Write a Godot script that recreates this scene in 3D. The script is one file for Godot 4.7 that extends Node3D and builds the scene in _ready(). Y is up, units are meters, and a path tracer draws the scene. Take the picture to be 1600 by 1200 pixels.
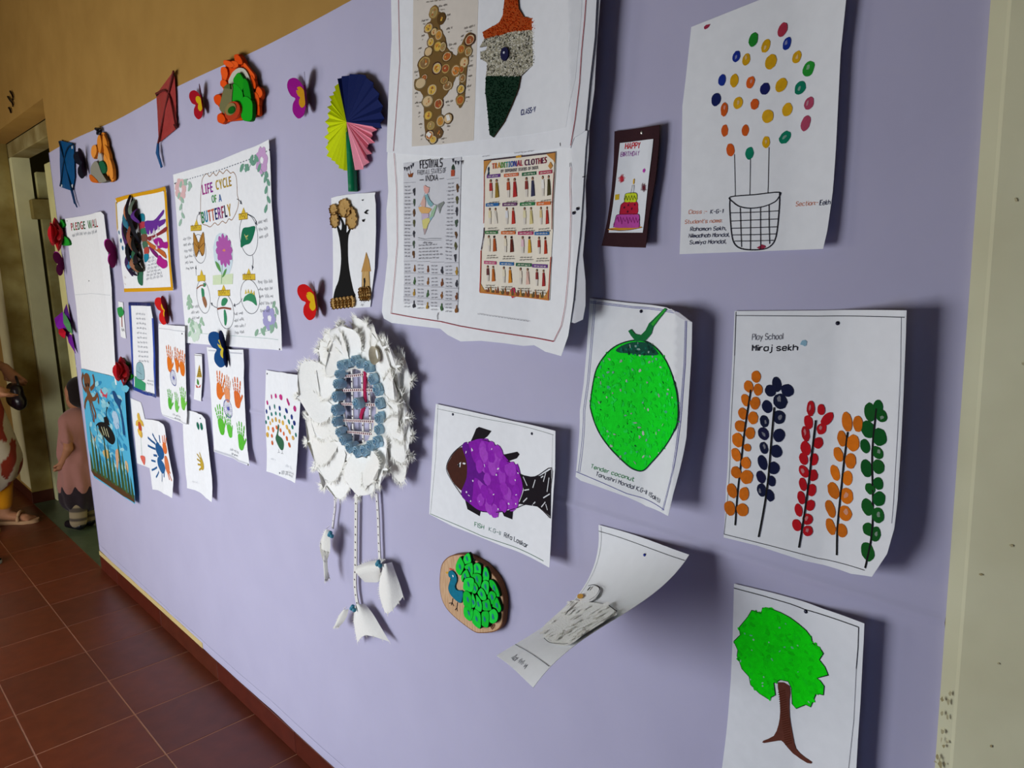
extends Node3D
# A school corridor wall with children's work pinned on it. Units: metres; the wall is the plane z = 0, x runs along it.

var T: Node3D          # the thing being built
var B := []            # how its sheet lifts off the wall: [direction in degrees, from mm, to mm, lift mm, power]
var gap := 0.003
var curl := []         # a sheet that rolls off the wall: [corner x, corner y, turn, axis turn, start, bend, change of bend]
var col := Color.BLACK
var lay := 1.0
var strokes := 0
var vv := PackedVector3Array()
var nn := PackedVector3Array()
var cc := PackedColorArray()
var mats := {}
var taken := {}
var rng := RandomNumberGenerator.new()


func _ready() -> void:
	rng.seed = 7
	var cam := Camera3D.new()
	cam.name = "camera"
	cam.transform = Transform3D(Basis(Vector3(0.6892, -0.0292, -0.7240), Vector3(-0.1010, 0.9858, -0.1359), Vector3(0.7177, 0.1664, 0.6762)).orthonormalized(), Vector3(0.250, 1.5103, 0.9366))
	cam.fov = 54.53
	cam.near = 0.05
	add_child(cam)
	var sky_mat := ProceduralSkyMaterial.new()
	sky_mat.sky_top_color = Color(0.62, 0.72, 0.86)
	sky_mat.sky_horizon_color = Color(0.86, 0.89, 0.93)
	sky_mat.ground_bottom_color = Color(0.42, 0.40, 0.36)
	sky_mat.ground_horizon_color = Color(0.62, 0.61, 0.58)
	var env := Environment.new()
	env.background_mode = Environment.BG_SKY
	env.sky = Sky.new()
	env.sky.sky_material = sky_mat
	env.background_energy_multiplier = 1.0
	env.tonemap_mode = Environment.TONE_MAPPER_LINEAR
	env.tonemap_exposure = 1.0
	env.sdfgi_enabled = true
	env.ssao_enabled = true
	env.ssil_enabled = true
	var we := WorldEnvironment.new()
	we.name = "environment"
	we.environment = env
	add_child(we)
	area_light("unseen_main_daylight", Vector3(-1.9, 0.84, 2.24), Vector2(1.5, 1.2), 5.0, Color(0.95, 0.975, 1.0))  # out of view; placed and sized to light the display wall from the left
	area_light("unseen_near_daylight", Vector3(0.55, 0.5, 2.24), Vector2(1.0, 0.7), 0.34, Color(0.5, 0.7, 1.0))  # out of view; gives the lower wall near the camera its cool tint
	area_light("unseen_far_daylight", Vector3(-4.1, 0.95, 2.24), Vector2(1.2, 1.2), 2.4, Color(1.0, 0.98, 0.95))  # out of view; lights the far wall and the door jamb
	area_light("room_fill_light", Vector3(-3.6, 1.5, -3.1), Vector2(1.2, 1.2), 0.7, Color(1.0, 0.97, 0.84), PI)  # added fill inside the room, so the doorway is not black
	materials()
	setting()
	near_sheets()
	chart()
	far_sheets()
	crafts()
	hanging_ornament()
	people()


func area_light(called: String, at: Vector3, size: Vector2, energy: float, tint: Color, turn := 0.0) -> void:
	var l := AreaLight3D.new()
	l.name = called
	l.position = at
	l.rotation.y = turn
	l.area_size = size
	l.light_energy = energy
	l.light_color = tint
	l.area_range = 30.0
	l.shadow_enabled = true
	add_child(l)


# ---------------------------------------------------------------- materials
func noise_map(f: float, lo: Color, hi: Color, octaves := 4, size := 256, sd := 3) -> NoiseTexture2D:
	var t := NoiseTexture2D.new()
	var n := FastNoiseLite.new()
	n.seed = sd
	n.frequency = f
	n.fractal_octaves = octaves
	t.noise = n
	t.width = size
	t.height = size
	t.seamless = true
	var g := Gradient.new()
	g.set_color(0, lo)
	g.set_color(1, hi)
	t.color_ramp = g
	return t


func bump_map(f: float, strength: float, sd := 5) -> NoiseTexture2D:
	var t := NoiseTexture2D.new()
	var n := FastNoiseLite.new()
	n.seed = sd
	n.frequency = f
	n.fractal_octaves = 4
	t.noise = n
	t.width = 256
	t.height = 256
	t.seamless = true
	t.as_normal_map = true
	t.bump_strength = strength
	return t


func make(called: String, rough: float, scale: float, tex: Texture2D, bump: Texture2D, bump_amount := 0.4, tint := Color.WHITE) -> StandardMaterial3D:
	var m := StandardMaterial3D.new()
	m.resource_name = called
	m.albedo_color = tint
	m.vertex_color_use_as_albedo = true
	m.roughness = rough
	m.metallic_specular = 0.25
	m.albedo_texture = tex
	if bump:
		m.normal_enabled = true
		m.normal_texture = bump
		m.normal_scale = bump_amount
	m.uv1_triplanar = true
	m.uv1_world_triplanar = true
	m.uv1_scale = Vector3.ONE * scale
	mats[called] = m
	return m


func materials() -> void:
	var grain := noise_map(0.05, Color(0.975, 0.975, 0.975), Color(1, 1, 1), 4, 256, 2)
	var blot := noise_map(0.012, Color(0.94, 0.93, 0.91), Color(1, 1, 1), 5, 512, 8)
	var soft := bump_map(0.02, 3.0)
	var fine := bump_map(0.2, 2.0, 9)
	make("paper", 0.85, 3.0, grain, soft, 0.08)
	make("ink", 0.8, 6.0, grain, null)
	make("paint", 0.75, 8.0, noise_map(0.04, Color(0.9, 0.9, 0.9), Color(1, 1, 1), 4, 256, 21), fine, 0.2)
	make("foam", 0.75, 5.0, grain, fine, 0.2)
	make("cloth", 0.9, 7.0, grain, fine, 0.6)
	mats["cloth"].rim_enabled = true
	mats["cloth"].rim = 0.25
	make("foil", 0.28, 3.0, grain, soft, 0.6)
	make("skin", 0.55, 6.0, grain, fine, 0.2)
	make("wood", 0.6, 1.0, noise_map(0.03, Color(0.84, 0.77, 0.68), Color(1, 1, 1), 3, 256, 31), fine, 0.3)
	mats["wood"].uv1_scale = Vector3(40, 2.5, 40)
	make("lavender", 0.62, 0.8, noise_map(0.01, Color(0.975, 0.975, 0.98), Color(1, 1, 1), 4, 512, 14), soft, 0.05)
	make("plaster", 0.8, 0.7, blot, soft, 0.15)
	make("grime", 0.85, 0.9, noise_map(0.008, Color(0.70, 0.64, 0.52), Color(1, 1, 1), 5, 512, 44), soft, 0.2)
	make("oxide", 0.36, 1.3, noise_map(0.02, Color(0.86, 0.84, 0.83), Color(1, 1, 1), 5, 512, 17), soft, 0.06)
	make("metal", 0.3, 3.0, grain, null)
	mats["metal"].metallic = 0.8
	mats["oxide"].metallic_specular = 0.5
	mats["foil"].metallic_specular = 0.5


# ---------------------------------------------------------------- naming
func numbered(called: String) -> String:
	taken[called] = taken.get(called, -1) + 1
	return called if taken[called] == 0 else "%s_%03d" % [called, taken[called]]


func thing(called: String, label: String, category: String, group: String, x: float, y: float, off: float, bends: Array, z := 0.0) -> Node3D:
	T = Node3D.new()
	T.name = numbered(called)
	T.position = Vector3(x, y, z)
	T.set_meta("label", label)
	T.set_meta("category", category)
	if group:
		T.set_meta("group", group)
	add_child(T)
	B = bends
	gap = off
	curl = []
	lay = 1.0
	return T


func structure(called: String, label := "") -> Node3D:
	T = Node3D.new()
	T.name = called
	T.set_meta("kind", "structure")
	if label:
		T.set_meta("label", label)
	add_child(T)
	B = []
	curl = []
	gap = 0.0
	return T


func part(called: String, m: String, parent: Node3D = null, label := "") -> MeshInstance3D:
	var o := MeshInstance3D.new()
	o.name = called
	if vv.size():
		var a := []
		a.resize(Mesh.ARRAY_MAX)
		a[Mesh.ARRAY_VERTEX] = vv
		a[Mesh.ARRAY_NORMAL] = nn
		a[Mesh.ARRAY_COLOR] = cc
		var am := ArrayMesh.new()
		am.add_surface_from_arrays(Mesh.PRIMITIVE_TRIANGLES, a)
		o.mesh = am
	o.material_override = mats[m]
	if label:
		o.set_meta("label", label)
	(parent if parent else T).add_child(o, true)
	vv = PackedVector3Array()
	nn = PackedVector3Array()
	cc = PackedColorArray()
	return o


func stuff(o: Node3D) -> void:
	o.set_meta("kind", "stuff")


# ---------------------------------------------------------------- drawing on a sheet (local metres on the wall plane)
func k(hex: String) -> void:
	col = Color(hex).srgb_to_linear()


func pts(s: String) -> PackedVector2Array:
	var f := s.split_floats(" ", false)
	var r := PackedVector2Array()
	for i in range(0, f.size() - 1, 2):
		r.append(Vector2(f[i], f[i + 1]) / 1000.0)
	return r


func sm(s: String, closed := true, steps := 4) -> PackedVector2Array:   # the points joined by a smooth curve
	return smooth(pts(s), closed, steps)


func smooth(p: PackedVector2Array, closed := true, steps := 4) -> PackedVector2Array:
	var r := PackedVector2Array()
	var n := p.size()
	for i in (n if closed else n - 1):
		var a := p[(i - 1 + n) % n] if closed or i > 0 else p[0]
		var d := p[(i + 2) % n] if closed or i + 2 < n else p[n - 1]
		for j in steps:
			r.append(p[i].cubic_interpolate(p[(i + 1) % n], a, d, float(j) / steps))
	if not closed:
		r.append(p[n - 1])
	return r


func lift(p: Vector2) -> float:
	var z := gap
	for b in B:
		var t: float = ((p.x * cos(deg_to_rad(b[0])) + p.y * sin(deg_to_rad(b[0]))) * 1000.0 - b[1]) / (b[2] - b[1])
		if t > 0.0:
			z += b[3] / 1000.0 * pow(minf(t, 1.12), b[4])
	return z


func up(p: Vector2, h := 0.0) -> Vector3:
	if curl.size():
		return rolled(p) + nrm(p) * h
	return Vector3(p.x, p.y, lift(p) + h)


func rolled(p: Vector2) -> Vector3:                        # p: across and (negative) down the sheet
	var c := cos(curl[3])
	var s := sin(curl[3])
	var g: float = p.x * c - p.y * s
	var w: float = -p.x * s - p.y * c
	var over: float = maxf(w - curl[4], 0.0)
	var yy: float = minf(w, curl[4])
	var zz := 0.0
	for i in 16:
		var x := (i + 0.5) / 16.0 * over
		var th: float = curl[5] * x + curl[6] * x * x
		yy += cos(th) * over / 16.0
		zz += sin(th) * over / 16.0
	var a := g * c - yy * s
	var b := g * s + yy * c
	return Vector3(a * cos(curl[2]) + b * sin(curl[2]), a * sin(curl[2]) - b * cos(curl[2]), gap + zz)


func nrm(p: Vector2) -> Vector3:
	var e := 0.002
	if curl.size():
		return (rolled(p + Vector2(e, 0)) - rolled(p - Vector2(e, 0))).cross(rolled(p + Vector2(0, e)) - rolled(p - Vector2(0, e))).normalized()
	if B.is_empty():
		return Vector3.BACK
	return Vector3(lift(p - Vector2(e, 0)) - lift(p + Vector2(e, 0)), lift(p - Vector2(0, e)) - lift(p + Vector2(0, e)), 2 * e).normalized()


func put(p: Vector2, h: float, flip := false) -> void:
	vv.append(up(p, h))
	var n := nrm(p)
	nn.append(-n if flip else n)
	cc.append(col)


func tri2(a: Vector2, b: Vector2, c: Vector2, h: float, flip := false) -> void:
	if B.size() or curl.size():
		var ab := a.distance_squared_to(b)
		var bc := b.distance_squared_to(c)
		var ca := c.distance_squared_to(a)
		var most := maxf(ab, maxf(bc, ca))
		if most > (0.00014 if curl.is_empty() else 0.0001):
			if most == ab:
				tri2(a, (a + b) / 2, c, h, flip)
				tri2((a + b) / 2, b, c, h, flip)
			elif most == bc:
				tri2(a, b, (b + c) / 2, h, flip)
				tri2(a, (b + c) / 2, c, h, flip)
			else:
				tri2(a, b, (c + a) / 2, h, flip)
				tri2((c + a) / 2, b, c, h, flip)
			return
	if ((b - a).cross(c - a) > 0.0) != flip:
		put(a, h, flip)
		put(c, h, flip)
		put(b, h, flip)
	else:
		put(a, h, flip)
		put(b, h, flip)
		put(c, h, flip)


func shape2(s) -> PackedVector2Array:
	return pts(s) if s is String else s


func fill(s, h := -1.0, flip := false) -> void:
	var p := shape2(s)
	h = over() if h == -1.0 else h
	var ix := Geometry2D.triangulate_polygon(p)
	if ix.is_empty():
		p = Geometry2D.convex_hull(p)
		ix = Geometry2D.triangulate_polygon(p)
	for i in range(0, ix.size(), 3):
		tri2(p[ix[i]], p[ix[i + 1]], p[ix[i + 2]], h, flip)


func line(s, w: float, closed := false) -> void:       # a stroke w mm wide
	var p := shape2(s)
	var h := over()
	var n := p.size()
	if n < 2:
		return
	var side := PackedVector2Array()
	for i in n:
		var a := p[(i - 1 + n) % n] if closed or i > 0 else p[0]
		var b := p[(i + 1) % n] if closed or i < n - 1 else p[n - 1]
		var d := (b - a).normalized().orthogonal()
		var e := (p[i] - a).normalized().orthogonal() if a != p[i] else d
		side.append(d * (w * 0.0005 / maxf(0.55, absf(d.dot(e)))))
	for i in (n if closed else n - 1):
		var j := (i + 1) % n
		tri2(p[i] + side[i], p[i] - side[i], p[j] + side[j], h)
		tri2(p[j] + side[j], p[i] - side[i], p[j] - side[j], h)


func over() -> float:                                        # each stroke lies a hair above the last
	strokes += 1
	return lay * 0.00042 + (strokes % 29) * 0.000013


func ring2(c: Vector2, rx: float, ry: float, ang := 0.0, wob := 0.0, n := 16) -> PackedVector2Array:
	var r := PackedVector2Array()
	for i in n:
		var t := TAU * i / n
		r.append(c + (Vector2(cos(t) * rx, sin(t) * ry) * (1.0 + rng.randf_range(-wob, wob))).rotated(deg_to_rad(ang)))
	return r


func ell(c: Vector2, rx: float, ry: float, ang := 0.0, wob := 0.0, n := 16) -> void:
	fill(ring2(c, rx, ry, ang, wob, n))


func dots(called: String, m: String, s: String, wob := 0.05, fade := 0.0) -> void:   # one part for each dot
	var f := s.split_floats(" ", false)
	var base := col
	for i in range(0, f.size() - 4, 5):
		col = base * rng.randf_range(0.88, 1.15)
		var c := Vector2(f[i], f[i + 1]) / 1000.0
		ell(c, f[i + 2] / 1000.0, f[i + 3] / 1000.0, f[i + 4], wob)
		if rng.randf() < fade:
			lay += 0.5
			col = base.lerp(Color.WHITE, 0.22)
			ell(c + Vector2(rng.randf_range(-0.3, 0.3) * f[i + 2], rng.randf_range(-0.2, 0.3) * f[i + 3]) / 1000.0, f[i + 2] / 3500.0, f[i + 3] / 2600.0, f[i + 4], 0.35, 9)
			lay -= 0.5
		part(called, m)
	col = base


func specks(n: int, poly: PackedVector2Array, size: float, hexes: Array) -> void:   # torn scraps strewn inside an outline
	var lo := poly[0]
	var hi := poly[0]
	for p in poly:
		lo = lo.min(p)
		hi = hi.max(p)
	for i in n:
		var c := Vector2(rng.randf_range(lo.x, hi.x), rng.randf_range(lo.y, hi.y))
		if Geometry2D.is_point_in_polygon(c, poly):
			k(hexes[rng.randi() % hexes.size()])
			lay += 0.1
			ell(c, size * rng.randf_range(0.4, 1.0) / 1000.0, size * rng.randf_range(0.2, 0.6) / 1000.0, rng.randf() * 180.0, 0.3, 6)
			lay -= 0.1


func sheet(called: String, s, m := "paper", hex := "eff0f2", thick := 0.0004, parent: Node3D = null) -> MeshInstance3D:
	var p := shape2(s)
	k(hex)
	fill(p, 0.0)
	fill(p, -thick, true)
	var n := p.size()
	var cw := Geometry2D.is_polygon_clockwise(p)
	for i in n:
		var a := p[i] if cw else p[(i + 1) % n]
		var b := p[(i + 1) % n] if cw else p[i]
		var cuts := maxi(1, int(a.distance_to(b) / 0.012)) if B.size() or curl.size() else 1
		for j in cuts:
			var f := a.lerp(b, float(j) / cuts)
			var e := a.lerp(b, float(j + 1) / cuts)
			quad3(up(f, 0), up(e, 0), up(e, -thick), up(f, -thick))
	return part(called, m, parent)


# ---------------------------------------------------------------- writing
const PEN := {
	"A": "02 28 42|14 34", "B": "02 08 38 47 46 35 05|35 44 43 32 02", "C": "47 38 18 07 03 12 32 43", "D": "02 08 28 46 44 22 02", "E": "48 08 02 42|05 35", "F": "48 08 02|05 35",
	"G": "47 38 18 07 03 12 32 43 45 25", "H": "08 02|48 42|05 45", "I": "08 02", "J": "38 33 22 12 03", "K": "08 02|48 05 42", "L": "08 02 42", "M": "02 08 25 48 42", "N": "02 08 42 48",
	"O": "18 38 47 43 32 12 03 07 18", "P": "02 08 38 47 46 35 05", "Q": "18 38 47 43 32 12 03 07 18|24 42", "R": "02 08 38 47 46 35 05|25 42", "S": "47 38 18 07 06 15 35 44 43 32 12 03",
	"T": "08 48|28 22", "U": "08 03 12 32 43 48", "V": "08 22 48", "W": "08 12 25 32 48", "X": "08 42|48 02", "Y": "08 25 48|25 22", "Z": "08 48 02 42",
	"a": "46 16 05 03 12 32 43|46 42", "b": "08 02 32 43 45 36 06", "c": "45 36 16 05 03 12 32 43", "d": "48 42 12 03 05 16 46", "e": "04 44 45 36 16 05 03 12 32 43", "f": "38 28 17 12|06 36",
	"g": "46 16 05 04 13 43|46 41 30 10", "h": "08 02|05 26 36 45 42", "i": "06 02|08 07", "j": "26 21 10 00|28 27", "k": "08 02|36 04 32", "l": "08 02", "m": "06 02|05 16 25 22|25 36 45 42",
	"n": "06 02|05 26 36 45 42", "o": "16 36 45 43 32 12 03 05 16", "p": "06 00|06 36 45 44 33 03", "q": "46 40|46 16 05 04 13 43", "r": "06 02|04 16 36", "s": "45 36 16 05 14 34 43 32 12 03",
	"t": "18 13 22 32|06 36", "u": "06 03 12 32 42|46 42", "v": "06 22 46", "w": "06 12 25 32 46", "x": "06 42|46 02", "y": "06 23|46 10", "z": "06 46 02 42",
	".": "02 03", ",": "03 11", ":": "03 02|06 05", ";": "03 11|06 05", "-": "05 35", "'": "08 06", "(": "28 16 14 22", ")": "08 16 14 02", "1": "17 28 22", "2": "07 18 38 47 46 02 42"}


func say(text: String, a: Vector2, b: Vector2, tall: float, w: float, slant := 0.12) -> void:   # pen strokes from a to b (mm), capitals «tall» mm
	a /= 1000.0
	b /= 1000.0
	var at := 0.0
	var runs := []
	for ch in text:
		if ch == " ":
			at += 3.0
			continue
		var wide := 0.0
		for stroke in PEN[ch].split("|"):
			var run := PackedVector2Array()
			for d in stroke.split(" "):
				wide = maxf(wide, int(d[0]))
				run.append(Vector2(at + int(d[0]) + rng.randf_range(-0.15, 0.15), int(d[1]) - 2.0 + rng.randf_range(-0.15, 0.15)))
			runs.append(run)
		at += wide + 1.7
	var x := (b - a) / maxf(at - 1.7, 1.0)
	var y := (b - a).normalized().orthogonal()
	y = (-y if y.y < 0.0 else y) * (tall / 6000.0)
	for run in runs:
		var q := PackedVector2Array()
		for p in run:
			q.append(a + x * (p.x + p.y * slant * tall / 6000.0 / x.length()) + y * p.y)
		line(q, w)


func scrawl(a: Vector2, b: Vector2, tall: float, w: float) -> void:   # a line of writing too small to read
	a /= 1000.0
	b /= 1000.0
	var n := maxi(4, int(a.distance_to(b) * 1000.0 / tall * 2.2))
	var y := (b - a).normalized().orthogonal()
	y = (-y if y.y < 0.0 else y) * (tall / 1000.0)
	var q := PackedVector2Array()
	for i in n + 1:
		if i % 9 == 8 and q.size() > 2:
			line(q, w)
			q = PackedVector2Array()
			continue
		q.append(a.lerp(b, float(i) / n) + y * (rng.randf_range(0.5, 1.1) if i % 2 else rng.randf_range(-0.2, 0.2)))
	line(q, w)


func print_text(text: String, a: Vector2, b: Vector2, tall: float, face := "Droid Sans", weight := 700, hexes := []) -> void:   # printed lettering between a and b (mm)
	a /= 1000.0
	b /= 1000.0
	var f := SystemFont.new()
	f.font_names = PackedStringArray([face])
	f.font_weight = weight
	var pens := []
	var total := 0.0
	for ch in text:
		if ch == " ":
			pens.append([null, total])
			total += 0.3
			continue
		var tm := TextMesh.new()
		tm.text = ch
		tm.font = f
		tm.font_size = 64
		tm.pixel_size = 0.01
		tm.depth = 0.0
		tm.horizontal_alignment = HORIZONTAL_ALIGNMENT_LEFT
		var arr := tm.get_mesh_arrays()
		var v: PackedVector3Array = arr[Mesh.ARRAY_VERTEX]
		var lo := INF
		var hi := -INF
		var ylo := INF
		for p in v:
			lo = minf(lo, p.x)
			hi = maxf(hi, p.x)
			ylo = minf(ylo, p.y)
		pens.append([arr, total, lo, ylo])
		total += hi - lo + 0.06
	var x := (b - a) / (total - 0.06)
	var y := (b - a).normalized().orthogonal()
	y = (-y if y.y < 0.0 else y) * (tall / 1000.0 / 0.457)
	var at := -1
	for pen in pens:
		at += 1
		if pen[0] == null:
			continue
		if hexes.size():
			k(hexes[at % hexes.size()])
		var v: PackedVector3Array = pen[0][Mesh.ARRAY_VERTEX]
		var ix: PackedInt32Array = pen[0][Mesh.ARRAY_INDEX] if pen[0][Mesh.ARRAY_INDEX] != null else PackedInt32Array(range(v.size()))
		for i in range(0, ix.size() - 2, 3):
			var q := []
			for j in 3:
				var p := v[ix[i + j]]
				q.append(a + x * (pen[1] + p.x - pen[2]) + y * (p.y - pen[3]))
			tri2(q[0], q[1], q[2], lay * 0.00042)


# ---------------------------------------------------------------- solid shapes
func tri3(a: Vector3, b: Vector3, c: Vector3) -> void:
	var n := (c - a).cross(b - a).normalized()
	for p in [a, b, c]:
		vv.append(p)
		nn.append(n)
		cc.append(col)


func quad3(a: Vector3, b: Vector3, c: Vector3, d: Vector3) -> void:
	tri3(a, b, c)
	tri3(a, c, d)


func box(lo: Vector3, hi: Vector3) -> void:
	var p := []
	for i in 8:
		p.append(Vector3(hi.x if i & 1 else lo.x, hi.y if i & 2 else lo.y, hi.z if i & 4 else lo.z))
	for f in [[4, 6, 7, 5], [1, 3, 2, 0], [0, 2, 6, 4], [5, 7, 3, 1], [2, 3, 7, 6], [4, 5, 1, 0]]:
		quad3(p[f[0]], p[f[1]], p[f[2]], p[f[3]])


func cbox(lo: Vector3, hi: Vector3, e: float) -> void:      # a box with its edges chamfered towards +z
	var a := [Vector3(lo.x, lo.y, hi.z - e), Vector3(lo.x, hi.y, hi.z - e), Vector3(hi.x, hi.y, hi.z - e), Vector3(hi.x, lo.y, hi.z - e)]
	var b := [Vector3(lo.x + e, lo.y + e, hi.z), Vector3(lo.x + e, hi.y - e, hi.z), Vector3(hi.x - e, hi.y - e, hi.z), Vector3(hi.x - e, lo.y + e, hi.z)]
	var c := [Vector3(lo.x, lo.y, lo.z), Vector3(lo.x, hi.y, lo.z), Vector3(hi.x, hi.y, lo.z), Vector3(hi.x, lo.y, lo.z)]
	quad3(b[0], b[1], b[2], b[3])
	quad3(c[3], c[2], c[1], c[0])
	for i in 4:
		var j := (i + 1) % 4
		quad3(a[i], a[j], b[j], b[i])
		quad3(c[i], c[j], a[j], a[i])


func slab(s, z0: float, z1: float, bevel := 0.0, edge := "") -> void:   # an outline given thickness, z in mm off the wall
	var p := shape2(s).duplicate()
	z0 /= 1000.0
	z1 /= 1000.0
	if Geometry2D.is_polygon_clockwise(p):
		p.reverse()
	var top := p
	if bevel > 0.0:
		var shrunk := Geometry2D.offset_polygon(p, -bevel / 1000.0)
		if shrunk.size():
			top = shrunk[0]
			bevel = 0.0003
	var ix := Geometry2D.triangulate_polygon(top)
	for i in range(0, ix.size(), 3):
		var q := [top[ix[i]], top[ix[i + 1]], top[ix[i + 2]]]
		if (q[1] - q[0]).cross(q[2] - q[0]) > 0.0:
			q = [q[0], q[2], q[1]]
		tri3(Vector3(q[0].x, q[0].y, z1), Vector3(q[1].x, q[1].y, z1), Vector3(q[2].x, q[2].y, z1))
	var was := col
	if edge:
		k(edge)
	if top != p:                                              # a sloping rim between the two outlines
		ix = Geometry2D.triangulate_polygon(p)
		for i in range(0, ix.size(), 3):
			var q := [p[ix[i]], p[ix[i + 1]], p[ix[i + 2]]]
			if (q[1] - q[0]).cross(q[2] - q[0]) > 0.0:
				q = [q[0], q[2], q[1]]
			tri3(Vector3(q[0].x, q[0].y, z1 - bevel), Vector3(q[1].x, q[1].y, z1 - bevel), Vector3(q[2].x, q[2].y, z1 - bevel))
		walls(top, z1 - bevel, z1)
		walls(p, z0, z1 - bevel)
	else:
		walls(p, z0, z1)
	col = was


func walls(p: PackedVector2Array, z0: float, z1: float) -> void:
	for i in p.size():
		var a := p[i]
		var b := p[(i + 1) % p.size()]
		quad3(Vector3(a.x, a.y, z0), Vector3(a.x, a.y, z1), Vector3(b.x, b.y, z1), Vector3(b.x, b.y, z0))


func skin3(rows: Array, closed := false) -> void:           # a smooth surface through rows of points
	var n := rows.size()
	var w: int = rows[0].size()
	var ns := []
	for i in n:
		var row := PackedVector3Array()
		for j in w:
			var du: Vector3 = rows[mini(i + 1, n - 1)][j] - rows[maxi(i - 1, 0)][j]
			var dv: Vector3 = (rows[i][(j + 1) % w] - rows[i][(j - 1 + w) % w]) if closed else (rows[i][mini(j + 1, w - 1)] - rows[i][maxi(j - 1, 0)])
			row.append(dv.cross(du).normalized())
		ns.append(row)
	for i in n - 1:
		for j in (w if closed else w - 1):
			var j2 := (j + 1) % w
			for q in [[i, j], [i + 1, j], [i + 1, j2], [i, j], [i + 1, j2], [i, j2]]:
				vv.append(rows[q[0]][q[1]])
				nn.append(ns[q[0]][q[1]])
				cc.append(col)


func tube3(path: PackedVector3Array, r: float, r2 := -1.0, sides := 8) -> void:
	r2 = r if r2 < 0.0 else r2
	var rows := []
	var n := path.size()
	for i in n:
		var d := (path[mini(i + 1, n - 1)] - path[maxi(i - 1, 0)]).normalized()
		var u := d.cross(Vector3.UP if absf(d.y) < 0.9 else Vector3.RIGHT).normalized()
		var w := u.cross(d)
		var row := PackedVector3Array()
		var rr := lerpf(r, r2, float(i) / (n - 1))
		for j in sides:
			row.append(path[i] + (u * cos(TAU * j / sides) + w * sin(TAU * j / sides)) * rr)
		rows.append(row)
	skin3(rows, true)
	for e in [0, n - 1]:
		for j in sides:
			if e == 0:
				tri3(path[0], rows[0][(j + 1) % sides], rows[0][j])
			else:
				tri3(path[e], rows[e][j], rows[e][(j + 1) % sides])


func at3(x: float, y: float, z: float) -> Vector3:
	return Vector3(x, y, z) / 1000.0


func pins(s: String, hex := "3a3a48") -> void:               # drawing pins that hold the sheet
	k(hex)
	for p in pts(s):
		var c := up(p, 0.0)
		var rows := []
		for e in [[0.0026, 0.0], [0.0026, 0.0012], [0.0016, 0.0020], [0.0001, 0.0023]]:
			var row := PackedVector3Array()
			for j in 10:
				row.append(c + Vector3(cos(TAU * j / 10) * e[0], sin(TAU * j / 10) * e[0], e[1]))
			rows.append(row)
		skin3(rows, true)
		part("pin", "metal")


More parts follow.
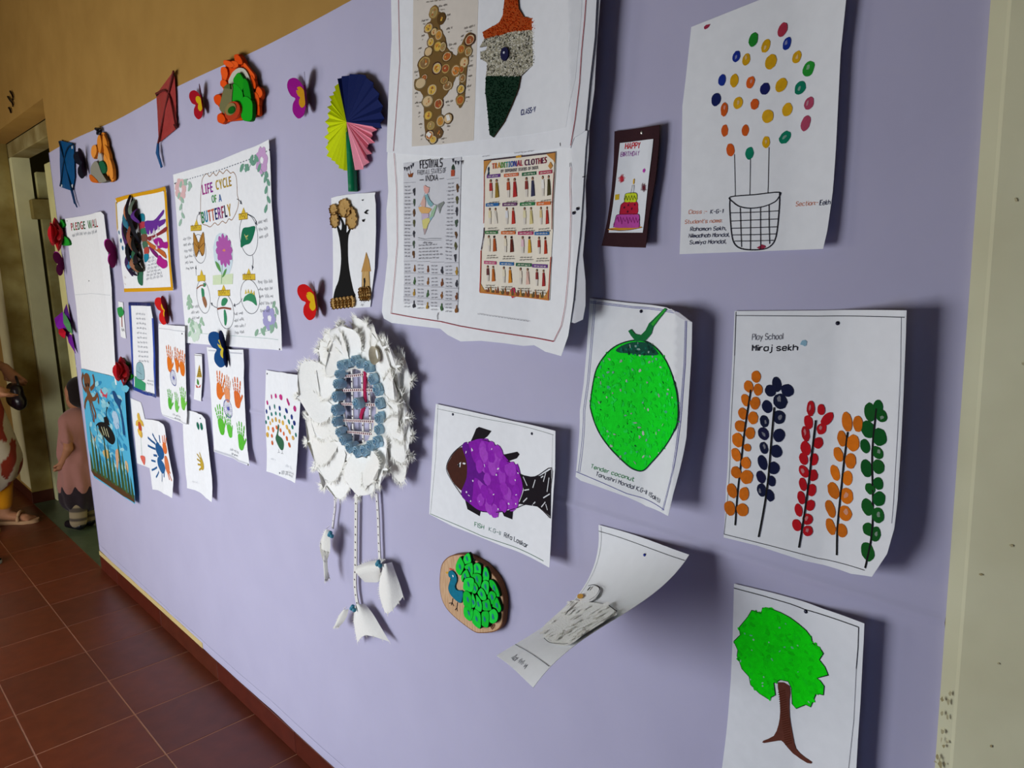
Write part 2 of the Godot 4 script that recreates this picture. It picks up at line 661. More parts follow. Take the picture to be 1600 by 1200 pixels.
# ---------------------------------------------------------------- the setting
func setting() -> void:
	structure("wall_back")
	k("aa8446")
	box(Vector3(-3.843, 0, -0.12), Vector3(3.0, 3.0, 0))
	part("plaster_face", "plaster")
	box(Vector3(-5.39, 2.30, -0.12), Vector3(-3.843, 3.0, 0))
	part("plaster_face", "plaster")
	box(Vector3(-9.0, 0, -0.12), Vector3(-5.39, 3.0, 0))
	part("plaster_face", "plaster")
	k("ddd2a4")
	box(Vector3(-5.70, 0.10, -0.002), Vector3(-5.392, 1.60, 0.004))
	part("pale_patch", "plaster")
	k("bcae70")
	box(Vector3(-5.40, 0.078, -0.121), Vector3(-5.388, 2.30, 0.002))
	part("door_reveal", "grime")
	structure("wall_front")
	k("a08f62")
	for s in [[-9.0, -4.8, 0.0, 3.0], [-4.8, -3.4, 0.0, 0.3], [-4.8, -3.4, 1.6, 3.0], [-3.4, -2.85, 0.0, 3.0], [-2.85, -0.95, 0.0, 0.18], [-2.85, -0.95, 1.60, 3.0], [-0.95, 0.05, 0.0, 3.0], [0.05, 1.05, 0.0, 0.15], [0.05, 1.05, 0.85, 3.0], [1.05, 3.0, 0.0, 3.0]]:
		box(Vector3(s[0], s[2], 2.30), Vector3(s[1], s[3], 2.42))
	part("plaster_face", "plaster")
	for w in [[-4.8, -3.4, 0.3, 1.6], [-2.85, -0.95, 0.18, 1.60], [0.05, 1.05, 0.15, 0.85]]:  # out of view; openings placed and sized to suit the area lights
		structure("unseen_window_%d" % (1 if w[0] < -4.0 else (2 if w[0] < 0.0 else 3)))
		k("b9ad85")
		box(Vector3(w[0], w[2], 2.33), Vector3(w[0] + 0.05, w[3], 2.38))
		box(Vector3(w[1] - 0.05, w[2], 2.33), Vector3(w[1], w[3], 2.38))
		box(Vector3(w[0], w[2], 2.33), Vector3(w[1], w[2] + 0.05, 2.38))
		box(Vector3(w[0], w[3] - 0.05, 2.33), Vector3(w[1], w[3], 2.38))
		part("window_frame", "plaster")
	structure("wall_left")
	k("aa8446")
	box(Vector3(-9.12, 0, -0.12), Vector3(-9.0, 3.0, 2.42))
	part("plaster_face", "plaster")
	structure("wall_right")
	k("aa8446")
	box(Vector3(3.0, 0, -0.12), Vector3(3.12, 3.0, 2.42))
	part("plaster_face", "plaster")
	structure("ceiling")
	k("a89e84")
	box(Vector3(-9.12, 3.0, -3.2), Vector3(3.12, 3.12, 2.42))
	part("plaster_face", "plaster")
	# floor: red oxide tiles laid on a pale grout bed
	var bed := structure("floor")
	k("a8775c")
	box(Vector3(-9.0, -0.10, 0.0), Vector3(3.0, -0.0016, 2.30))
	part("grout_bed", "plaster")
	var tones := ["662e1a", "692f1b", "622c19", "6c311b"]
	var shapes := []
	for t in tones:
		k(t)
		var e := 0.0012
		var q := [Vector3(0.0018, -0.02, 0.2952), Vector3(0.2982, -0.02, 0.2952), Vector3(0.2982, -0.02, 0.0018), Vector3(0.0018, -0.02, 0.0018)]
		var top := []
		var rim := []
		for p in q:
			top.append(Vector3(clampf(p.x, 0.0018 + e, 0.2982 - e), 0.0, clampf(p.z, 0.0018 + e, 0.2952 - e)))
			rim.append(Vector3(p.x, -e, p.z))
		quad3(top[3], top[2], top[1], top[0])
		for i in 4:
			var j := (i + 1) % 4
			quad3(rim[i], top[i], top[j], rim[j])
			quad3(q[i], rim[i], rim[j], q[j])
		var made := part("tile", "oxide", bed)
		shapes.append(made.mesh)
		bed.remove_child(made)
		made.free()
	for i in range(-18, 16):
		for j in 8:
			var o := MeshInstance3D.new()
			o.name = "tile"
			o.mesh = shapes[rng.randi() % 4]
			o.material_override = mats["oxide"]
			o.position = Vector3(-3.571 + i * 0.3, -rng.randf() * 0.0006, j * 0.297)
			bed.add_child(o, true)
	structure("floor_room")
	k("4f5d46")
	box(Vector3(-8.0, -0.10, -3.2), Vector3(3.0, -0.001, -0.001))
	part("green_screed", "oxide")
	# the dark room behind the doorway
	structure("wall_room")
	k("8d8458")
	box(Vector3(-8.0, 0, -3.3), Vector3(3.0, 3.0, -3.2))
	box(Vector3(-8.1, 0, -3.2), Vector3(-8.0, 3.0, -0.12))
	box(Vector3(3.0, 0, -3.2), Vector3(3.1, 3.0, -0.12))
	part("plaster_face", "plaster")
	# skirting of dark red tiles
	var skirt := structure("baseboard_back")
	for i in 8:
		var x0 := maxf(-3.843, -4.171 + i * 0.6)
		k(["5c2417", "571f15", "5a2819"][i % 3])
		cbox(Vector3(x0 + 0.001, 0.0, -0.002), Vector3(minf(-3.571 + i * 0.6, 0.0) - 0.001, 0.0755, 0.006), 0.0015)
		part("skirting_tile", "oxide")
	for i in 5:
		k("4d2219")
		cbox(Vector3(-5.392 - (i + 1) * 0.6, 0.0, -0.002), Vector3(-5.393 - i * 0.6, 0.077, 0.004), 0.0015)
		part("skirting_tile", "oxide")
	k("4d2219")
	box(Vector3(-5.395, 0.0, -0.119), Vector3(-5.386, 0.077, 0.003))
	part("skirting_tile", "oxide")
	k("542319")
	box(Vector3(-3.848, 0.0, -0.119), Vector3(-3.842, 0.0755, 0.004))
	part("skirting_tile", "oxide")
	structure("trim_1", "bare cream plaster ledge showing between lavender sheet and skirting")
	k("d2bd84")
	cbox(Vector3(-3.846, 0.076, -0.001), Vector3(-2.5, 0.098, 0.007), 0.002)
	part("ledge", "plaster")
	# cream post of the next doorway, beside the camera
	structure("trim_2", "cream painted plaster door post edging the lavender sheet")
	k("e4e0bc")
	for s in [[0.0, -0.002, 0.0, 0.010], [0.0, 0.010, 0.016, 0.013], [0.016, 0.013, 0.020, 0.0145], [0.020, 0.0145, 0.24, 0.0145]]:
		quad3(Vector3(s[0], 0, s[1]), Vector3(s[0], 3.0, s[1]), Vector3(s[2], 3.0, s[3]), Vector3(s[2], 0, s[3]))
	part("post_face", "plaster")
	gap = 0.0150
	for i in 26:
		k(["c4ba92", "b4a67a", "cac098"][i % 3])
		ell(Vector2(rng.randf_range(0.002, 0.013) if i < 16 else rng.randf_range(0.02, 0.10), rng.randf_range(0.84, 0.99) if i < 16 else rng.randf_range(0.85, 1.7)), rng.randf_range(0.0008, 0.0022), rng.randf_range(0.001, 0.004 if i < 16 else 0.002), 0, 0.4, 8)
	stuff(part("grime_spot", "plaster"))
	gap = 0.0
	# doorway at the far end
	structure("door_1", "pale green door frame and leaves in the far doorway")
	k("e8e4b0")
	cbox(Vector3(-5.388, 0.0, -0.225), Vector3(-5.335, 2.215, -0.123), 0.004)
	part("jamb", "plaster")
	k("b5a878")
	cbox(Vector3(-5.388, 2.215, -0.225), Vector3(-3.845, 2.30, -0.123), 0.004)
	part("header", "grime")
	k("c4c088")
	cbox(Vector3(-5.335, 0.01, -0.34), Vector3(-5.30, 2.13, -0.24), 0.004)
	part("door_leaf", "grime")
	k("e6e0a0")
	cbox(Vector3(-4.88, 0.01, -0.24), Vector3(-3.86, 2.13, -0.20), 0.004)
	part("door_leaf", "plaster")
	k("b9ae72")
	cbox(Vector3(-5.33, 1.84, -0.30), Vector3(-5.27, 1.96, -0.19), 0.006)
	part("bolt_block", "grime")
	k("4a3b2b")  # dark panel standing for the dark room interior
	box(Vector3(-5.05, 0.0, -1.6), Vector3(-4.2, 2.05, -1.55))
	part("dark_panel", "grime")
	# the lavender sheet on the wall
	thing("backing_sheet", "lavender cloth sheet stretched over the whole display wall, creased and hemmed", "backdrop cloth", "", 0, 0, 0.004, [])
	k("bab6cf")
	var ys := [0.0]
	for i in 8:
		ys.append(0.02 + i * 0.0035)
	for i in 12:
		ys.append(0.12 + i * 0.07)
	for i in 16:
		ys.append(0.955 + i * 0.0045)
	for i in 16:
		ys.append(1.09 + i * 0.06)
	var rows := []
	for y in ys:
		var row := PackedVector3Array()
		for i in 151:
			row.append(sheet_point(-3.843 + i * (3.841 / 150.0), y))
		rows.append(row)
	skin3(rows)
	part("cloth", "lavender")
	rows = []
	for e in [[0.0, 0.0005], [0.0, 0.0022], [0.026, 0.0026], [0.030, 0.0008]]:
		var row := PackedVector3Array()
		for i in 151:
			row.append(sheet_point(-3.843 + i * (3.841 / 150.0), e[0]) + Vector3(0, 0, e[1]))
		rows.append(row)
	skin3(rows)
	part("hem", "lavender")
	rows = []
	for z in [0.0, 0.004]:
		var row := PackedVector3Array()
		for y in ys:
			row.append(Vector3(-3.844, sheet_point(-3.843, y).y, z))
		rows.append(row)
	skin3(rows)
	part("side_fold", "lavender")


func sheet_point(x: float, h: float) -> Vector3:
	var foot := 0.076 + 0.026 * clampf((-2.7 - x) / 1.1, 0.0, 1.0) + 0.002 * sin(x * 9.0)
	var y := foot + h * (2.059 + 0.004 * sin(x * 5.0) - foot) / 1.99
	var crease := 1.068 + 0.016 * sin((x + 2.6) * 1.2)
	var z := 0.0014 + 0.0004 * sin(x * 7.0 + y * 2.0) + 0.0003 * sin(x * 17.0 - y * 5.0)
	z += 0.0032 * exp(-pow((y - crease) / 0.006, 2.0)) + 0.0004 * sin(x * 31.0 + 3.0 * sin(y * 4.0)) * exp(-pow((y - 0.3) / 0.5, 2.0))
	return Vector3(x, y, z)


# ---------------------------------------------------------------- sheets close to the camera
func near_sheets() -> void:
	thing("balloon_painting", "white paper painting of thumbprint balloons rising from a black drawn basket", "painting", "", -0.256, 1.657, 0.004, [[0, 40, 105, 12, 1.5], [-90, 60, 150, 6, 1.5]])
	sheet("paper", "-105.3 157.3 3.2 167.5 110.2 169.6 110.8 135.2 106.5 78.3 105.5 -29.7 103.9 -79.2 100.2 -124.4 96.3 -146.9 -5.8 -147.7 -117.2 -148.4 -119.1 -60.4 -118.5 55.9 -113.7 89.1")
	k("b03348")
	dots("paint_dot", "paint", "27.6 123.8 6.2 8.3 -20", 0.05, 0.3)
	k("1f8f2e")
	dots("paint_dot", "paint", "-11.9 120.6 6.3 8.8 -12 63.9 70.1 7.9 9 -30", 0.06, 0.4)
	k("e0a915")
	dots("paint_dot", "paint", "5.5 109.4 5.8 8.2 -20 -21.5 98.4 5.5 7.4 -8 47.6 87.5 6.1 7.3 -15 9.3 -8.7 5.3 7.5 0", 0.06, 0.9)
	dots("paint_dot", "paint", "12.8 88.8 7.8 9.3 -20 -38.2 75.4 6 8.6 0 27.7 58.3 7.4 8.7 -35 -31.9 46.2 6.9 7.6 -10 10.7 23.1 7.7 8.7 25 36.7 27.1 6.8 8 -10", 0.05, 0.1)
	k("16308f")
	dots("paint_dot", "paint", "33.7 106 5.3 7.6 -15 -35.7 105 5.6 6.9 -10 -56.3 79.2 5.8 7.3 0", 0.06, 0.7)
	k("151d5c")
	dots("paint_dot", "paint", "5.8 57.5 6.8 7.3 -10 -64.8 55.9 7.2 8.3 0", 0.05)
	k("e0601d")
	dots("paint_dot", "paint", "-14.7 69 5.8 7.4 -15 -52.3 41.3 5.1 9.1 -5 -7.9 41 6 6.6 0", 0.08, 0.9)
	dots("paint_dot", "paint", "-51.1 13.9 5.2 8 5 -20.5 10.2 5.2 7.6 0 -41.9 -12.1 6.1 8.6 10", 0.06, 0.2)
	k("0b8060")
	dots("paint_dot", "paint", "53.3 50.1 7.6 8.1 -35 35 -6.2 6.9 8.6 -50 -13.9 -19.8 6.1 7.9 0", 0.07, 0.5)
	k("ad4460")
	dots("paint_dot", "paint", "66.1 29.5 6.5 7.8 -15 62.7 6.7 6.5 9.2 -15", 0.07, 0.5)
	k("26262b")
	line("-35.7 -18.6 -33 -73.1", 0.8)
	part("string", "ink")
	line("-12.2 -26.8 -11.7 -73.4", 0.8)
	part("string", "ink")
	line("13.6 -15.6 14 -73.5", 0.8)
	part("string", "ink")
	line(sm("-40.6 -73.9 -4.6 -73.7 29.6 -73.4 28.5 -80.6 23 -85.6 8.4 -90 -9.8 -90.9 -25.6 -87.6 -35.5 -81.3"), 1.4, true)
	line(sm("-40.6 -75.3 -40.5 -89.5 -35.4 -123.8 -28.6 -138.3 -15.4 -144.3 6.3 -145.5 21.1 -142.1 28.9 -129.3 30.8 -94.2 30.2 -74", false), 1.6)
	line("-39.2 -95.2 -6.4 -96.4 30.4 -96.9", 1.0)
	line("-37.3 -106.1 -2.7 -106.6 30.5 -107.1", 1.0)
	line("-36.3 -115.8 -2 -116.6 30.9 -117.1", 1.0)
	line("-34.1 -124.7 -1.3 -125.8 29.8 -126", 1.0)
	line("-30.6 -133.1 -0.7 -133.9 26.3 -134.1", 1.0)
	line("-24.9 -89.1 -22.5 -113.1 -19.4 -141.4", 1.1)
	line("-9.8 -90.9 -6 -145.2", 1.1)
	line("4.5 -89.7 6.1 -114.5 8.7 -145", 1.1)
	line("16.4 -88.3 18.4 -115.2 20.8 -138.5", 1.1)
	part("basket", "ink")
	k("d98d72")
	say("Class :-", Vector2(-105.5, -92.3), Vector2(-76, -93.5), 5.2, 0.7)
	say("Student's name:", Vector2(-111.1, -105.7), Vector2(-51.8, -107), 5.2, 0.7)
	say("Section:-", Vector2(53.3, -92.5), Vector2(84.2, -93.2), 5.4, 0.7)
	k("2b2f4e")
	say("K-G-1", Vector2(-70.2, -94.2), Vector2(-51, -94.5), 5.2, 0.7)
	say("Rahaman Sekh,", Vector2(-101.3, -116.3), Vector2(-44.6, -117.7), 5.2, 0.8)
	say("Nilmadhab Mondal,", Vector2(-103.5, -125.7), Vector2(-39.1, -126.5), 5.2, 0.8)
	say("Sumiya Mondal,", Vector2(-101.1, -134.8), Vector2(-43.3, -135.5), 5.2, 0.8)
	say("Eekh", Vector2(86.9, -93.7), Vector2(101.2, -94), 5.6, 0.8)
	part("handwriting", "ink")
	k("a2304a")
	ell(Vector2(-80.9, 152.1) / 1000.0, 0.005, 0.003, 20, 0.3, 8)
	part("pin_mark", "ink")
	ell(Vector2(9.7, -142.6) / 1000.0, 0.006, 0.003, 0, 0.3, 8)
	part("pin_mark", "ink")

	thing("coconut_collage", "white bordered paper with a bright green coconut made of torn scraps", "collage", "", -0.465, 1.271, 0.006, [[0, 30, 95, 26, 1.5], [-90, 40, 150, 16, 1.6]])
	sheet("paper", "-81.8 170.9 -6.5 165.5 78.3 161.5 110.9 156 131.6 143.2 131.2 102.6 129.4 69.5 126.2 16.3 124.1 -23.6 114.8 -73.6 107.4 -111.8 103.6 -143.5 43.8 -148.8 3.5 -143.5 -52.9 -139.5 -95.5 -136.7 -107.9 -132.6 -108.7 -88.7 -106.9 -18.9 -97.5 28.3 -90.2 83.8")
	k("d9d6dc")
	fill("90.6 161.4 110.9 156 131.6 143.2 122.2 145 114.2 147.9", 0.0012)
	part("folded_corner", "paper")
	k("4a46a0")
	line("-81.5 166.3 4.7 159.8 109.3 157", 0.7)
	line("-81.5 163.8 4.7 157.8 107.7 154.8", 0.7)
	line("-68.5 169.6 -73.9 125.9 -85.1 36 -95.3 -17.4 -99.8 -123", 0.6)
	line("-71.7 169.6 -77.2 125.8 -88.5 35.7 -98.7 -17.8 -103.6 -123.7", 0.6)
	line("122.8 145 121.3 82.6 114.7 0.6 104.7 -72.7 88.6 -140.6", 0.8)
	line("120.6 144.9 119 82.4 112.1 0.3 102.2 -73.2 85.5 -141.7", 0.6)
	line("-108 -123.8 -54.4 -130.4 2.6 -138.3 91.1 -139.1", 0.8)
	part("border_line", "ink")
	k("04ee26")
	var nut := sm("4.5 107 30.1 107.1 61.1 95.3 87.2 75.8 103.8 53.1 109.9 25.5 109.2 -3 99.8 -22 72.9 -52.7 45.9 -80.3 30.6 -95.8 16 -98.5 -3.7 -92.9 -41.3 -71.1 -67.1 -46.3 -81.3 -15.6 -81.9 0.7 -76.5 30.4 -67.9 56.8 -49.5 80.4 -25.8 97.5")
	fill(nut)
	part("coconut", "paint")
	lay = 2.0
	specks(420, nut, 5.5, ["06f62c", "10e83a", "06d624", "20f050", "08ea2a"])
	specks(90, nut, 4.0, ["7fb9a8", "9fb7a6", "46c08a", "c3cfc4"])
	specks(30, nut, 2.4, ["0a4a24", "0b6a2c"])
	stuff(part("paper_scrap", "paint"))
	lay = 3.0
	k("0d3f2b")
	line(nut, 2.0, true)
	part("outline", "ink")
	k("0f5540")
	fill(sm("-27.4 90.7 -10.5 100 8.2 105.1 34 105.3 46.9 99.6 58.7 89.8 30.1 85.7 4.5 86.8 -20.1 86.3"))
	lay = 3.4
	specks(40, pts("-25.9 91.4 8.2 105.7 34 105.8 58.6 90.7 30.1 84.8 -22.1 85.5"), 4.5, ["12735c", "0a3d30", "8fb0a4"])
	part("cap", "paint")
	lay = 3.8
	k("127a3c")
	fill("-2.9 121.6 2.7 124.9 10.1 117.8 21.1 116.3 30.1 124.2 37.2 135.4 55.9 148.2 75.7 160.7 82 159.2 60.7 142.8 46.8 130.2 42.4 119.7 30.1 108.5 11.9 106 2.7 114.4")
	part("stalk", "paint")
	lay = 4.2
	k("2fae35")
	fill("42.3 134.9 74.7 159.3 79.9 158.5 58.8 142.9 46.7 131.7")
	part("stalk_tip", "paint")
	lay = 1.0
	k("2a8a46")
	say("Tender coconut", Vector2(-77.1, -111.8), Vector2(12.7, -116.8), 6.5, 0.9)
	k("33354f")
	say("Tanushri Mondal K.G-II (Sakti)", Vector2(-64.7, -122.2), Vector2(75.8, -134.1), 6.5, 0.9)
	part("handwriting", "ink")
	pins("21.1 152.9")

	thing("leaf_print_painting", "white bordered paper with five printed leafy stalks in orange, navy, red and green", "painting", "", -0.168, 1.259, 0.005, [[0, 20, 105, 30, 1.5], [-90, 40, 170, 16, 1.6]])
	sheet("paper", "-118.2 170.1 -1.6 174.3 115.3 180.5 116.1 152.1 116.9 106.7 117.3 85.1 117.8 30.2 117.7 -40.2 116.5 -75.9 110.7 -107.7 93.6 -143 64.1 -151.7 -1.3 -156.6 -69 -153.7 -120.8 -155.2 -124.6 -84.5 -123.5 -1.7 -120.3 103")
	k("3a3a42")
	line("-116.3 164 -1.3 167.2 113.4 172.5", 0.9)
	line("-116 169.2 -116.8 108.2", 0.9)
	line("-116.8 108.2 -120.6 -1.3 -120.6 -150.4", 0.5)
	line("-120.6 -150.4 -52.2 -148.8 16.7 -148.3 82.9 -139.6", 0.8)
	k("8a8a94")
	line("109.1 172.2 112 111.4 113.1 29.2 112.9 -70", 0.6)
	part("border_line", "ink")
	k("77787f")
	say("Play School", Vector2(-90.8, 131.7), Vector2(-47.2, 135.2), 8.0, 0.8)
	k("23252c")
	say("Miraj sekh", Vector2(-90.4, 116.6), Vector2(-26.8, 121.7), 8.0, 1.4)
	k("8fb6c8")
	ell(Vector2(-17.7, 131.4) / 1000.0, 0.0045, 0.004, 0, 0.3, 9)
	part("handwriting", "ink")
	lay = 1.6
	stalk("-90.7 62.9 -99.7 -4.9 -105.5 -80.7 -104.7 -133.7", "e07414", "-83.6 81.6 6.9 8.4 0 -94.4 66.8 7 8.5 20 -80.3 64 6.6 8.4 0 -98.1 47.2 6.7 8.9 25 -83.9 44.9 7 9.2 -10 -101.9 27.7 7.2 8.7 25 -86.5 23.8 7.4 9.2 -10 -105.4 9.4 8.7 8.4 25 -90.2 1.6 7.1 9 -15 -108.6 -11.4 9.1 10.5 20 -93.9 -19.8 5.7 5.7 -40 -111 -33 7.3 10.2 20 -95.5 -42.1 7.5 8.8 -10 -110 -58.4 8 8.8 20 -93.4 -62 9.3 10.7 -25 -114.3 -85.9 7.7 10.7 20 -95.6 -86.4 7.5 9.9 -10 -115.7 -111.6 8.8 10.6 25 -95.9 -109.6 9.3 9.2 -40")
	stalk("-55.8 42.6 -58.7 -5.1 -62.6 -81.7 -67.7 -141.3", "14183c", "-53.4 73.9 6.6 10.2 10 -62.2 64.4 8.1 8.3 40 -38.4 67.6 9.1 8.2 -30 -47.7 51.6 9.9 10.5 0 -66.3 41.9 7.5 9.1 15 -48.7 29.9 9 9.6 -20 -69.8 21.2 6.5 8.5 10 -70.6 3.9 7.9 9.2 30 -47.9 5.1 8 9.7 -20 -69.4 -16 6.2 8.6 15 -51.2 -17.9 8.4 9.1 -25 -70.8 -37 6.9 10.6 20 -54.2 -41.9 8.4 9.2 -20 -72 -57.9 6.6 8.9 20 -56.6 -60.4 6.1 7.8 20 -70 -76 6.5 9.1 10 -57.5 -80.7 6.4 8.7 25")
	stalk("1.6 32.7 -2.9 -27.8 -6.7 -92 -9.6 -141", "c4111f", "-5.8 47.3 5.3 10.5 0 8.1 47.5 4.9 7.3 0 16.1 36.3 6 11 -35 -8.2 28.9 5.9 9.4 10 9.4 22.4 6.1 8 -20 -11.4 12.7 5.7 10.4 10 5.6 3.1 6.5 8.1 -25 -10.7 -6.9 6.9 10.1 10 -12.7 -21.6 6 8.3 20 0.9 -19.8 5.6 8.5 -10 -11.7 -38.4 6.4 8.9 30 0.8 -41.4 6.2 8.2 -10 -12.1 -56.1 5.4 9.1 15 0.1 -61.5 5.9 8.7 -10 -13 -74.4 5.4 8.8 15 -0.2 -82.1 5.9 8 -20 -15.4 -91.8 5.4 8.7 15 -2.3 -101.1 6.9 7.7 -20 -16 -112.3 6.4 8 20 -0.2 -116.3 6.5 7.3 -20")
	stalk("44.7 24.5 40.1 -34.5 38.5 -96.3 41.8 -136.2", "e2760f", "43.1 37.1 7.1 12.5 10 58.2 37.7 6.8 10.5 0 37 14.5 6.5 10.2 10 52.6 12.1 8.8 11 -15 33.2 -7.1 6.5 9.7 20 50.6 -11.6 7.5 10.2 -10 29.8 -32.3 6.4 10.5 20 47.4 -34.7 6.9 9.7 -10 28.9 -55.9 7.7 11 25 47.6 -57.9 9.2 10.7 -10 26.6 -80.3 6.3 11.5 25 47.6 -80.4 9.5 10 -15 29.2 -103 6.4 10.7 25 45 -103.3 8.1 8.8 -10")
	stalk("82.7 61.6 80.1 6.1 84.7 -51.4 87.3 -94.3 83.2 -136.6", "0d5a1e", "74.2 55.6 8.4 11.4 10 84.8 63.5 7 9 -10 90.3 54.1 7.7 7.8 -30 72.9 33.6 9.7 10.9 20 88.6 28 10.3 10.8 -30 69.8 12.3 6.9 8.7 15 87.2 8.6 8.4 7.4 -20 73.1 -15 7.9 11.1 10 89.6 -8.2 8.4 9.1 -20 79.8 -38.8 7.2 7 0 90.8 -28.8 7.1 7.8 -20 78 -62.5 8.5 10.3 20 93.4 -47 7.8 10.2 -30 93.5 -67.3 8.4 9.5 -25 81.7 -89.1 8.4 7.9 30 92 -91 7.1 10 -20 83.9 -116 9.7 11.1 20")
	lay = 1.0
	pins("24.4 159.4")

	thing("fish_collage", "white bordered paper with a purple, brown and black fish of pasted scraps", "collage", "", -0.807, 1.074, 0.007, [[0, 60, 185, 20, 1.5], [-60, 40, 190, 10, 1.5]])
	sheet("paper", "-162.4 141.3 -75.5 140 71.8 137.1 200.8 142.1 197.5 76.7 191.8 31.6 187.8 -17.2 186.3 -69.3 184.8 -108.7 36 -116.9 -124.9 -116.8 -204.8 -108.9 -197.5 -61.4 -191 -23.7 -183.9 22.5 -176.9 67.9")
	k("5d6a63")
	line("-158.3 131.5 -14.7 130.5 195.7 134", 0.6)
	line("-154.9 140.5 -171.1 24.7 -199.4 -105.4", 0.5)
	line("192.6 133.4 186.7 55.8 176 -20.8", 0.4)
	k("3f6a4a")
	line("-201 -107.1 -26 -113 165.3 -103.6", 1.0)
	part("border_line", "ink")
	k("17151a")
	fill("-54.2 77.9 -44.1 92.8 -35.3 107.3 -26.5 111.8 9.5 109.1 -1.7 97.3 -17.1 87.2")
	part("top_fin", "paint")
	fill("39.1 67.1 81.2 80.6 88.3 77 79.4 67.4 53.9 56.7")
	part("top_fin", "paint")
	fill("-79 -48.8 -61.9 -51.4 -31.2 -61.5 -34.8 -72.9 -72.4 -67.2")
	part("lower_fin", "paint")
	fill("32 -45.4 64.7 -38.9 62.3 -55.9 38.4 -55.3")
	part("lower_fin", "paint")
	fill("88.4 38 122.9 41.7 151.7 50.8 185.9 71 184 36.8 183.8 -15.5 161.1 -11.1 141.3 -9.7 82.1 -20.6 98.3 10.2")
	lay = 1.5
	k("dfe0e4")
	for q in ["97.6 36.2 109.4 21.5", "153.4 47.5 161.2 52.4", "169.1 60.7 160.9 41.9", "179 53.9 172.4 26.3", "100.2 10.7 115.5 16", "108.9 -2 96 -13.1", "134.7 -2.7 125 -11.2", "154.4 -6.7 167.4 6.3", "174.2 -6.5 168.7 3", "135.4 39.3 127.1 22", "181.5 25.1 160.7 12"]:
		line(pts(q), 2.2)
	part("tail", "paint")
	lay = 2.0
	k("8f1cb0")
	var fishy := sm("-80.3 64.1 -47.9 80.6 -16.9 89.7 12.4 85.5 40.4 69.4 62.2 54.2 85.5 40.1 95.6 18.1 86.6 -7.6 70.9 -25.4 35.5 -45.8 -25 -60 -58.9 -55.1 -90 -39.1 -70.2 0.2 -67.9 38.8")
	fill(fishy)
	part("scaled_body", "paint")
	lay = 2.4
	k("6a1290")
	fill(sm("-80.3 64.1 -62 74.2 -45.3 38.7 -3 13.5 -11.1 -4.6 -44.8 5.3 -53.1 -30.3 -61.9 -51.4 -90 -39.1 -70.2 0.2 -68.1 34.5"))
	part("gill_band", "paint")
	lay = 2.8
	for i in 60:
		var c := Vector2(rng.randf_range(-0.03, 0.085), rng.randf_range(-0.075, 0.08))
		if Geometry2D.is_point_in_polygon(c, fishy):
			k(["a32fc2", "961fb8", "b048cc", "a93cc8"][i % 4])
			lay = 2.8 + (i % 5) * 0.05
			ell(c, 0.011, 0.014, rng.randf_range(-30, 30), 0.12, 9)
	part("paper_scrap", "paint")
	lay = 3.2
	specks(26, fishy, 4.0, ["e9e2ee"])
	part("gap", "ink")
	lay = 2.2
	k("4b2318")
	fill(sm("-133.6 11.7 -118.1 34.1 -103.9 48.6 -80.4 61.9 -68.9 42.8 -67.5 13.5 -75.5 -13.7 -86.2 -30.9 -111.7 -20.2 -126.7 -4.4"))
	part("head", "paint")
	lay = 2.6
	k("e8e6ea")
	fill("-97.1 22.8 -85.6 30.5 -89.6 17.8")
	ell(Vector2(-76.1, 28.8) / 1000.0, 0.006, 0.002, 10, 0.2, 6)
	k("101014")
	ell(Vector2(-93.2, 22.3) / 1000.0, 0.003, 0.004, 0, 0.1, 8)
	part("eye", "ink")
	k("1e1b24")
	line(sm("-54.2 77.9 -80.2 66.2 -114.3 41.3 -135 11.5 -127 -8.8 -86.9 -41.9 -55.8 -56.5 -25 -60.9 35.5 -47 70.8 -32.1 108.8 -13.6 141.3 -8.5 184.5 -18.2", false), 1.6)
	line(sm("-17 88 12.4 85.5 40.4 69.4", false), 1.6)
	line(sm("51.1 56.9 65.1 54.8 91.5 38.7 135.6 45.1 187.3 73.5 184 33.1 183.9 -18.4", false), 1.6)
	part("outline", "ink")
	lay = 1.0
	k("3d8a5c")
	say("FISH", Vector2(-51.4, -98.3), Vector2(-22.8, -97.4), 9.0, 1.0)
	k("5b7f74")
	say("K.G-II", Vector2(-7.1, -96.3), Vector2(27.2, -96.4), 8.0, 0.9)
	k("2e3340")
	say("Rifa Laskar", Vector2(38.6, -96.7), Vector2(110.8, -97.8), 9.0, 1.2)
	part("handwriting", "ink")
	pins("-106.6 126.3 128.2 123.5")

	thing("tree_collage", "white bordered paper with a bright green tree and brown trunk, lowest by the door post", "collage", "", -0.190, 0.877, 0.005, [[0, 10, 105, 24, 1.4], [-90, 60, 200, 10, 1.5]])
	sheet("paper", "-88.2 154.8 -26.3 159.8 44.2 163 105.8 170.4 106.1 144.7 106 127.2 106.2 61.3 105.4 11.4 105.3 -29.8 109.1 -145.6 12.7 -178.5 -100.9 -192.3 -98.9 -146.9 -95.4 -93 -90 1.5 -88.7 61.3")
	k("26262c")
	line("-88 148.1 -42.9 150.8 -2.6 152.1 18.3 151.3 58.9 156.6 98.3 162", 1.1)
	line("98.3 162 98.9 134.4 98 105.3", 1.0)
	k("7a7a84")
	line("98 105.3 98.3 34 93.7 -49.7 95.5 -129.2", 0.6)
	part("border_line", "ink")
	k("02f202")
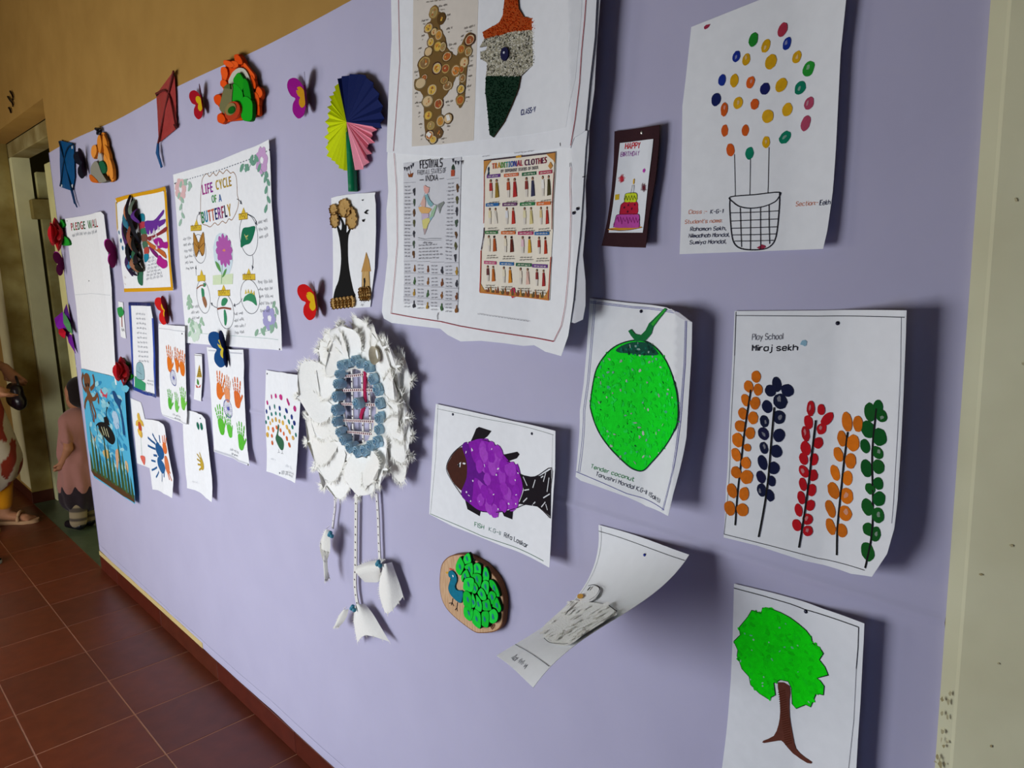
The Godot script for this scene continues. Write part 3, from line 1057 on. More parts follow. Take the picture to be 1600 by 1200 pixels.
	var crown := pts("-42.3 132.8 -31.5 135.3 -16 135 -1.9 132.3 12.1 126.6 21.8 122.4 30.6 115.7 32.1 108.2 44.4 105.8 49.4 101.4 43.9 89.4 52.7 83.4 58 74.6 41.5 61.3 46.4 60.3 52.8 55.5 52.2 42.3 41.3 38.7 33.7 14.3 26.2 13.9 12 0.5 6 5.1 4 28.7 -1 36.4 -12.7 33.9 -22.1 25 -19.1 7.6 -29.7 -3.3 -43.5 -0.5 -57.6 7.4 -60.4 19 -72.2 26.9 -76.3 36.7 -80.4 44.1 -79.3 53.4 -86.1 64.9 -76.1 78.8 -77.6 90.8 -65.3 110.1 -58.9 123.5 -44.5 123.5")
	fill(crown)
	part("crown", "paint")
	lay = 1.6
	specks(260, crown, 6.0, ["02f402", "08e60a", "06fa06", "04da08", "0ae812"])
	specks(40, crown, 2.6, ["6ed0a0", "9fd8c0"])
	stuff(part("paper_scrap", "paint"))
	lay = 2.0
	k("0f3a1c")
	line(crown, 0.9, true)
	part("outline", "ink")
	k("6b3a2c")
	fill(sm("-16.1 28.8 1.6 30.2 1.9 8.2 3.2 -15.9 8.9 -43 14.3 -60.1 27 -65.1 39.6 -65.9 32.4 -71.6 9.9 -69.9 -4.8 -59.7 -12.1 -60.7 -33.6 -75 -35 -71.9 -19.5 -56.8 -12.9 -35.9 -11.1 -15 -12.9 9.1", true, 2))
	part("trunk", "paint")
	lay = 2.4
	k("57291c")
	for i in 24:
		var a := Vector2(-11, 17.4).lerp(Vector2(2.4, -61.2), i / 24.0) / 1000.0
		line(PackedVector2Array([a + Vector2(-0.004, -0.004), a + Vector2(0.006, 0.004)]), 1.2)
	part("crayon_stroke", "ink")
	lay = 1.0
	pins("20.7 149")

	thing("birthday_card", "small birthday card in a dark brown paper frame with a three-tier cake", "card", "", -0.468, 1.610, 0.006, [[0, 5, 42, 8, 1.3], [-90, 20, 90, 5, 1.5]])
	sheet("frame", "-25.8 85.4 -6.1 84.4 14.5 83.4 40.2 81.8 62.9 81.3 62.6 66 62.1 54.8 59.3 30.7 56.1 6.4 50 -21.3 44.5 -51.2 41.7 -90.5 -5.5 -88.5 -49.4 -84.8 -40.3 -46.4 -32.7 -2.4 -30.2 18.4 -27.8 40.8", "foam", "3a2122", 0.0008)
	lay = 2.0
	k("e9ebee")
	fill("-14.7 66.8 17 65.4 53.1 63.1 51.1 48 48.8 31.9 46.1 15.7 43 -0.6 39.1 -25.5 36.4 -50.7 33.8 -68.2 -2.5 -66.6 -35.8 -65.1 -32.3 -43.3 -28.3 -20.4 -23.9 5.6 -19.9 31.3 -17 51.7")
	part("card_paper", "paper")
	lay = 3.0
	k("cf2a32")
	say("HAPPY", Vector2(-5.2, 56.8), Vector2(24.6, 54.1), 8.4, 1.5)
	k("9a3a9e")
	say("BIRTHDAY", Vector2(-13.5, 46.7), Vector2(23.6, 44.2), 6.4, 0.7)
	part("lettering", "ink")
	for s in [["d23140", Vector2(-11.4, 14), 46], ["6a2230", Vector2(33.7, -3.1), 46], ["c33fb0", Vector2(34.5, 21.2), 24]]:
		k(s[0])
		for i in 18:
			var d: Vector2 = Vector2.from_angle(TAU * i / 18.0 + 0.1) * (s[2] * 0.000145) * rng.randf_range(0.7, 1.15)
			line(PackedVector2Array([s[1] / 1000.0, s[1] / 1000.0 + d]), 0.8)
		ell(s[1] / 1000.0, s[2] * 0.00005, s[2] * 0.00006, 0, 0.1, 9)
		part("firework", "ink")
	k("d9b52c")
	fill("-24.3 -8.4 -16.1 -8.2 -16.8 -16.3 -24.8 -16.8")
	part("yellow_star", "ink")
	k("d9922c")
	ell(Vector2(-2.9, -60.2) / 1000.0, 69.5 / 2000.0, 5.3 / 2000.0, 0, 0.0, 20)
	part("plate", "ink")
	lay = 3.5
	k("c44fa8")
	fill(sm("-26.3 -57.3 -23.6 -47.3 -21.6 -40.7 -17.1 -38.8 0.5 -39.4 21.4 -40.5 25.5 -44.6 26.1 -53.5 25.8 -60.4 -0.7 -59.5", true, 2))
	part("cake_tier", "paint")
	k("c01f3c")
	fill(sm("-15.3 -38.4 -14.2 -30.2 -12.5 -24.2 -6.2 -20.6 5.6 -20.8 19.4 -22.5 21.5 -30.9 20.3 -40.6 0.5 -39.6", true, 2))
	part("cake_tier", "paint")
	k("d3e32b")
	fill(sm("-6.2 -20.6 -5.3 -11.6 -1.7 -8.4 15.6 -9 19.7 -13.7 17.1 -22.4", true, 2))
	part("cake_tier", "paint")
	lay = 4.2
	k("8a2068")
	line("-21.4 -45.7 -18.5 -42.3 -15.9 -50.4 -13.3 -42.6 -10.1 -53.4 -7.6 -43.8 -3.9 -50.2 -1.5 -43.6 2.3 -53.6 4.7 -44.5 8.5 -51.7 11.3 -44.4 15.1 -52.9 17.7 -45.3 22.1 -53 25.1 -47.5", 0.9)
	k("231a1e")
	line("-5.5 -17.7 -3 -11.8 -0.4 -18.6 2.3 -12.2 4.9 -19 7.8 -12.3 10.7 -19.1 13.3 -13.1 16.8 -18.6", 0.8)
	line(sm("-26.3 -57.3 -23.6 -47.3 -21.6 -40.7 -17.1 -38.8 0.5 -39.4 21.4 -40.5 25.5 -44.6 26.1 -53.5 25.8 -60.4", false), 0.6)
	line(sm("-15.3 -38.4 -14.2 -30.2 -12.5 -24.2 -6.2 -20.6", false), 0.6)
	line(sm("-6.2 -20.6 -5.3 -11.6 -1.7 -8.4 15.6 -9 19.7 -13.7 17.1 -22.4", false), 0.6)
	line("5.9 -9.4 9.3 2.7 13.3 2.3 11.3 -9.2", 0.5)
	line(sm("-36 -59.2 -18.6 -62.7 -0.5 -63.5 33.2 -60.8", false), 0.6)
	k("5a1030")
	for q in [Vector2(-6.5, -29), Vector2(1.2, -26), Vector2(8.3, -31.7), Vector2(14.4, -26.1), Vector2(0.4, -35.5)]:
		ell(q / 1000.0, 0.0015, 0.0018, 0, 0.2, 7)
	part("icing_line", "ink")
	k("e0b040")
	ell(Vector2(12.3, 7.8) / 1000.0, 0.0016, 0.0042, -8, 0, 10)
	part("candle_flame", "ink")
	pins("29 75.5", "c9c4ba")

	# the sheet that the breeze lifts away from the wall
	thing("duck_collage", "white paper with a cotton duck, its lower half blown out from the wall", "collage", "", -0.535, 1.058, 0.004, [])
	curl = [0.0, 0.0, 0.0207, -0.4917, 0.0155, 13.2312, -30.5777]
	sheet("paper", PackedVector2Array([Vector2(0, 0), Vector2(0.105, 0.001), Vector2(0.21, 0), Vector2(0.21, -0.15), Vector2(0.21, -0.297), Vector2(0.1, -0.296), Vector2(0, -0.297), Vector2(0, -0.15)]))
	k("3a3a44")
	line(pts("0 -11 210 -11"), 0.8)
	line(pts("6 -2 6 -200"), 0.5)
	line(pts("2 -262 208 -262"), 0.8)
	part("border_line", "ink")
	k("efeee8")
	var duck := sm("3.2 -142.1 45 -135.7 87.4 -130.2 124.1 -128.8 152.7 -129.9 208 -141.7 208 -152.1 208 -171.4 208 -186.6 208 -199.5 208 -219.5 191.1 -228.4 142.9 -233 75 -226 18.3 -209.4 5.9 -190.3 2 -171.8 2 -157.4")
	fill(duck, 0.004)
	part("cotton_body", "cloth")
	lay = 15.0
	specks(70, duck, 11.0, ["f2f0ea", "e6e3da", "f6f5f0", "d2cec4"])
	part("cotton_tuft", "cloth")
	k("f0efec")
	fill(sm("14 -129.5 24.4 -120.4 23.6 -109.7 39.5 -102.6 60.4 -105.2 69.7 -116.2 72.4 -126 58.3 -135.6 35.7 -137.8"), 0.0042)
	part("cotton_head", "cloth")
	lay = 16.0
	k("24242a")
	line(sm("46.7 -174.4 40.3 -162.8 50.5 -152.9", false), 1.6)
	line(sm("150.3 -130.3 188.4 -136.8 208 -140.4 208 -152.8 208 -165.9 208 -181.6", false), 1.4)
	line(sm("24.2 -108 38.9 -102.2 60.8 -103.6 71.9 -117.4 66.9 -131.5", false), 1.5)
	line(sm("107.4 -232.7 149.8 -235.2 191.1 -228.4 208 -222.9", false), 1.0)
	part("outline", "ink")
	fill(ring2(pts("32.7 -112")[0], 0.002, 0.005))
	part("eye", "ink")
	k("d9a24a")
	fill(sm("14 -129.5 23.4 -125.5 33.8 -127.9 35.7 -134.3 23.3 -135.5"))
	part("beak", "paint")
	lay = 1.0
	k("5a5c66")
	say("Duck", Vector2(70, -285), Vector2(95, -287), 9.0, 1.2)
	scrawl(Vector2(105, -283), Vector2(150, -285), 8.0, 1.2)
	part("handwriting", "ink")
	pins("113 -23.4", "2b3a8a")


func stalk(stem: String, hex: String, prints: String) -> void:
	k(hex)
	dots("leaf_print", "paint", prints, 0.05, 0.22)
	k("16161a")
	lay += 0.6
	var s := sm(stem, false)
	line(s, 2.4)
	part("stem", "ink")
	lay -= 0.6


# ---------------------------------------------------------------- the big chart with four pasted sheets
func chart() -> void:
	thing("state_chart", "large white chart with four pasted pages on India, a grain map among them", "chart", "", -0.807, 1.632, 0.009, [[0, 120, 240, 26, 1.5], [-90, 150, 330, 12, 1.6]])
	gap = 0.0055
	sheet("under_sheet", "102.1 361.8 316.3 351.3 312.6 243.5 304.4 175.2 300 122.2 289.1 68.9 287.3 31.8 280.1 -14.8 280.5 -62.9 272.9 -121.4 277.7 -161.2 278.2 -199.3 273.5 -221.6 256.1 -228.4 224.9 -224.2 167.1 -119.5 86.5 -7.4", "paper", "d4d4d8")
	gap = 0.0085
	sheet("lower_sheet", "-284.2 105.9 -85.1 95.1 90.5 86.8 259.4 69.3 287.8 64.5 283.6 39.8 277.3 -24.1 269.5 -91.7 260.5 -141.1 255.1 -191.7 242.2 -249 222.8 -284.4 173.5 -281.8 141 -273.5 112 -276.7 65.2 -275.1 -2.2 -274.4 -62.5 -279.2 -102.6 -268.9 -127.6 -257.5 -220.8 -255.2 -298.2 -253.1 -327.7 -244.6 -335.2 -230.8 -332.4 -205.6 -317.1 -150 -305.7 -109.1 -301.1 -15.3 -290 23.5 -288.9 82")
	gap = 0.0095
	sheet("upper_sheet", "-231 485.1 -59.9 458.6 104.7 424.1 314.2 370.3 309 244.4 304.7 192.9 293.9 132.4 284 65 261.8 57.6 253.2 43.5 230.3 47.8 89.2 57.2 -86.8 70.7 -259.5 97.9 -286.7 103.7 -279.6 151.3 -268.9 212.6 -247.2 318.6 -242.5 389.1", "paper", "eaebee")
	gap = 0.0100
	k("a01f35")
	line("-206.4 472.1 -216.9 382.7 -223.2 269.1 -242.3 183.4 -261.4 102", 1.3)
	line("-259.5 97.9 -257.1 27.2 -265.2 -83.5 -287.5 -177.3 -298.3 -232.4", 1.3)
	line("-298.3 -232.4 -209.8 -238.8 -123.8 -243.3 -63.5 -249.5 11.6 -254.4 114.5 -259.5 199.4 -262.2", 1.3)
	line("199.4 -262.2 221.5 -234.9 232 -203 239.2 -161.5 246.2 -120.9 251.9 -61.3 251.5 -10.3 254.2 14.6", 1.3)
	line("255 47.1 265 84.5 275 135.7 279.6 178.6 286.6 223.6 289.6 249.3 295.8 334.1", 1.3)
	part("border_line", "ink")
	gap = 0.0098
	# food map
	var food := sheet("pasted_page", "-166.6 404.2 21.9 366.6 8.9 246.7 -8.8 91.1 -104.6 96 -197.8 103.7 -181.3 257.3", "paper", "d8cfc4")
	lay = 2.0
	k("5b5348")
	print_text("INDIAN STATES", Vector2(-156.1, 366), Vector2(-76.4, 355.6), 6.0)
	scrawl(Vector2(-129.4, 354.5), Vector2(-67.8, 344.7), 3.0, 0.6)
	part("lettering", "ink", food)
	k("75592f")
	fill(sm("-116 337.8 -103.6 341.7 -94.7 331.3 -76.5 321.4 -79.6 309.7 -91.5 309.7 -90 298.2 -76.9 281.4 -73.4 264 -51.4 245.6 -42 249.2 -18 273.9 -0.6 271.4 -6.2 249.9 -16.5 224.9 -25.8 182.7 -31.6 161.5 -43.6 152.2 -49.4 170 -40.4 202 -41.3 224.3 -54.1 204.4 -79 183.5 -91.5 177 -97.5 160.7 -102.4 126.5 -119 102.3 -141.5 105.1 -152.1 133.5 -152.5 193 -177.1 209 -175.6 226.6 -160 226.7 -162.9 253.6 -136.5 265.8 -124.7 289 -132.9 310.7 -117.3 321.3", true, 3))
	part("spice_ground", "ink", food)
	lay = 2.4
	var plates := "-107.6 332.4 11.8 9.9 0 -85.8 316.7 10.8 8.7 0 -125.1 309.5 12.1 8 0 -109.2 299.2 9.2 6.6 0 -95.3 290.5 9.8 8.8 0 -120.2 283.5 9.7 7.6 0 -99.6 271.2 11.4 8.9 0 -84.5 267.4 9 8.4 0 -128.3 268.1 11.4 7.9 0 -142.7 250.8 17.5 10.8 0 -73.6 248.4 12.6 7.9 0 -104.7 233.7 12.7 9.9 0 -79.7 228.3 11.6 8.4 0 -50.3 219.3 11.7 9.4 0 -8 263.2 12.5 8.5 0 -31.8 252.5 9.6 7.1 0 -13.5 244.4 9.1 7.5 0 -26.1 228.4 11 8.9 0 -33.9 218.4 7.2 6.5 0" + " " + "-157.7 216.3 15.8 9.3 0 -122.7 198.4 14.1 10.1 0 -84.9 208.9 11 6.7 0 -138.2 180 15.6 10.2 0 -105.1 170 12.8 9.2 0 -138.2 154.1 12.4 8.4 0 -101.5 138.1 11.2 9.7 0 -78.2 139.3 11.4 8.7 0 -131.6 134.2 12.4 8.4 0 -137 117.1 12.5 8.3 0 -126.6 107.4 11.2 7.5 0 -108.9 117.5 11 8.8 0 -32.2 202.7 8.6 7.2 0 -37.9 184.8 10.1 7.9 0 -40.9 166.4 10.9 8.2 0 -76.2 197.2 13.1 7.8 0 -144.8 224.5 8.8 5.8 0"
	var f := plates.split_floats(" ", false)
	var outer := ["6e5526", "5a4220", "3f3a2c", "8a6a3a", "4b2f22", "6a4f30", "7c6a48"]
	var inner := ["c58a3a", "b5622c", "d9b04a", "a08a58", "c7762f", "d8b98a", "a3512c", "8b6b44"]
	for i in range(0, f.size() - 4, 5):
		var c := Vector2(f[i], f[i + 1]) / 1000.0
		k(outer[rng.randi() % outer.size()])
		ell(c, f[i + 2] / 800.0, f[i + 3] / 850.0, 0, 0.08, 14)
		lay += 0.3
		k("cdb48c" if i % 3 else "b99a5a")
		ell(c, f[i + 2] / 1000.0, f[i + 3] / 1050.0, 0, 0.03, 14)
		lay += 0.3
		k(inner[rng.randi() % inner.size()])
		ell(c, f[i + 2] / 1250.0, f[i + 3] / 1300.0, 0, 0.1, 12)
		lay += 0.3
		for j in 5:
			k(inner[rng.randi() % inner.size()])
			ell(c + Vector2(rng.randf_range(-0.4, 0.4) * f[i + 2], rng.randf_range(-0.4, 0.4) * f[i + 3]) / 1000.0, f[i + 2] / 5000.0, f[i + 3] / 6000.0, rng.randf() * 90, 0.3, 6)
		lay -= 0.9
		part("dish", "ink", food)
	k("e8e6df")
	lay = 4.0
	fill("-147 119.6 -139.5 124 -129.8 118.5 -137.4 112.4")
	fill("-83.5 145.8 -74 145.5 -70.8 135.9 -80.4 135")
	part("rice_cake", "ink", food)
	lay = 2.0
	k("4d4640")
	for q in [[Vector2(-92.8, 337.7), Vector2(-68.5, 335)], [Vector2(-69.7, 317.3), Vector2(-60.5, 316.2)], [Vector2(-145.8, 325.1), Vector2(-125, 323.1)], [Vector2(-73.2, 294.4), Vector2(-56.5, 293.4)], [Vector2(-22.7, 284.1), Vector2(5.3, 282.1)], [Vector2(-148.9, 298.9), Vector2(-138.9, 298.4)], [Vector2(-33.2, 273), Vector2(-25.2, 272.3)], [Vector2(-68.6, 265.8), Vector2(-46.6, 263.3)], [Vector2(-160.8, 278.9), Vector2(-148.7, 277.5)], [Vector2(-8, 233), Vector2(-1, 232.7)], [Vector2(-15.1, 218.6), Vector2(-3.6, 218)], [Vector2(-176.6, 238.6), Vector2(-160.1, 237.3)], [Vector2(-17, 202.1), Vector2(-6.4, 201.2)], [Vector2(-21.6, 185.3), Vector2(-7.4, 184.4)], [Vector2(-178.9, 199.8), Vector2(-168.5, 199)], [Vector2(-179.4, 181.9), Vector2(-159.6, 180.5)], [Vector2(-26.3, 166.7), Vector2(-15.5, 166.1)], [Vector2(-84.8, 168.4), Vector2(-63.1, 167.2)], [Vector2(-169.5, 161.8), Vector2(-163.3, 161.4)], [Vector2(-170.2, 140.6), Vector2(-155.7, 139.7)], [Vector2(-83.1, 124.4), Vector2(-73.6, 123.9)], [Vector2(-166.8, 118.6), Vector2(-157.5, 118)], [Vector2(-102, 104.2), Vector2(-86.4, 104)]]:
		scrawl(q[0], q[1], 3.2, 0.8)
		scrawl(q[0] + Vector2(4, -6), q[1] + Vector2(-8, -6), 2.2, 0.5)
		part("caption", "ink", food)
	lay = 1.0
	# grain map
	var flag := sheet("pasted_page", "22.6 363.8 284.9 302.9 279.9 229.6 266.1 142 240.8 76.1 114 83.2 6.6 89.1 13.6 245.7", "paper", "e6e7ea")
	var saffron := pts("89.5 320.7 125.1 313.9 118.6 298.4 119.9 283.2 131.4 268 157 258.8 177.4 265.2 204.8 260.8 228.3 264.1 233.4 278.5 251.9 270.2 242.1 257.5 232.4 249.1 227.3 236.8 190.1 239 149.7 243.7 105.2 251.7 73.7 252.4 32.8 255.4 28.4 267.6 50.2 270.5 70.6 272.3 81.1 282.6")
	var white := pts("32.8 255.4 73.7 252.4 105.2 251.7 149.7 243.7 190.1 239 225 237.9 225.7 217.5 212.9 226.9 202.8 232 194.1 222.5 188.8 204.7 174.6 194.8 143 187 119.6 177.9 33.8 194.3 39 214 30.9 219.6 20.6 225.6 21.2 236.2 35.9 235.7 40.5 242.7 19.5 244.5")
	var green := pts("33.8 194.3 119.6 177.9 113.1 158.6 96.5 135.4 75.3 109.7 47.4 88.8 38 94.6 34.9 134.5 30.4 170.3")
	lay = 2.0
	for g in [["saffron_ground", saffron, "b04a1c"], ["white_ground", white, "a09a84"], ["green_ground", green, "12301f"]]:
		k(g[2])
		slab(g[1], (lift(Vector2.ZERO) + 0.0002) * 1000.0, (lift(Vector2.ZERO) + 0.0032) * 1000.0, 0.0, "4a3526")
		part(g[0], "paint", flag)
	for g in [["lentil", saffron, ["d8561a", "cc4a16", "e46a28"], 1500, 0.0034, 0.0028], ["rice_grain", white, ["f2efe2", "ece6d4", "f0ecdc", "e8e2d0", "3a362a"], 2600, 0.0056, 0.0019], ["green_grain", green, ["123824", "0f2f1e", "174430"], 700, 0.0034, 0.0026]]:
		stuff(grains(g[0], g[1], g[2], g[3], g[4], g[5], flag))
	k("1d2046")
	slab(ring2(Vector2(86.2, 219.4) / 1000.0, 19.7 / 2000.0, 21.4 / 2000.0), 14.0, 17.0)
	part("bead_wheel", "paint", flag)
	k("d0d2e0")
	slab(ring2(Vector2(86.7, 221.1) / 1000.0, 0.0022, 0.0018), 17.0, 18.5)
	part("wheel_hub", "paint", flag)
	lay = 1.6
	k("3a3f78")
	say("CLASS-V", Vector2(116.5, 116.2), Vector2(153.4, 115.8), 8.0, 1.3)
	part("handwriting", "ink", flag)
	lay = 1.0
	festivals()
	clothes()
	k("2a2a30")
	for q in ["223.4 55.9 224.2 50.9", "252 21.6 252.3 15.3", "278 -2.2 284.5 -2.3"]:
		line(pts(q), 1.4)
	line("-132.3 -225.4 -135.4 -231.9 -134.2 -239.8", 1.6)
	part("tear", "ink")
	pins("267 -49.3 258.9 -55.2")


func grains(called: String, poly: PackedVector2Array, hexes: Array, n: int, long: float, wide: float, parent: Node3D) -> MeshInstance3D:
	var lo := poly[0]
	var hi := poly[0]
	for p in poly:
		lo = lo.min(p)
		hi = hi.max(p)
	var z := lift(Vector2.ZERO) + 0.0032
	for i in n:
		var c := Vector2(rng.randf_range(lo.x, hi.x), rng.randf_range(lo.y, hi.y))
		if not Geometry2D.is_point_in_polygon(c, poly):
			continue
		k(hexes[rng.randi() % hexes.size()])
		var a := Vector2.from_angle(rng.randf() * TAU)
		var u := Vector3(a.x, a.y, 0) * long / 2
		var v := Vector3(-a.y, a.x, 0) * wide / 2
		var m := Vector3(c.x, c.y, z)
		var t := m + Vector3(0, 0, wide * 0.8)
		tri3(m - u, t, m + v)
		tri3(t, m + u, m + v)
		tri3(m - u, m - v, t)
		tri3(t, m - v, m + u)
	return part(called, "paint", parent)


func festivals() -> void:
	var page := sheet("pasted_page", "-228.9 74.9 -136.6 70 -45.8 66 -54.5 -19.3 -64 -108.5 -72.4 -217.6 -155.4 -213.2 -252.5 -207.3 -241.6 -71.2", "paper", "d5d5da")
	lay = 2.0
	k("2b2b34")
	say("FESTIVALS", Vector2(-172.7, 58.4), Vector2(-102.8, 54.7), 15.0, 1.9, 0.0)
	k("4a4a54")
	say("FROM ALL STATES OF", Vector2(-181.7, 46.9), Vector2(-91.8, 42.8), 8.5, 0.9, 0.0)
	k("2b2b34")
	say("INDIA", Vector2(-155.5, 32.8), Vector2(-118, 30.6), 10.5, 1.5, 0.0)
	line("-176.2 36 -162.5 35.2", 1.0)
	line("-175.6 37 -163.8 36.6", 0.5)
	line("-113 32.7 -99.5 32.4", 1.0)
	part("lettering", "ink", page)
	for z in [["e0a9a0", "-164.1 23.6 -159.4 25.1 -154 22 -145.3 19.3 -148.1 11.5 -154 8 -160.6 10.5 -163.6 15.5"], ["d9b0a2", "-177.1 -9.1 -168.2 1.1 -162.1 6 -159.7 -6.3 -161.7 -16.9 -172.9 -14.8"], ["86b0b4", "-162.1 6 -152.9 7.9 -147 -3.2 -134.4 -13.4 -143.7 -18.1 -152.2 -12.2"], ["e0b070", "-184.6 -16 -172.9 -14.8 -148.3 -19.8 -141.8 -22.3 -151.3 -29.7 -174 -28.3 -180.6 -23.8"], ["9fc0a0", "-142.1 -26.3 -127.9 -15.2 -124.8 -18.1 -136.1 -36 -149.8 -39.2"], ["c9b6cc", "-174.1 -29 -151.4 -30 -152 -37.7 -172.9 -42"], ["d9d080", "-174 -41.9 -161.1 -38.6 -143.1 -39.6 -155.3 -51.1 -160.4 -58.9 -171.9 -58.4"], ["8fb8c0", "-149.8 -39.2 -136.1 -36 -148 -44.7"], ["b9a2a2", "-171.9 -58.4 -159.3 -59 -168.3 -70.9"], ["8a8f8a", "-123.6 -16.2 -103.6 -10.4 -100.6 -13.2 -110.9 -21.7 -116 -31.9 -118.6 -22.5"]]:
		k(z[0])
		fill(pts(z[1]))
		part("map_state", "ink", page)
	k("55555f")
	for q in ["-164.1 23.6 -159.4 25.1 -154 22 -145.3 19.3 -148.1 11.5 -147 -3.2 -134.4 -13.4 -124.6 -15.4 -103.6 -10.4 -100.6 -13.2 -110.9 -21.7 -116 -31.9 -124.8 -18.1 -136.1 -36 -143.1 -39.6 -155.3 -51.1 -159.3 -59 -169.4 -70.8 -175.2 -41.8 -175.3 -28.9 -184.6 -16 -177.1 -9.1 -168.2 1.1 -160.6 10.5 -164.1 23.6"]:
		line(pts(q), 0.5)
	part("map_outline", "ink", page)
	k("8b4a24")
	fill("-215.2 53.9 -207.3 49.1 -206.3 59.8 -205.2 51.6 -196.3 52.7 -200.6 44.4 -212.3 45.5")
	part("lamp_motif", "ink", page)
	k("b5523a")
	fill("-76.5 45.3 -71.2 46.1 -65.2 44.2 -66.9 33.6 -77.2 34.2")
	k("3a4a3a")
	fill("-75.4 46.5 -73.9 52 -69.5 56 -65.8 50.6 -65.1 45.4")
	part("pot_motif", "ink", page)
	k("3a3a44")
	for q in ["-227.7 66.8 -220.2 64.7 -212.9 65.9 -204.5 67.8 -198.3 71.1", "-72 65.8 -65.1 61.2 -57 59.7 -46.8 59.2"]:
		line(pts(q), 0.5)
		for p in pts(q):
			fill(PackedVector2Array([p, p + Vector2(0.006, 0.0), p + Vector2(0.003, -0.008)]))
	part("bunting", "ink", page)
	var rows := [[["L", 265, 330, 400, 470, 540, 605, 680], [Vector2(-230.2, 36.1), Vector2(-189.3, 33.3), Vector2(-244.6, -110.5), Vector2(-204.3, -112)]], [["R", 250, 325, 405, 480, 545, 610, 690], [Vector2(-89.7, 29.4), Vector2(-53.8, 29), Vector2(-108.9, -118.2), Vector2(-70.7, -122)]]]
	for r in rows:
		for i in 7:
			var t := i / 7.0
			var a: Vector2 = r[1][0].lerp(r[1][2], t)
			var b: Vector2 = r[1][1].lerp(r[1][3], t)
			k("6a6a74")
			line(PackedVector2Array([a / 1000.0, b / 1000.0]), 0.4)
			for j in 3:
				scrawl(a + Vector2(2, -9 - j * 7), a.lerp(b, 0.55) + Vector2(0, -9 - j * 7), 2.6, 0.6)
			k(["3e3e46", "4a5a4a", "6a4a30", "5a5a3a"][(i + r[0].size() + (2 if r[0][0] == "R" else 0)) % 4])
			var c := (a.lerp(b, 0.84) + Vector2(0, -16)) / 1000.0
			ell(c, 0.004, 0.0055, rng.randf_range(-20, 20), 0.3, 9)
			ell(c + Vector2(0, -0.006), 0.0022, 0.004, 0, 0.3, 7)
			part("festival_entry", "ink", page)
	for i in 4:
		for j in 4:
			var a: Vector2 = Vector2(-244.5, -122.1).lerp(Vector2(-108.1, -127.5), i / 3.0).lerp(Vector2(-250.5, -195.5).lerp(Vector2(-111.2, -201), i / 3.0), j / 3.0)
			k("6a6a74")
			line(PackedVector2Array([a / 1000.0, (a + Vector2(44, 0)) / 1000.0]), 0.4)
			for q in 3:
				scrawl(a + Vector2(2, -8 - q * 7), a + Vector2(24, -8 - q * 7), 2.6, 0.6)
			k(["8a5a30", "3e3e46", "4a6a44", "7a4a30", "b08a3a"][(i * 3 + j * 2) % 5])
			var c := (a + Vector2(36, -18)) / 1000.0
			ell(c, 0.004, 0.005, rng.randf_range(-30, 30), 0.3, 9)
			ell(c + Vector2(0.001, 0.006), 0.002, 0.004, 0, 0.3, 7)
			part("festival_entry", "ink", page)
	k("4a4a54")
	line("-191.4 -75.7 -169.1 -79.1 -148 -78.7 -114.8 -80", 0.6)
	scrawl(Vector2(-175.2, -88.1), Vector2(-141, -89.3), 4.0, 0.8)
	for i in 5:
		var a: Vector2 = Vector2(-190.1, -92.4).lerp(Vector2(-192.2, -118.1), i / 4.0)
		scrawl(a, a + Vector2(60 + (i * 17) % 30, 0), 2.8, 0.6)
		part("caption", "ink", page)
	k("6a6a74")
	line("-191.8 -80.2 -153.5 -82.2 -115 -83", 0.4)
	part("caption", "ink", page)
	lay = 1.0


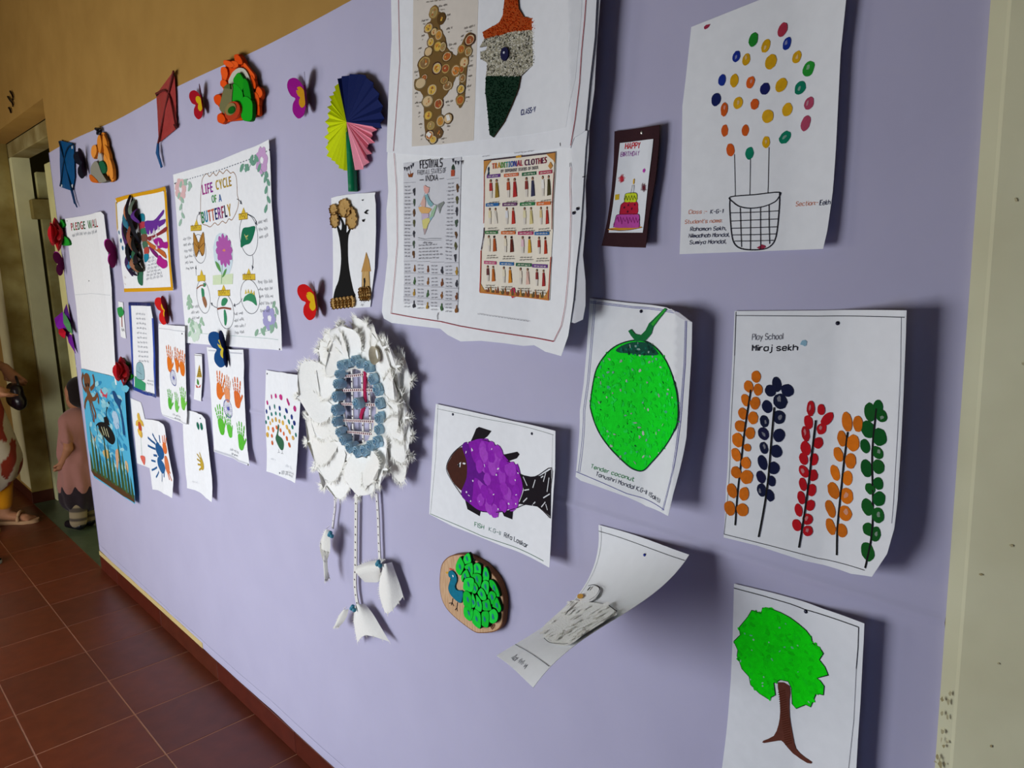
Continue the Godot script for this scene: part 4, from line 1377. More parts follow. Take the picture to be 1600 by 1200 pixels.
func clothes() -> void:
	var page := sheet("pasted_page", "16.9 53.2 109.1 49.6 211 43.6 207.9 12.9 200.2 -35.8 196.7 -78.4" + " " + "191.5 -111.2 184 -194.2 85.4 -189.1 -7.1 -183.7 -2.4 -142.9 0.4 -106.2 8.1 -94.3 11.2 -70.3", "paper", "efe6d4")
	lay = 2.0
	k("4a3a44")
	line("17.8 52.5 67.2 50.7 109.1 49.1 152.9 47.1 210 42.9", 2.4)
	line("209 42.8 205.5 13.1 198.2 -35.7 194.7 -77.3", 1.6)
	line("12.4 -65.5 10.4 -79.9 6.2 -94.2 2.3 -105", 2.4)
	k("c2503f")
	line("18.6 51.3 16 1.2 11.5 -57.8", 1.6)
	line("204 13.3 197.1 -37.7 194.7 -77.3", 1.0)
	line("1.5 -106.2 -1.6 -142.9 -5.2 -182.5", 2.6)
	line("190.1 -122.1 184.9 -155.2 181 -193.2", 2.2)
	k("c77a3a")
	line("-5.2 -183.1 85.4 -188.2 183 -193.1", 3.0)
	k("d9a03a")
	line("101.7 49.4 114.9 49", 3.6)
	part("page_border", "ink", page)
	for q in ["17.7 51.9 39.2 51.3 31.9 46.4 25.3 41.3 20.3 32.5 17.2 24.6", "183.4 44.2 210 42.7 208.4 26.3 202.7 32.3 193 37.7", "-3.9 -165.1 2.5 -173.7 9.9 -181 11.7 -184.1 -6.2 -183.5", "181.8 -175.2 183 -193.1 160.2 -192.1 171.9 -185.6"]:
		k("c58a45")
		fill(pts(q))
		part("corner_ornament", "ink", page)
	lay = 2.4
	print_text("TRADITIONAL", Vector2(39.3, 35.8), Vector2(116.4, 33.1), 9.5, "Droid Sans", 700, ["c9482f", "d9742c", "d9a02c", "5f9a3c", "4f9a4a", "3a9a8a", "2f7fb0", "2f5fb0", "3a3fa0", "b0305a", "c23a4a"])
	print_text("CLOTHES", Vector2(121.6, 32.7), Vector2(183.3, 29.9), 9.5, "Droid Sans", 700, ["6a2a4a", "4a2a5a", "5a2a4a", "7a2a4a", "9a2f3f", "6a2a4a", "8a2a3a"])
	k("23243f")
	print_text("BY DIFFERENT STATES OF INDIA", Vector2(61.7, 27), Vector2(158.5, 23.3), 5.1)
	part("lettering", "ink", page)
	k("2a3f5a")
	fill(sm("25.5 26.7 28.4 31.7 27.8 37.5 30.7 40.7 31.7 36 30.2 31.5 31.9 29 29 26"))
	part("peacock_motif", "ink", page)
	k("c58a45")
	fill("187.6 24.7 194.7 30.7 201.3 23 194.3 18.6")
	part("kite_motif", "ink", page)
	var names := ["1. PUNJAB", "2. RAJASTHAN", "", "4. MAHARASHTRA", "", "", "", "", "", "", "", "", "", "", "", ""]
	var bands := ["6a3a8a", "d9704a", "2f6a48", "b5405a", "2f6aa5", "6a3a6a", "2f7a48", "d9703a", "3f7a48", "d9703a", "b53a6a", "2f6aa5", "c2507a", "2f6aa5", "2f6a48", "6a3a8a"]
	var men := ["b03a3a", "b5502f", "8a3a34", "ece8e2", "e6d9b0", "e2e2e4", "e6dcb0", "d9c08a", "e8e0c8", "e8dcc2", "e6c0c8", "a03a34", "6a3a3a", "e6dcc2", "e8dcc8", "8a3434"]
	var women := ["9a7a30", "b5302f", "3a3a55", "4a4428", "e8dfd0", "c23a2f", "d9c98a", "b53a2f", "b0552a", "6a2f24", "d9a83a", "b53a24", "c26a2a", "d98a2a", "e0b8a8", "a53030"]
	var corners := [Vector2(24.4, 23.9), Vector2(59.8, 22.8), Vector2(160.2, 16.6), Vector2(199.1, 14.7), Vector2(9.1, -128.3), Vector2(42.5, -130), Vector2(135.9, -136), Vector2(179.6, -137.4)]
	for i in 4:
		for j in 4:
			var row: float = [0.0, 0.325, 0.645, 1.0][j]
			var a: Vector2 = corners[0].lerp(corners[4], row).lerp(corners[2].lerp(corners[6], row), i / 3.0)
			var b: Vector2 = corners[1].lerp(corners[5], row).lerp(corners[3].lerp(corners[7], row), i / 3.0)
			var n := j * 4 + i
			var w := (b - a).x
			k(bands[n])
			line(PackedVector2Array([a / 1000.0, b / 1000.0]), 5.6)
			lay += 0.4
			k("f2ead8")
			scrawl(a + (b - a) * 0.12 + Vector2(0, -1), b - (b - a) * 0.1 + Vector2(0, -1), 2.2, 0.6)
			lay -= 0.4
			var tall := 34.0 if j == 0 else 30.0
			costume(a + Vector2(w * 0.28, -6), tall, men[n], false)
			costume(a + Vector2(w * 0.72, -7), tall - 1.0, women[n], true)
			k("3f3a3a")
			scrawl(a + Vector2(w * 0.1, -tall - 13), a + Vector2(w * 0.85, -tall - 13), 2.0, 0.6)
			scrawl(a + Vector2(w * 0.05, -tall - 17), a + Vector2(w * 0.95, -tall - 17), 2.0, 0.6)
			part("costume_panel", "ink", page)
	k("b5703a")
	for i in 24:
		var p: Vector2 = Vector2(11.8, -183.5).lerp(Vector2(164.1, -191.2), i / 23.0) / 1000.0
		k(["b5703a", "8a4a30", "c9944a", "6a5a3a"][i % 4])
		fill(PackedVector2Array([p + Vector2(-0.003, -0.001), p + Vector2(0.003, -0.001), p + Vector2(0.0025, 0.004), p + Vector2(0, 0.006 + 0.004 * (i % 3)), p + Vector2(-0.0025, 0.004)]))
	part("skyline_border", "ink", page)
	k("c23a5a")
	ell(Vector2(85.4, -183.7) / 1000.0, 0.006, 0.010, 0, 0.15, 12)
	part("lotus_motif", "ink", page)
	k("7a7a84")
	scrawl(Vector2(13.6, 59.4), Vector2(33.4, 58.6), 2.0, 0.4)
	part("caption", "ink", page)
	scrawl(Vector2(97, 55.5), Vector2(147.5, 53.2), 2.0, 0.4)
	part("caption", "ink", page)
	scrawl(Vector2(-11.1, -224.8), Vector2(127.9, -233.4), 2.0, 0.5)
	part("caption", "ink", page)
	lay = 1.0


func costume(top: Vector2, tall: float, hex: String, woman: bool) -> void:   # a small printed figure in a costume
	var c := top / 1000.0
	var s := tall / 1000.0
	k("2b211f")
	ell(c + Vector2(0, -s * 0.07), s * 0.075, s * 0.085, 0, 0, 10)
	if woman:
		k(hex)
		fill(PackedVector2Array([c + Vector2(-s * 0.08, -s * 0.17), c + Vector2(s * 0.08, -s * 0.17), c + Vector2(s * 0.13, -s * 0.45), c + Vector2(s * 0.16, -s * 0.95), c + Vector2(-s * 0.15, -s * 0.97), c + Vector2(-s * 0.11, -s * 0.5)]))
		lay += 0.3
		col = col.lerp(Color.BLACK, 0.35)
		fill(PackedVector2Array([c + Vector2(-s * 0.08, -s * 0.17), c + Vector2(-s * 0.02, -s * 0.17), c + Vector2(s * 0.13, -s * 0.55), c + Vector2(s * 0.15, -s * 0.8)]))
		lay -= 0.3
	else:
		k(hex)
		fill(PackedVector2Array([c + Vector2(-s * 0.10, -s * 0.17), c + Vector2(s * 0.10, -s * 0.17), c + Vector2(s * 0.12, -s * 0.58), c + Vector2(-s * 0.12, -s * 0.58)]))
		k("dcd4c8")
		fill(PackedVector2Array([c + Vector2(-s * 0.10, -s * 0.58), c + Vector2(s * 0.10, -s * 0.58), c + Vector2(s * 0.07, -s * 0.96), c + Vector2(-s * 0.07, -s * 0.96)]))
	lay += 0.3
	k("c08a68")
	ell(c + Vector2(0, -s * 0.09), s * 0.05, s * 0.065, 0, 0, 9)
	lay -= 0.3


# ---------------------------------------------------------------- sheets further along the wall
func far_sheets() -> void:
	thing("shaving_tree_picture", "tall narrow white picture of a black tree with pencil-shaving blossoms", "collage", "", -1.261, 1.538, 0.004, [[0, 50, 150, 16, 1.5]])
	sheet("paper", "-77 123 -48 125 -3 125 40 124 124 119 119 113 122 94 115 40 96 -42 78 -84 62 -128 10 -131 -47 -133 -106 -135 -90 -40 -83 20 -81 49 -79 94")
	k("121215")
	fill(sm("-95 -115 -87 -90 -67 -67 -52 -29 -49 1 -52 31 -61 60 -54 58 -42 47 -37 63 -47 79 -41 80 -29 67 -23 58 -18 75 -11 78 -16 55 -18 41 -4 49 1 47 -10 35 -16 12 -19 -26 -14 -59 -5 -91 1 -105 -44 -109", true, 3))
	part("tree_trunk", "paint")
	for q in [[Vector2(-62, 95), 33, 44], [Vector2(-14, 95), 50, 74], [Vector2(13, 71), 43, 86], [Vector2(-61, 71), 34, 64]]:
		frill(q[0], q[1] * 0.001 * 55 / 100.0, q[2] * 0.001 * 29 / 100.0)
		part("shaving_blossom", "wood")
	for i in 6:
		frill(Vector2(-91, -124).lerp(Vector2(-8, -117), i / 5.0), 0.012, 0.014)
		part("shaving_scallop", "wood")
	lay = 2.0
	k("c79d5c")
	fill("60 -5 49 -24 34 -49 77 -48 72 -25")
	part("hut_roof", "wood")
	k("d3b276")
	fill("38 -48 70 -48 68 -89 32 -90")
	part("hut_post", "wood")
	for i in 4:
		frill(Vector2(34, -99).lerp(Vector2(63, -98), i / 3.0), 0.010, 0.016)
		part("shaving_scallop", "wood")
	lay = 3.0
	k("16161a")
	for q in ["43 -64 49 -62 50 -70 45 -85 39 -88 43 -76", "59 -80 66 -81 63 -86 56 -85", "34 -85 45 -83 41 -90 35 -90", "54 109 64 109 60 106", "62 81 76 86 86 84 73 81 82 76 69 78", "51 66 65 67 60 61 54 61"]:
		fill(q)
	line("37 -49 33 -88", 0.8)
	line("69 -48 66 -82", 0.8)
	part("black_detail", "ink")
	k("6a6a70")
	scrawl(Vector2(25, -118), Vector2(62, -117), 7.0, 0.8)
	scrawl(Vector2(24, -126), Vector2(37, -126), 7.0, 0.8)
	part("handwriting", "ink")
	lay = 1.0

	thing("butterfly_poster", "large white life-cycle poster with coloured butterfly lettering and five drawn ovals", "poster", "", -1.957, 1.551, 0.005, [[0, 220, 355, 14, 1.6], [-80, 180, 300, 8, 1.6]])
	sheet("poster_sheet", "-356 258 -172 259 3 261 173 270 361 274 360 228 342 114 341 -9 342 -134 360 -265 180 -274 4 -280 -177 -286 -388 -293 -386 -188 -379 -86 -370 41 -360 164")
	k("6a707c")
	for i in 36:
		var a: Vector2 = Vector2(-341, 230).lerp(Vector2(24, 235), i / 18.0) if i < 18 else Vector2(24, 235).lerp(Vector2(349, 248), (i - 18) / 18.0)
		line(PackedVector2Array([a / 1000.0, (a + Vector2(9, 1)) / 1000.0]), 2.4)
	part("dotted_border", "ink")
	k("7fa8a0")
	line("-356 -256 5 -247 328 -239", 0.8)
	part("border_line", "ink")
	k("a07a5a")
	line(sm("-121 221 -85 234 -65 224 -37 232 -17 222 10 232 32 223 58 231 82 219 102 220 117 206 118 183 115 157 120 139 103 115 65 91 44 95 20 84 -3 91 -36 81 -60 89 -94 79 -122 85 -156 93 -160 121 -144 177"), 2.2, true)
	part("cloud_outline", "ink")
	lay = 1.6
	print_text("LIFE", Vector2(-130, 176), Vector2(-50, 178), 29, "Droid Sans", 700, ["a0207f", "b02a8f", "9a1f86", "8a2a90"])
	print_text("CYCLE", Vector2(-26, 181), Vector2(83, 184), 27, "Droid Sans", 700, ["b8952f", "c2a23a", "b08f2f", "c09f3a", "a9862f"])
	print_text("OF", Vector2(-65, 147), Vector2(-30, 147), 22, "Droid Sans", 700, ["3a8f5a", "4a9a3a"])
	print_text("A", Vector2(-14, 147), Vector2(6, 147), 20, "Droid Sans", 700, ["2f5fa0"])
	print_text("BUTTERFLY", Vector2(-155, 92), Vector2(65, 102), 34, "Droid Sans", 700, ["2f7f4a", "2f86a5", "b5502f", "c26a4a", "2a2f6a", "8a2f8a", "9a3a5a", "2a2a4a", "c9a23a"])
	part("lettering", "ink")
	lay = 1.0
	k("3a3f4a")
	oval_at(Vector2(164, 43), 115, 112)
	part("stage_oval", "ink")
	oval_at(Vector2(-196, 16), 102, 89)
	part("stage_oval", "ink")
	oval_at(Vector2(-202, -134), 107, 105)
	part("stage_oval", "ink")
	oval_at(Vector2(-41, -175), 120, 107)
	part("stage_oval", "ink")
	oval_at(Vector2(139, -128), 124, 97)
	part("stage_oval", "ink")
	for q in [["-248 89 -162 88 -165 72 -252 74", "-219 89 -196 107 -185 88"], ["114 104 170 104 168 88 111 88", "130 104 148 120 159 103"], ["-233 -68 -170 -66 -173 -83 -237 -85", "-212 -67 -196 -48 -184 -67"], ["104 -65 185 -64 183 -80 101 -80", "129 -65 147 -48 159 -64"], ["-82 -113 6 -110 4 -127 -85 -129", "-55 -111 -36 -95 -24 -111"]]:
		lay = 1.4
		k("d9b83a")
		fill(q[0])
		fill(q[1])
		lay = 1.8
		k("8a6a1f")
		line(pts(q[0]), 1.2, true)
		var m := pts(q[0])
		scrawl((m[0].lerp(m[3], 0.75) + Vector2(0.01, 0)) * 1000.0, (m[1].lerp(m[2], 0.75) - Vector2(0.01, 0)) * 1000.0, 14.0, 1.6)
		part("name_tag", "ink")
	lay = 1.2
	k("cfdfe8")
	ell(Vector2(-21, -5) / 1000.0, 139 / 2000.0, 129 / 2000.0, 0, 0.03, 18)
	k("d3e2bd")
	fill("-110 -67 39 -62 29 -93 -117 -96")
	part("flower_sky", "ink")
	lay = 1.6
	k("5f9a54")
	line(sm("-28 -22 -38 -56 -51 -92", false), 3.0)
	fill(sm("-46 -57 -71 -44 -81 -24 -52 -36"))
	fill(sm("-41 -73 -21 -53 -2 -48 -17 -65"))
	part("flower_stem", "ink")
	lay = 2.0
	k("b05aa8")
	for i in 12:
		var d := Vector2.from_angle(TAU * i / 12.0)
		ell(Vector2(-9, 6) / 1000.0 + Vector2(d.x * 0.036, d.y * 0.026), 0.013, 0.024, rad_to_deg(d.angle()) - 90.0, 0.04, 9)
	part("flower_head", "ink")
	lay = 2.4
	k("d98a6a")
	ell(Vector2(-9, 6) / 1000.0, 0.014, 0.011)
	part("flower_eye", "ink")
	lay = 1.4
	k("167050")
	fill(sm("210 65 168 65 133 63 115 40 108 12 136 17 172 22 197 42"))
	part("leaf_drawing", "ink")
	lay = 1.8
	k("d9d080")
	line("140 47 151 31 146 40 164 43 150 36 159 33", 2.0)
	part("egg_cluster", "ink")
	lay = 1.4
	k("b5803a")
	fill(sm("-230 67 -213 53 -197 35 -176 52 -151 65 -150 33 -160 4 -178 -6 -189 2 -197 16 -213 2 -229 -8 -239 12 -238 36"))
	part("butterfly_drawing", "ink")
	lay = 1.8
	k("4a2a18")
	for q in ["-197 35 -203 -1", "-199 20 -224 59", "-199 20 -159 57", "-200 17 -230 36", "-199 17 -156 33", "-202 11 -232 -3", "-199 11 -174 -3"]:
		line(pts(q), 1.8)
	line(sm("-230 67 -213 53 -197 35 -176 52 -151 65 -150 33 -160 4 -178 -6 -189 2 -197 16 -213 2 -229 -8 -239 12 -238 36"), 1.8, true)
	part("wing_veins", "ink")
	lay = 1.4
	k("3a8a5f")
	fill(sm("92 -143 106 -128 144 -118 170 -122 179 -152 151 -143 120 -139"))
	part("caterpillar_leaf", "ink")
	fill(sm("-66 -158 -58 -140 -32 -134 -17 -142 -40 -157"))
	part("small_leaf", "ink")
	fill(sm("-53 -175 -41 -172 -34 -195 -44 -217 -56 -213"))
	part("pupa", "ink")
	fill(sm("-212 -108 -192 -112 -195 -137 -211 -139"))
	part("pupa", "ink")
	fill(sm("-188 -90 -172 -94 -179 -102 -196 -101"))
	part("small_leaf", "ink")
	k("9a6a4a")
	fill(sm("-211 -137 -191 -134 -178 -154 -191 -169 -206 -155"))
	line(sm("-251 -109 -217 -99 -185 -97", false), 4.0)
	k("8a4a3a")
	line(sm("-101 -170 -53 -165 2 -167", false), 6.0)
	part("branch_drawing", "ink")
	k("d9c25a")
	for q in ["107 -122 115 -107 121 -119", "123 -119 133 -106 139 -118", "141 -118 153 -107 156 -119", "158 -120 170 -110 172 -123"]:
		fill(q)
	part("caterpillar_spike", "ink")
	k("4a4f58")
	for q in ["110 146 127 140 141 129", "169 101 209 88 224 67", "179 -13 179 -31 169 -53", "87 -134 60 -149 21 -157", "-103 -166 -125 -162 -147 -152", "-244 -67 -242 -49 -237 -35", "-196 105 -186 117 -160 127"]:
		line(sm(q, false), 1.8)
		var e := pts(q)
		var d := (e[2] - e[1]).normalized() * 0.012
		fill(PackedVector2Array([e[2], e[2] - d + d.orthogonal() * 0.5, e[2] - d - d.orthogonal() * 0.5]))
		part("arrow", "ink")
	k("565b66")
	for q in [[Vector2(230, 71), Vector2(293, 73), 3, -14.0], [Vector2(-325, 46), Vector2(-252, 49), 6, -13.5], [Vector2(198, -91), Vector2(291, -87), 5, -14.0], [Vector2(19, -186), Vector2(87, -179), 4, -13.0], [Vector2(-318, -174), Vector2(-251, -169), 3, -13.0]]:
		for i in q[2]:
			scrawl(q[0] + Vector2(0, i * q[3] * 1.4), q[1] + Vector2(rng.randf_range(0, 14), i * q[3] * 1.4), 9.0, 1.1)
		part("handwriting", "ink")
	floral(Vector2(294, 230), "c9a0cc", "6fa08a", ["259 232 233 238 199 219 169 222", "282 210 301 196 319 179 319 150 304 102"])
	floral(Vector2(-304, 207), "e0b8b8", "9fc0ac", ["-286 218 -245 221 -218 201", "-312 185 -306 148 -324 100"])
	floral(Vector2(259, -186), "a5a0cc", "8fb39a", ["180 -233 230 -222 288 -213", "287 -219 307 -186 307 -150"])
	floral(Vector2(-304, -249), "cfe0d0", "9fc0a5", ["-340 -264 -316 -231 -333 -219", "-272 -260 -251 -234 -230 -214", "-321 -174 -328 -161 -318 -142"])
	lay = 1.0
	pins("-345 229 364 248 -353 -294 341 -263")

	thing("thumbprint_peacock", "white paper with a green peacock under arcs of coloured thumbprints", "painting", "", -1.688, 1.060, 0.007, [[0, 20, 100, 20, 1.4], [-90, 80, 160, 8, 1.6]])
	sheet("paper", "-64 157 9 158 125 167 181 168 189 165 180 126 168 83 150 17 135 -42 121 -91 114 -133 29 -145 -21 -145 -64 -145 -105 -147 -105 -109 -103 -73 -97 -13 -91 46 -76 106")
	k("c22f7f")
	dots("thumbprint", "paint", "-42 83 4 7 0 -15 88 6 7 0 16 88 10 8 0 91 86 22 8 -10 139 75 8 8 -15 -72 62 5 7 0", 0.06, 0.3)
	k("23357f")
	dots("thumbprint", "paint", "-82 35 5 7 0 -59 48 4 7 0 3 55 6 7 0 57 56 16 7 0 118 50 6 7 0 130 35 7 7 0", 0.06)
	k("2f7f74")
	dots("thumbprint", "paint", "-28 56 4 7 0 -91 2 5 6 0 -74 17 5 6 0 -51 31 5 6 0 -24 37 6 6 0 1 37 5 6 0 33 34 9 6 0 78 29 17 7 0 117 22 6 6 0 133 3 5 6 0", 0.06)
	k("e0b04a")
	dots("thumbprint", "paint", "-89 -35 9 8 20 -80 -14 6 7 0 -65 3 5 6 0 -49 13 6 6 0 -27 19 6 7 0 -6 17 6 6 0 15 15 7 7 0 46 8 13 7 0 75 1 18 7 0 115 -8 8 6 0", 0.06, 0.4)
	k("df6a2f")
	dots("thumbprint", "paint", "-61 -34 6 6 0 -62 -55 6 7 0 -50 -14 7 8 0 -26 -4 6 6 0 -3 -9 6 6 0 15 -16 5 6 0 36 -26 9 7 0 59 -40 15 7 0", 0.06, 0.3)
	k("35684a")
	fill(sm("-18 4 -12 6 -10 0 -17 -16 -20 -26 0 -31 11 -43 3 -64 -14 -66 -33 -50 -39 -37 -30 -24 -23 -14"))
	part("peacock_body", "paint")
	k("4a4f58")
	line("-25 -67 -25 -76 -32 -79", 1.0)
	line("-25 -76 -19 -77", 1.0)
	line("-3 -64 -4 -75 -12 -79", 1.0)
	line("-4 -75 2 -77", 1.0)
	part("peacock_leg", "ink")
	scrawl(Vector2(-10, -132), Vector2(103, -114), 6.0, 0.8)
	scrawl(Vector2(-12, -138), Vector2(88, -126), 6.0, 0.8)
	k("b5b9c4")
	scrawl(Vector2(-78, -107), Vector2(-47, -106), 6.0, 0.6)
	scrawl(Vector2(13, -111), Vector2(79, -107), 8.0, 0.8)
	part("handwriting", "ink")
	pins("-57 147 175 158 -21 -136", "7a7a84")

	thing("handprint_flag_large", "white sheet of orange and green handprints round a blue wheel, under the navy butterfly", "painting", "handprint flags", -2.060, 1.074, 0.005, [[0, 20, 95, 12, 1.4], [-90, 100, 170, 10, 1.6]])
	sheet("paper", "-113 181 -19 183 113 190 196 195 192 150 181 107 174 46 168 -19 164 -67 163 -110 172 -134 183 -157 114 -158 -4 -164 -116 -166 -125 -133 -131 -103 -122 -22 -114 57 -113 119")
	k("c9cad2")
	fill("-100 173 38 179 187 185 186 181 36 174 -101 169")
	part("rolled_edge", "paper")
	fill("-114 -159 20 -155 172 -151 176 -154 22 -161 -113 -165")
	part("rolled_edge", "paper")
	handprint(Vector2(-42, 45), Vector2(-12, 116), 99, "e8762a", 1)
	handprint(Vector2(19, 41), Vector2(41, 110), 92, "ec9a6a", -1)
	handprint(Vector2(122, 40), Vector2(128, 105), 98, "e26f2f", 1)
	handprint(Vector2(-55, -72), Vector2(-62, -3), 102, "5fc23a", 1)
	handprint(Vector2(9, -78), Vector2(0, -30), 79, "62c640", 1)
	handprint(Vector2(122, -93), Vector2(129, -28), 92, "5cc038", 1)
	wheel(Vector2(15, -6), 73, 59)
	k("6a6f7a")
	scrawl(Vector2(8, -142), Vector2(109, -135), 8.0, 1.0)
	scrawl(Vector2(21, -153), Vector2(97, -145), 6.0, 1.2)
	part("handwriting", "ink")
	pins("175 -155")

	thing("handprint_flag_small", "white sheet of orange and green handprints under the red and yellow butterfly", "painting", "handprint flags", -2.529, 1.135, 0.005, [[0, 20, 95, 9, 1.4]])
	sheet("paper", "-78 163 -69 178 19 177 213 182 200 129 187 72 170 -12 154 -99 146 -134 130 -170 -17 -175 -136 -173 -147 -160 -151 -138 -141 -64 -120 11 -94 103")
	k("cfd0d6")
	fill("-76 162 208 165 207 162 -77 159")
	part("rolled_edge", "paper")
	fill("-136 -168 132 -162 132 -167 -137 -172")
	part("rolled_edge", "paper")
	handprint(Vector2(-2, 35), Vector2(19, 106), 103, "e87a1f", 1)
	handprint(Vector2(95, 41), Vector2(114, 103), 95, "e87a2a", -1)
	handprint(Vector2(150, 34), Vector2(161, 96), 94, "ea7a20", -1)
	handprint(Vector2(-42, -114), Vector2(-28, -66), 80, "58b83a", 1)
	handprint(Vector2(26, -116), Vector2(45, -65), 79, "7ad05a", 1)
	handprint(Vector2(122, -92), Vector2(133, -40), 86, "78cc4a", 1)
	wheel(Vector2(26, -13), 70, 58)
	k("6a6f7a")
	scrawl(Vector2(-26, -156), Vector2(62, -154), 8.0, 1.0)
	scrawl(Vector2(-9, -166), Vector2(65, -164), 6.0, 1.0)
	part("handwriting", "ink")
	pins("182 155")

	thing("yellow_hand_card", "white card with one yellow handprint and two small green prints", "card", "handprint cards", -2.371, 0.857, 0.006, [[0, 10, 95, 12, 1.3], [-90, 110, 190, 14, 1.5]])
	sheet("paper", "-65 156 9 162 87 168 135 168 163 157 165 120 167 80 168 25 171 -44 167 -76 151 -132 116 -128 60 -129 -30 -131 -106 -139 -113 -90 -108 -34 -101 34 -90 96")
	lay = 1.4
	handprint(Vector2(83, -12), Vector2(-44, -23), 82, "c9a83a", 2)
	k("0f6a54")
	dots("thumbprint", "paint", "85 122 22 13 0 126 127 12 13 0", 0.1)
	k("b5b9c4")
	scrawl(Vector2(-54, -107), Vector2(16, -99), 8.0, 0.6)
	part("handwriting", "ink")
	pins("122 154")

	thing("flower_card", "narrow white card with a yellow flower and a red heart, tucked behind another card", "card", "handprint cards", -2.979, 0.839, 0.004, [])
	sheet("paper", "-62 147 1 146 67 144 78 128 84 114 89 96 94 81 127 65 127 -17 89 -125 8 -129 -73 -134 -69 -88 -64 -40 -64 10 -65 57")
	lay = 1.4
	k("e3b84a")
	dots("flower_petal", "paint", "22 78 19 17 0 2 51 31 13 20 51 58 25 12 -20 23 8 24 17 0 9 14 21 16 0", 0.1)
	lay = 2.0
	k("c9502f")
	ell(Vector2(25, 38) / 1000.0, 0.018, 0.020, 0, 0.3, 11)
	part("flower_eye", "paint")
	k("6fa884")
	line("20 -4 13 -43 6 -86", 1.8)
	part("flower_stem", "ink")
	k("e8705f")
	fill(sm("-16 -94 12 -85 43 -86 41 -103 24 -124 -2 -111"))
	part("heart", "paint")

	thing("blue_hand_card", "white card with blue and orange handprints arranged like a crab", "card", "handprint cards", -2.775, 0.776, 0.012, [[0, 0, 95, 12, 1.3], [-90, 60, 130, 10, 1.5]])
	sheet("paper", "-95 145 -1 156 120 170 171 164 182 151 184 128 185 100 191 67 198 33 207 0 216 -33 201 -74 198 -112 150 -112 89 -115 4 -125 -51 -133 -67 -113 -77 -93 -91 -67 -95 -38 -97 7 -98 52 -95 101")
	lay = 1.4
	k("1f5a93")
	ell(Vector2(80, 47) / 1000.0, 132 / 2000.0, 65 / 2000.0, 0, 0.06, 14)
	for q in ["19 62 -30 67 -69 75", "53 76 15 85 -9 99", "114 85 113 99 113 115", "10 40 -39 39 -81 40", "24 16 -25 10"]:
		line(pts(q), 9.0)
	part("blue_handprint", "paint")
	k("2a639a")
	ell(Vector2(78, -9) / 1000.0, 125 / 2000.0, 62 / 2000.0, 0, 0.06, 14)
	for q in ["-9 -13 -59 -17", "2 -34 -33 -48 -67 -59", "25 -46 -20 -79", "88 -34 70 -77", "127 -15 115 -49"]:
		line(pts(q), 8.0)
	part("blue_handprint", "paint")
	k("e5763a")
	ell(Vector2(159, 72) / 1000.0, 46 / 2000.0, 48 / 2000.0, 0, 0.06, 14)
	for q in ["145 90 148 119", "160 93 171 124", "173 91 188 118"]:
		line(pts(q), 7.0)
	part("orange_handprint", "paint")
	k("dd7a4a")
	ell(Vector2(163, 9) / 1000.0, 46 / 2000.0, 74 / 2000.0, 8, 0.06, 14)
	for q in ["170 -19 184 -32 198 -47", "160 -21 175 -48", "169 -4 192 -20"]:
		line(pts(q), 7.0)
	part("orange_handprint", "paint")

	thing("temple_card", "very narrow white card with a small gold temple drawn on it", "card", "", -2.286, 1.140, 0.005, [[0, 0, 40, 5, 1.2]])
	sheet("paper", "3 85 50 88 81 89 75 54 68 19 50 -28 25 -75 -13 -76 -46 -75 -27 -32 -8 11 -3 47")
	k("b3923a")
	fill("53 53 1 5 63 12")
	k("6a5a24")
	for i in 4:
		line(PackedVector2Array([Vector2(14, 14).lerp(Vector2(46, 42), i / 4.0) / 1000.0, Vector2(62, 19).lerp(Vector2(55, 43), i / 4.0) / 1000.0]), 2.0)
	part("temple_drawing", "ink")
	k("c24a3a")
	fill("-14 -21 10 -28 48 -14 33 -26 -9 -32")
	k("4a8a3a")
	ell(Vector2(12, -10) / 1000.0, 0.012, 0.010, 0, 0.3, 9)
	part("offering_drawing", "ink")
	k("5a4a3a")
	line("1 81 81 85", 1.5)
	part("border_line", "ink")

	thing("tree_tag", "tiny white tag with a green tree, beside the blue-edged letter", "card", "", -3.046, 1.308, 0.004, [])
	sheet("paper", "-6 75 27 74 54 72 44 2 39 -73 5 -73 -26 -69 -19 0")
	k("2f9a4a")
	ell(Vector2(12, 34) / 1000.0, 83 / 2000.0, 45 / 2000.0, 0, 0.15, 12)
	part("tree_crown", "paint")
	k("a0584a")
	line("20 17 8 -28", 10.0)
	part("tree_trunk", "paint")
	k("3a3a42")
	scrawl(Vector2(-3, -44), Vector2(33, -45), 12.0, 2.0)
	part("handwriting", "ink")

	thing("bordered_letter", "handwritten letter on white paper edged in glittering blue tape", "letter", "", -2.822, 1.201, 0.005, [[0, 40, 140, 10, 1.4]])
	sheet("paper", "-90 180 26 183 191 186 195 157 202 132 179 1 139 -171 49 -178 -13 -178 -160 -173 -149 -110 -129 -23 -109 84")
	lay = 2.0
	k("23306a")
	fill("-93 182 197 187 197 175 -96 169")
	part("tape_edge", "foil")
	k("2f52b5")
	fill("-96 169 -70 170 -87 78 -150 -168 -165 -173 -134 -23")
	part("tape_edge", "foil")
	fill("193 131 212 132 187 1 142 -170 113 -172 168 0")
	part("tape_edge", "foil")
	k("1f3f9a")
	fill("-155 -160 -9 -166 142 -159 138 -172 -13 -179 -160 -174")
	part("tape_edge", "foil")
	lay = 2.4
	k("9ab5e0")
	for i in 14:
		ell(Vector2(-154, -167).lerp(Vector2(135, -166), rng.randf()) / 1000.0, 0.005, 0.006, 0, 0.4, 6)
	part("glitter", "metal")
	lay = 1.2
	k("7f8894")
	for i in 11:
		scrawl(Vector2(-21, 136).lerp(Vector2(-52, -49), i / 10.0), Vector2(110, 138).lerp(Vector2(81, -42), i / 10.0), 8.0, 1.2)
	scrawl(Vector2(27, -120), Vector2(137, -113), 8.0, 1.2)
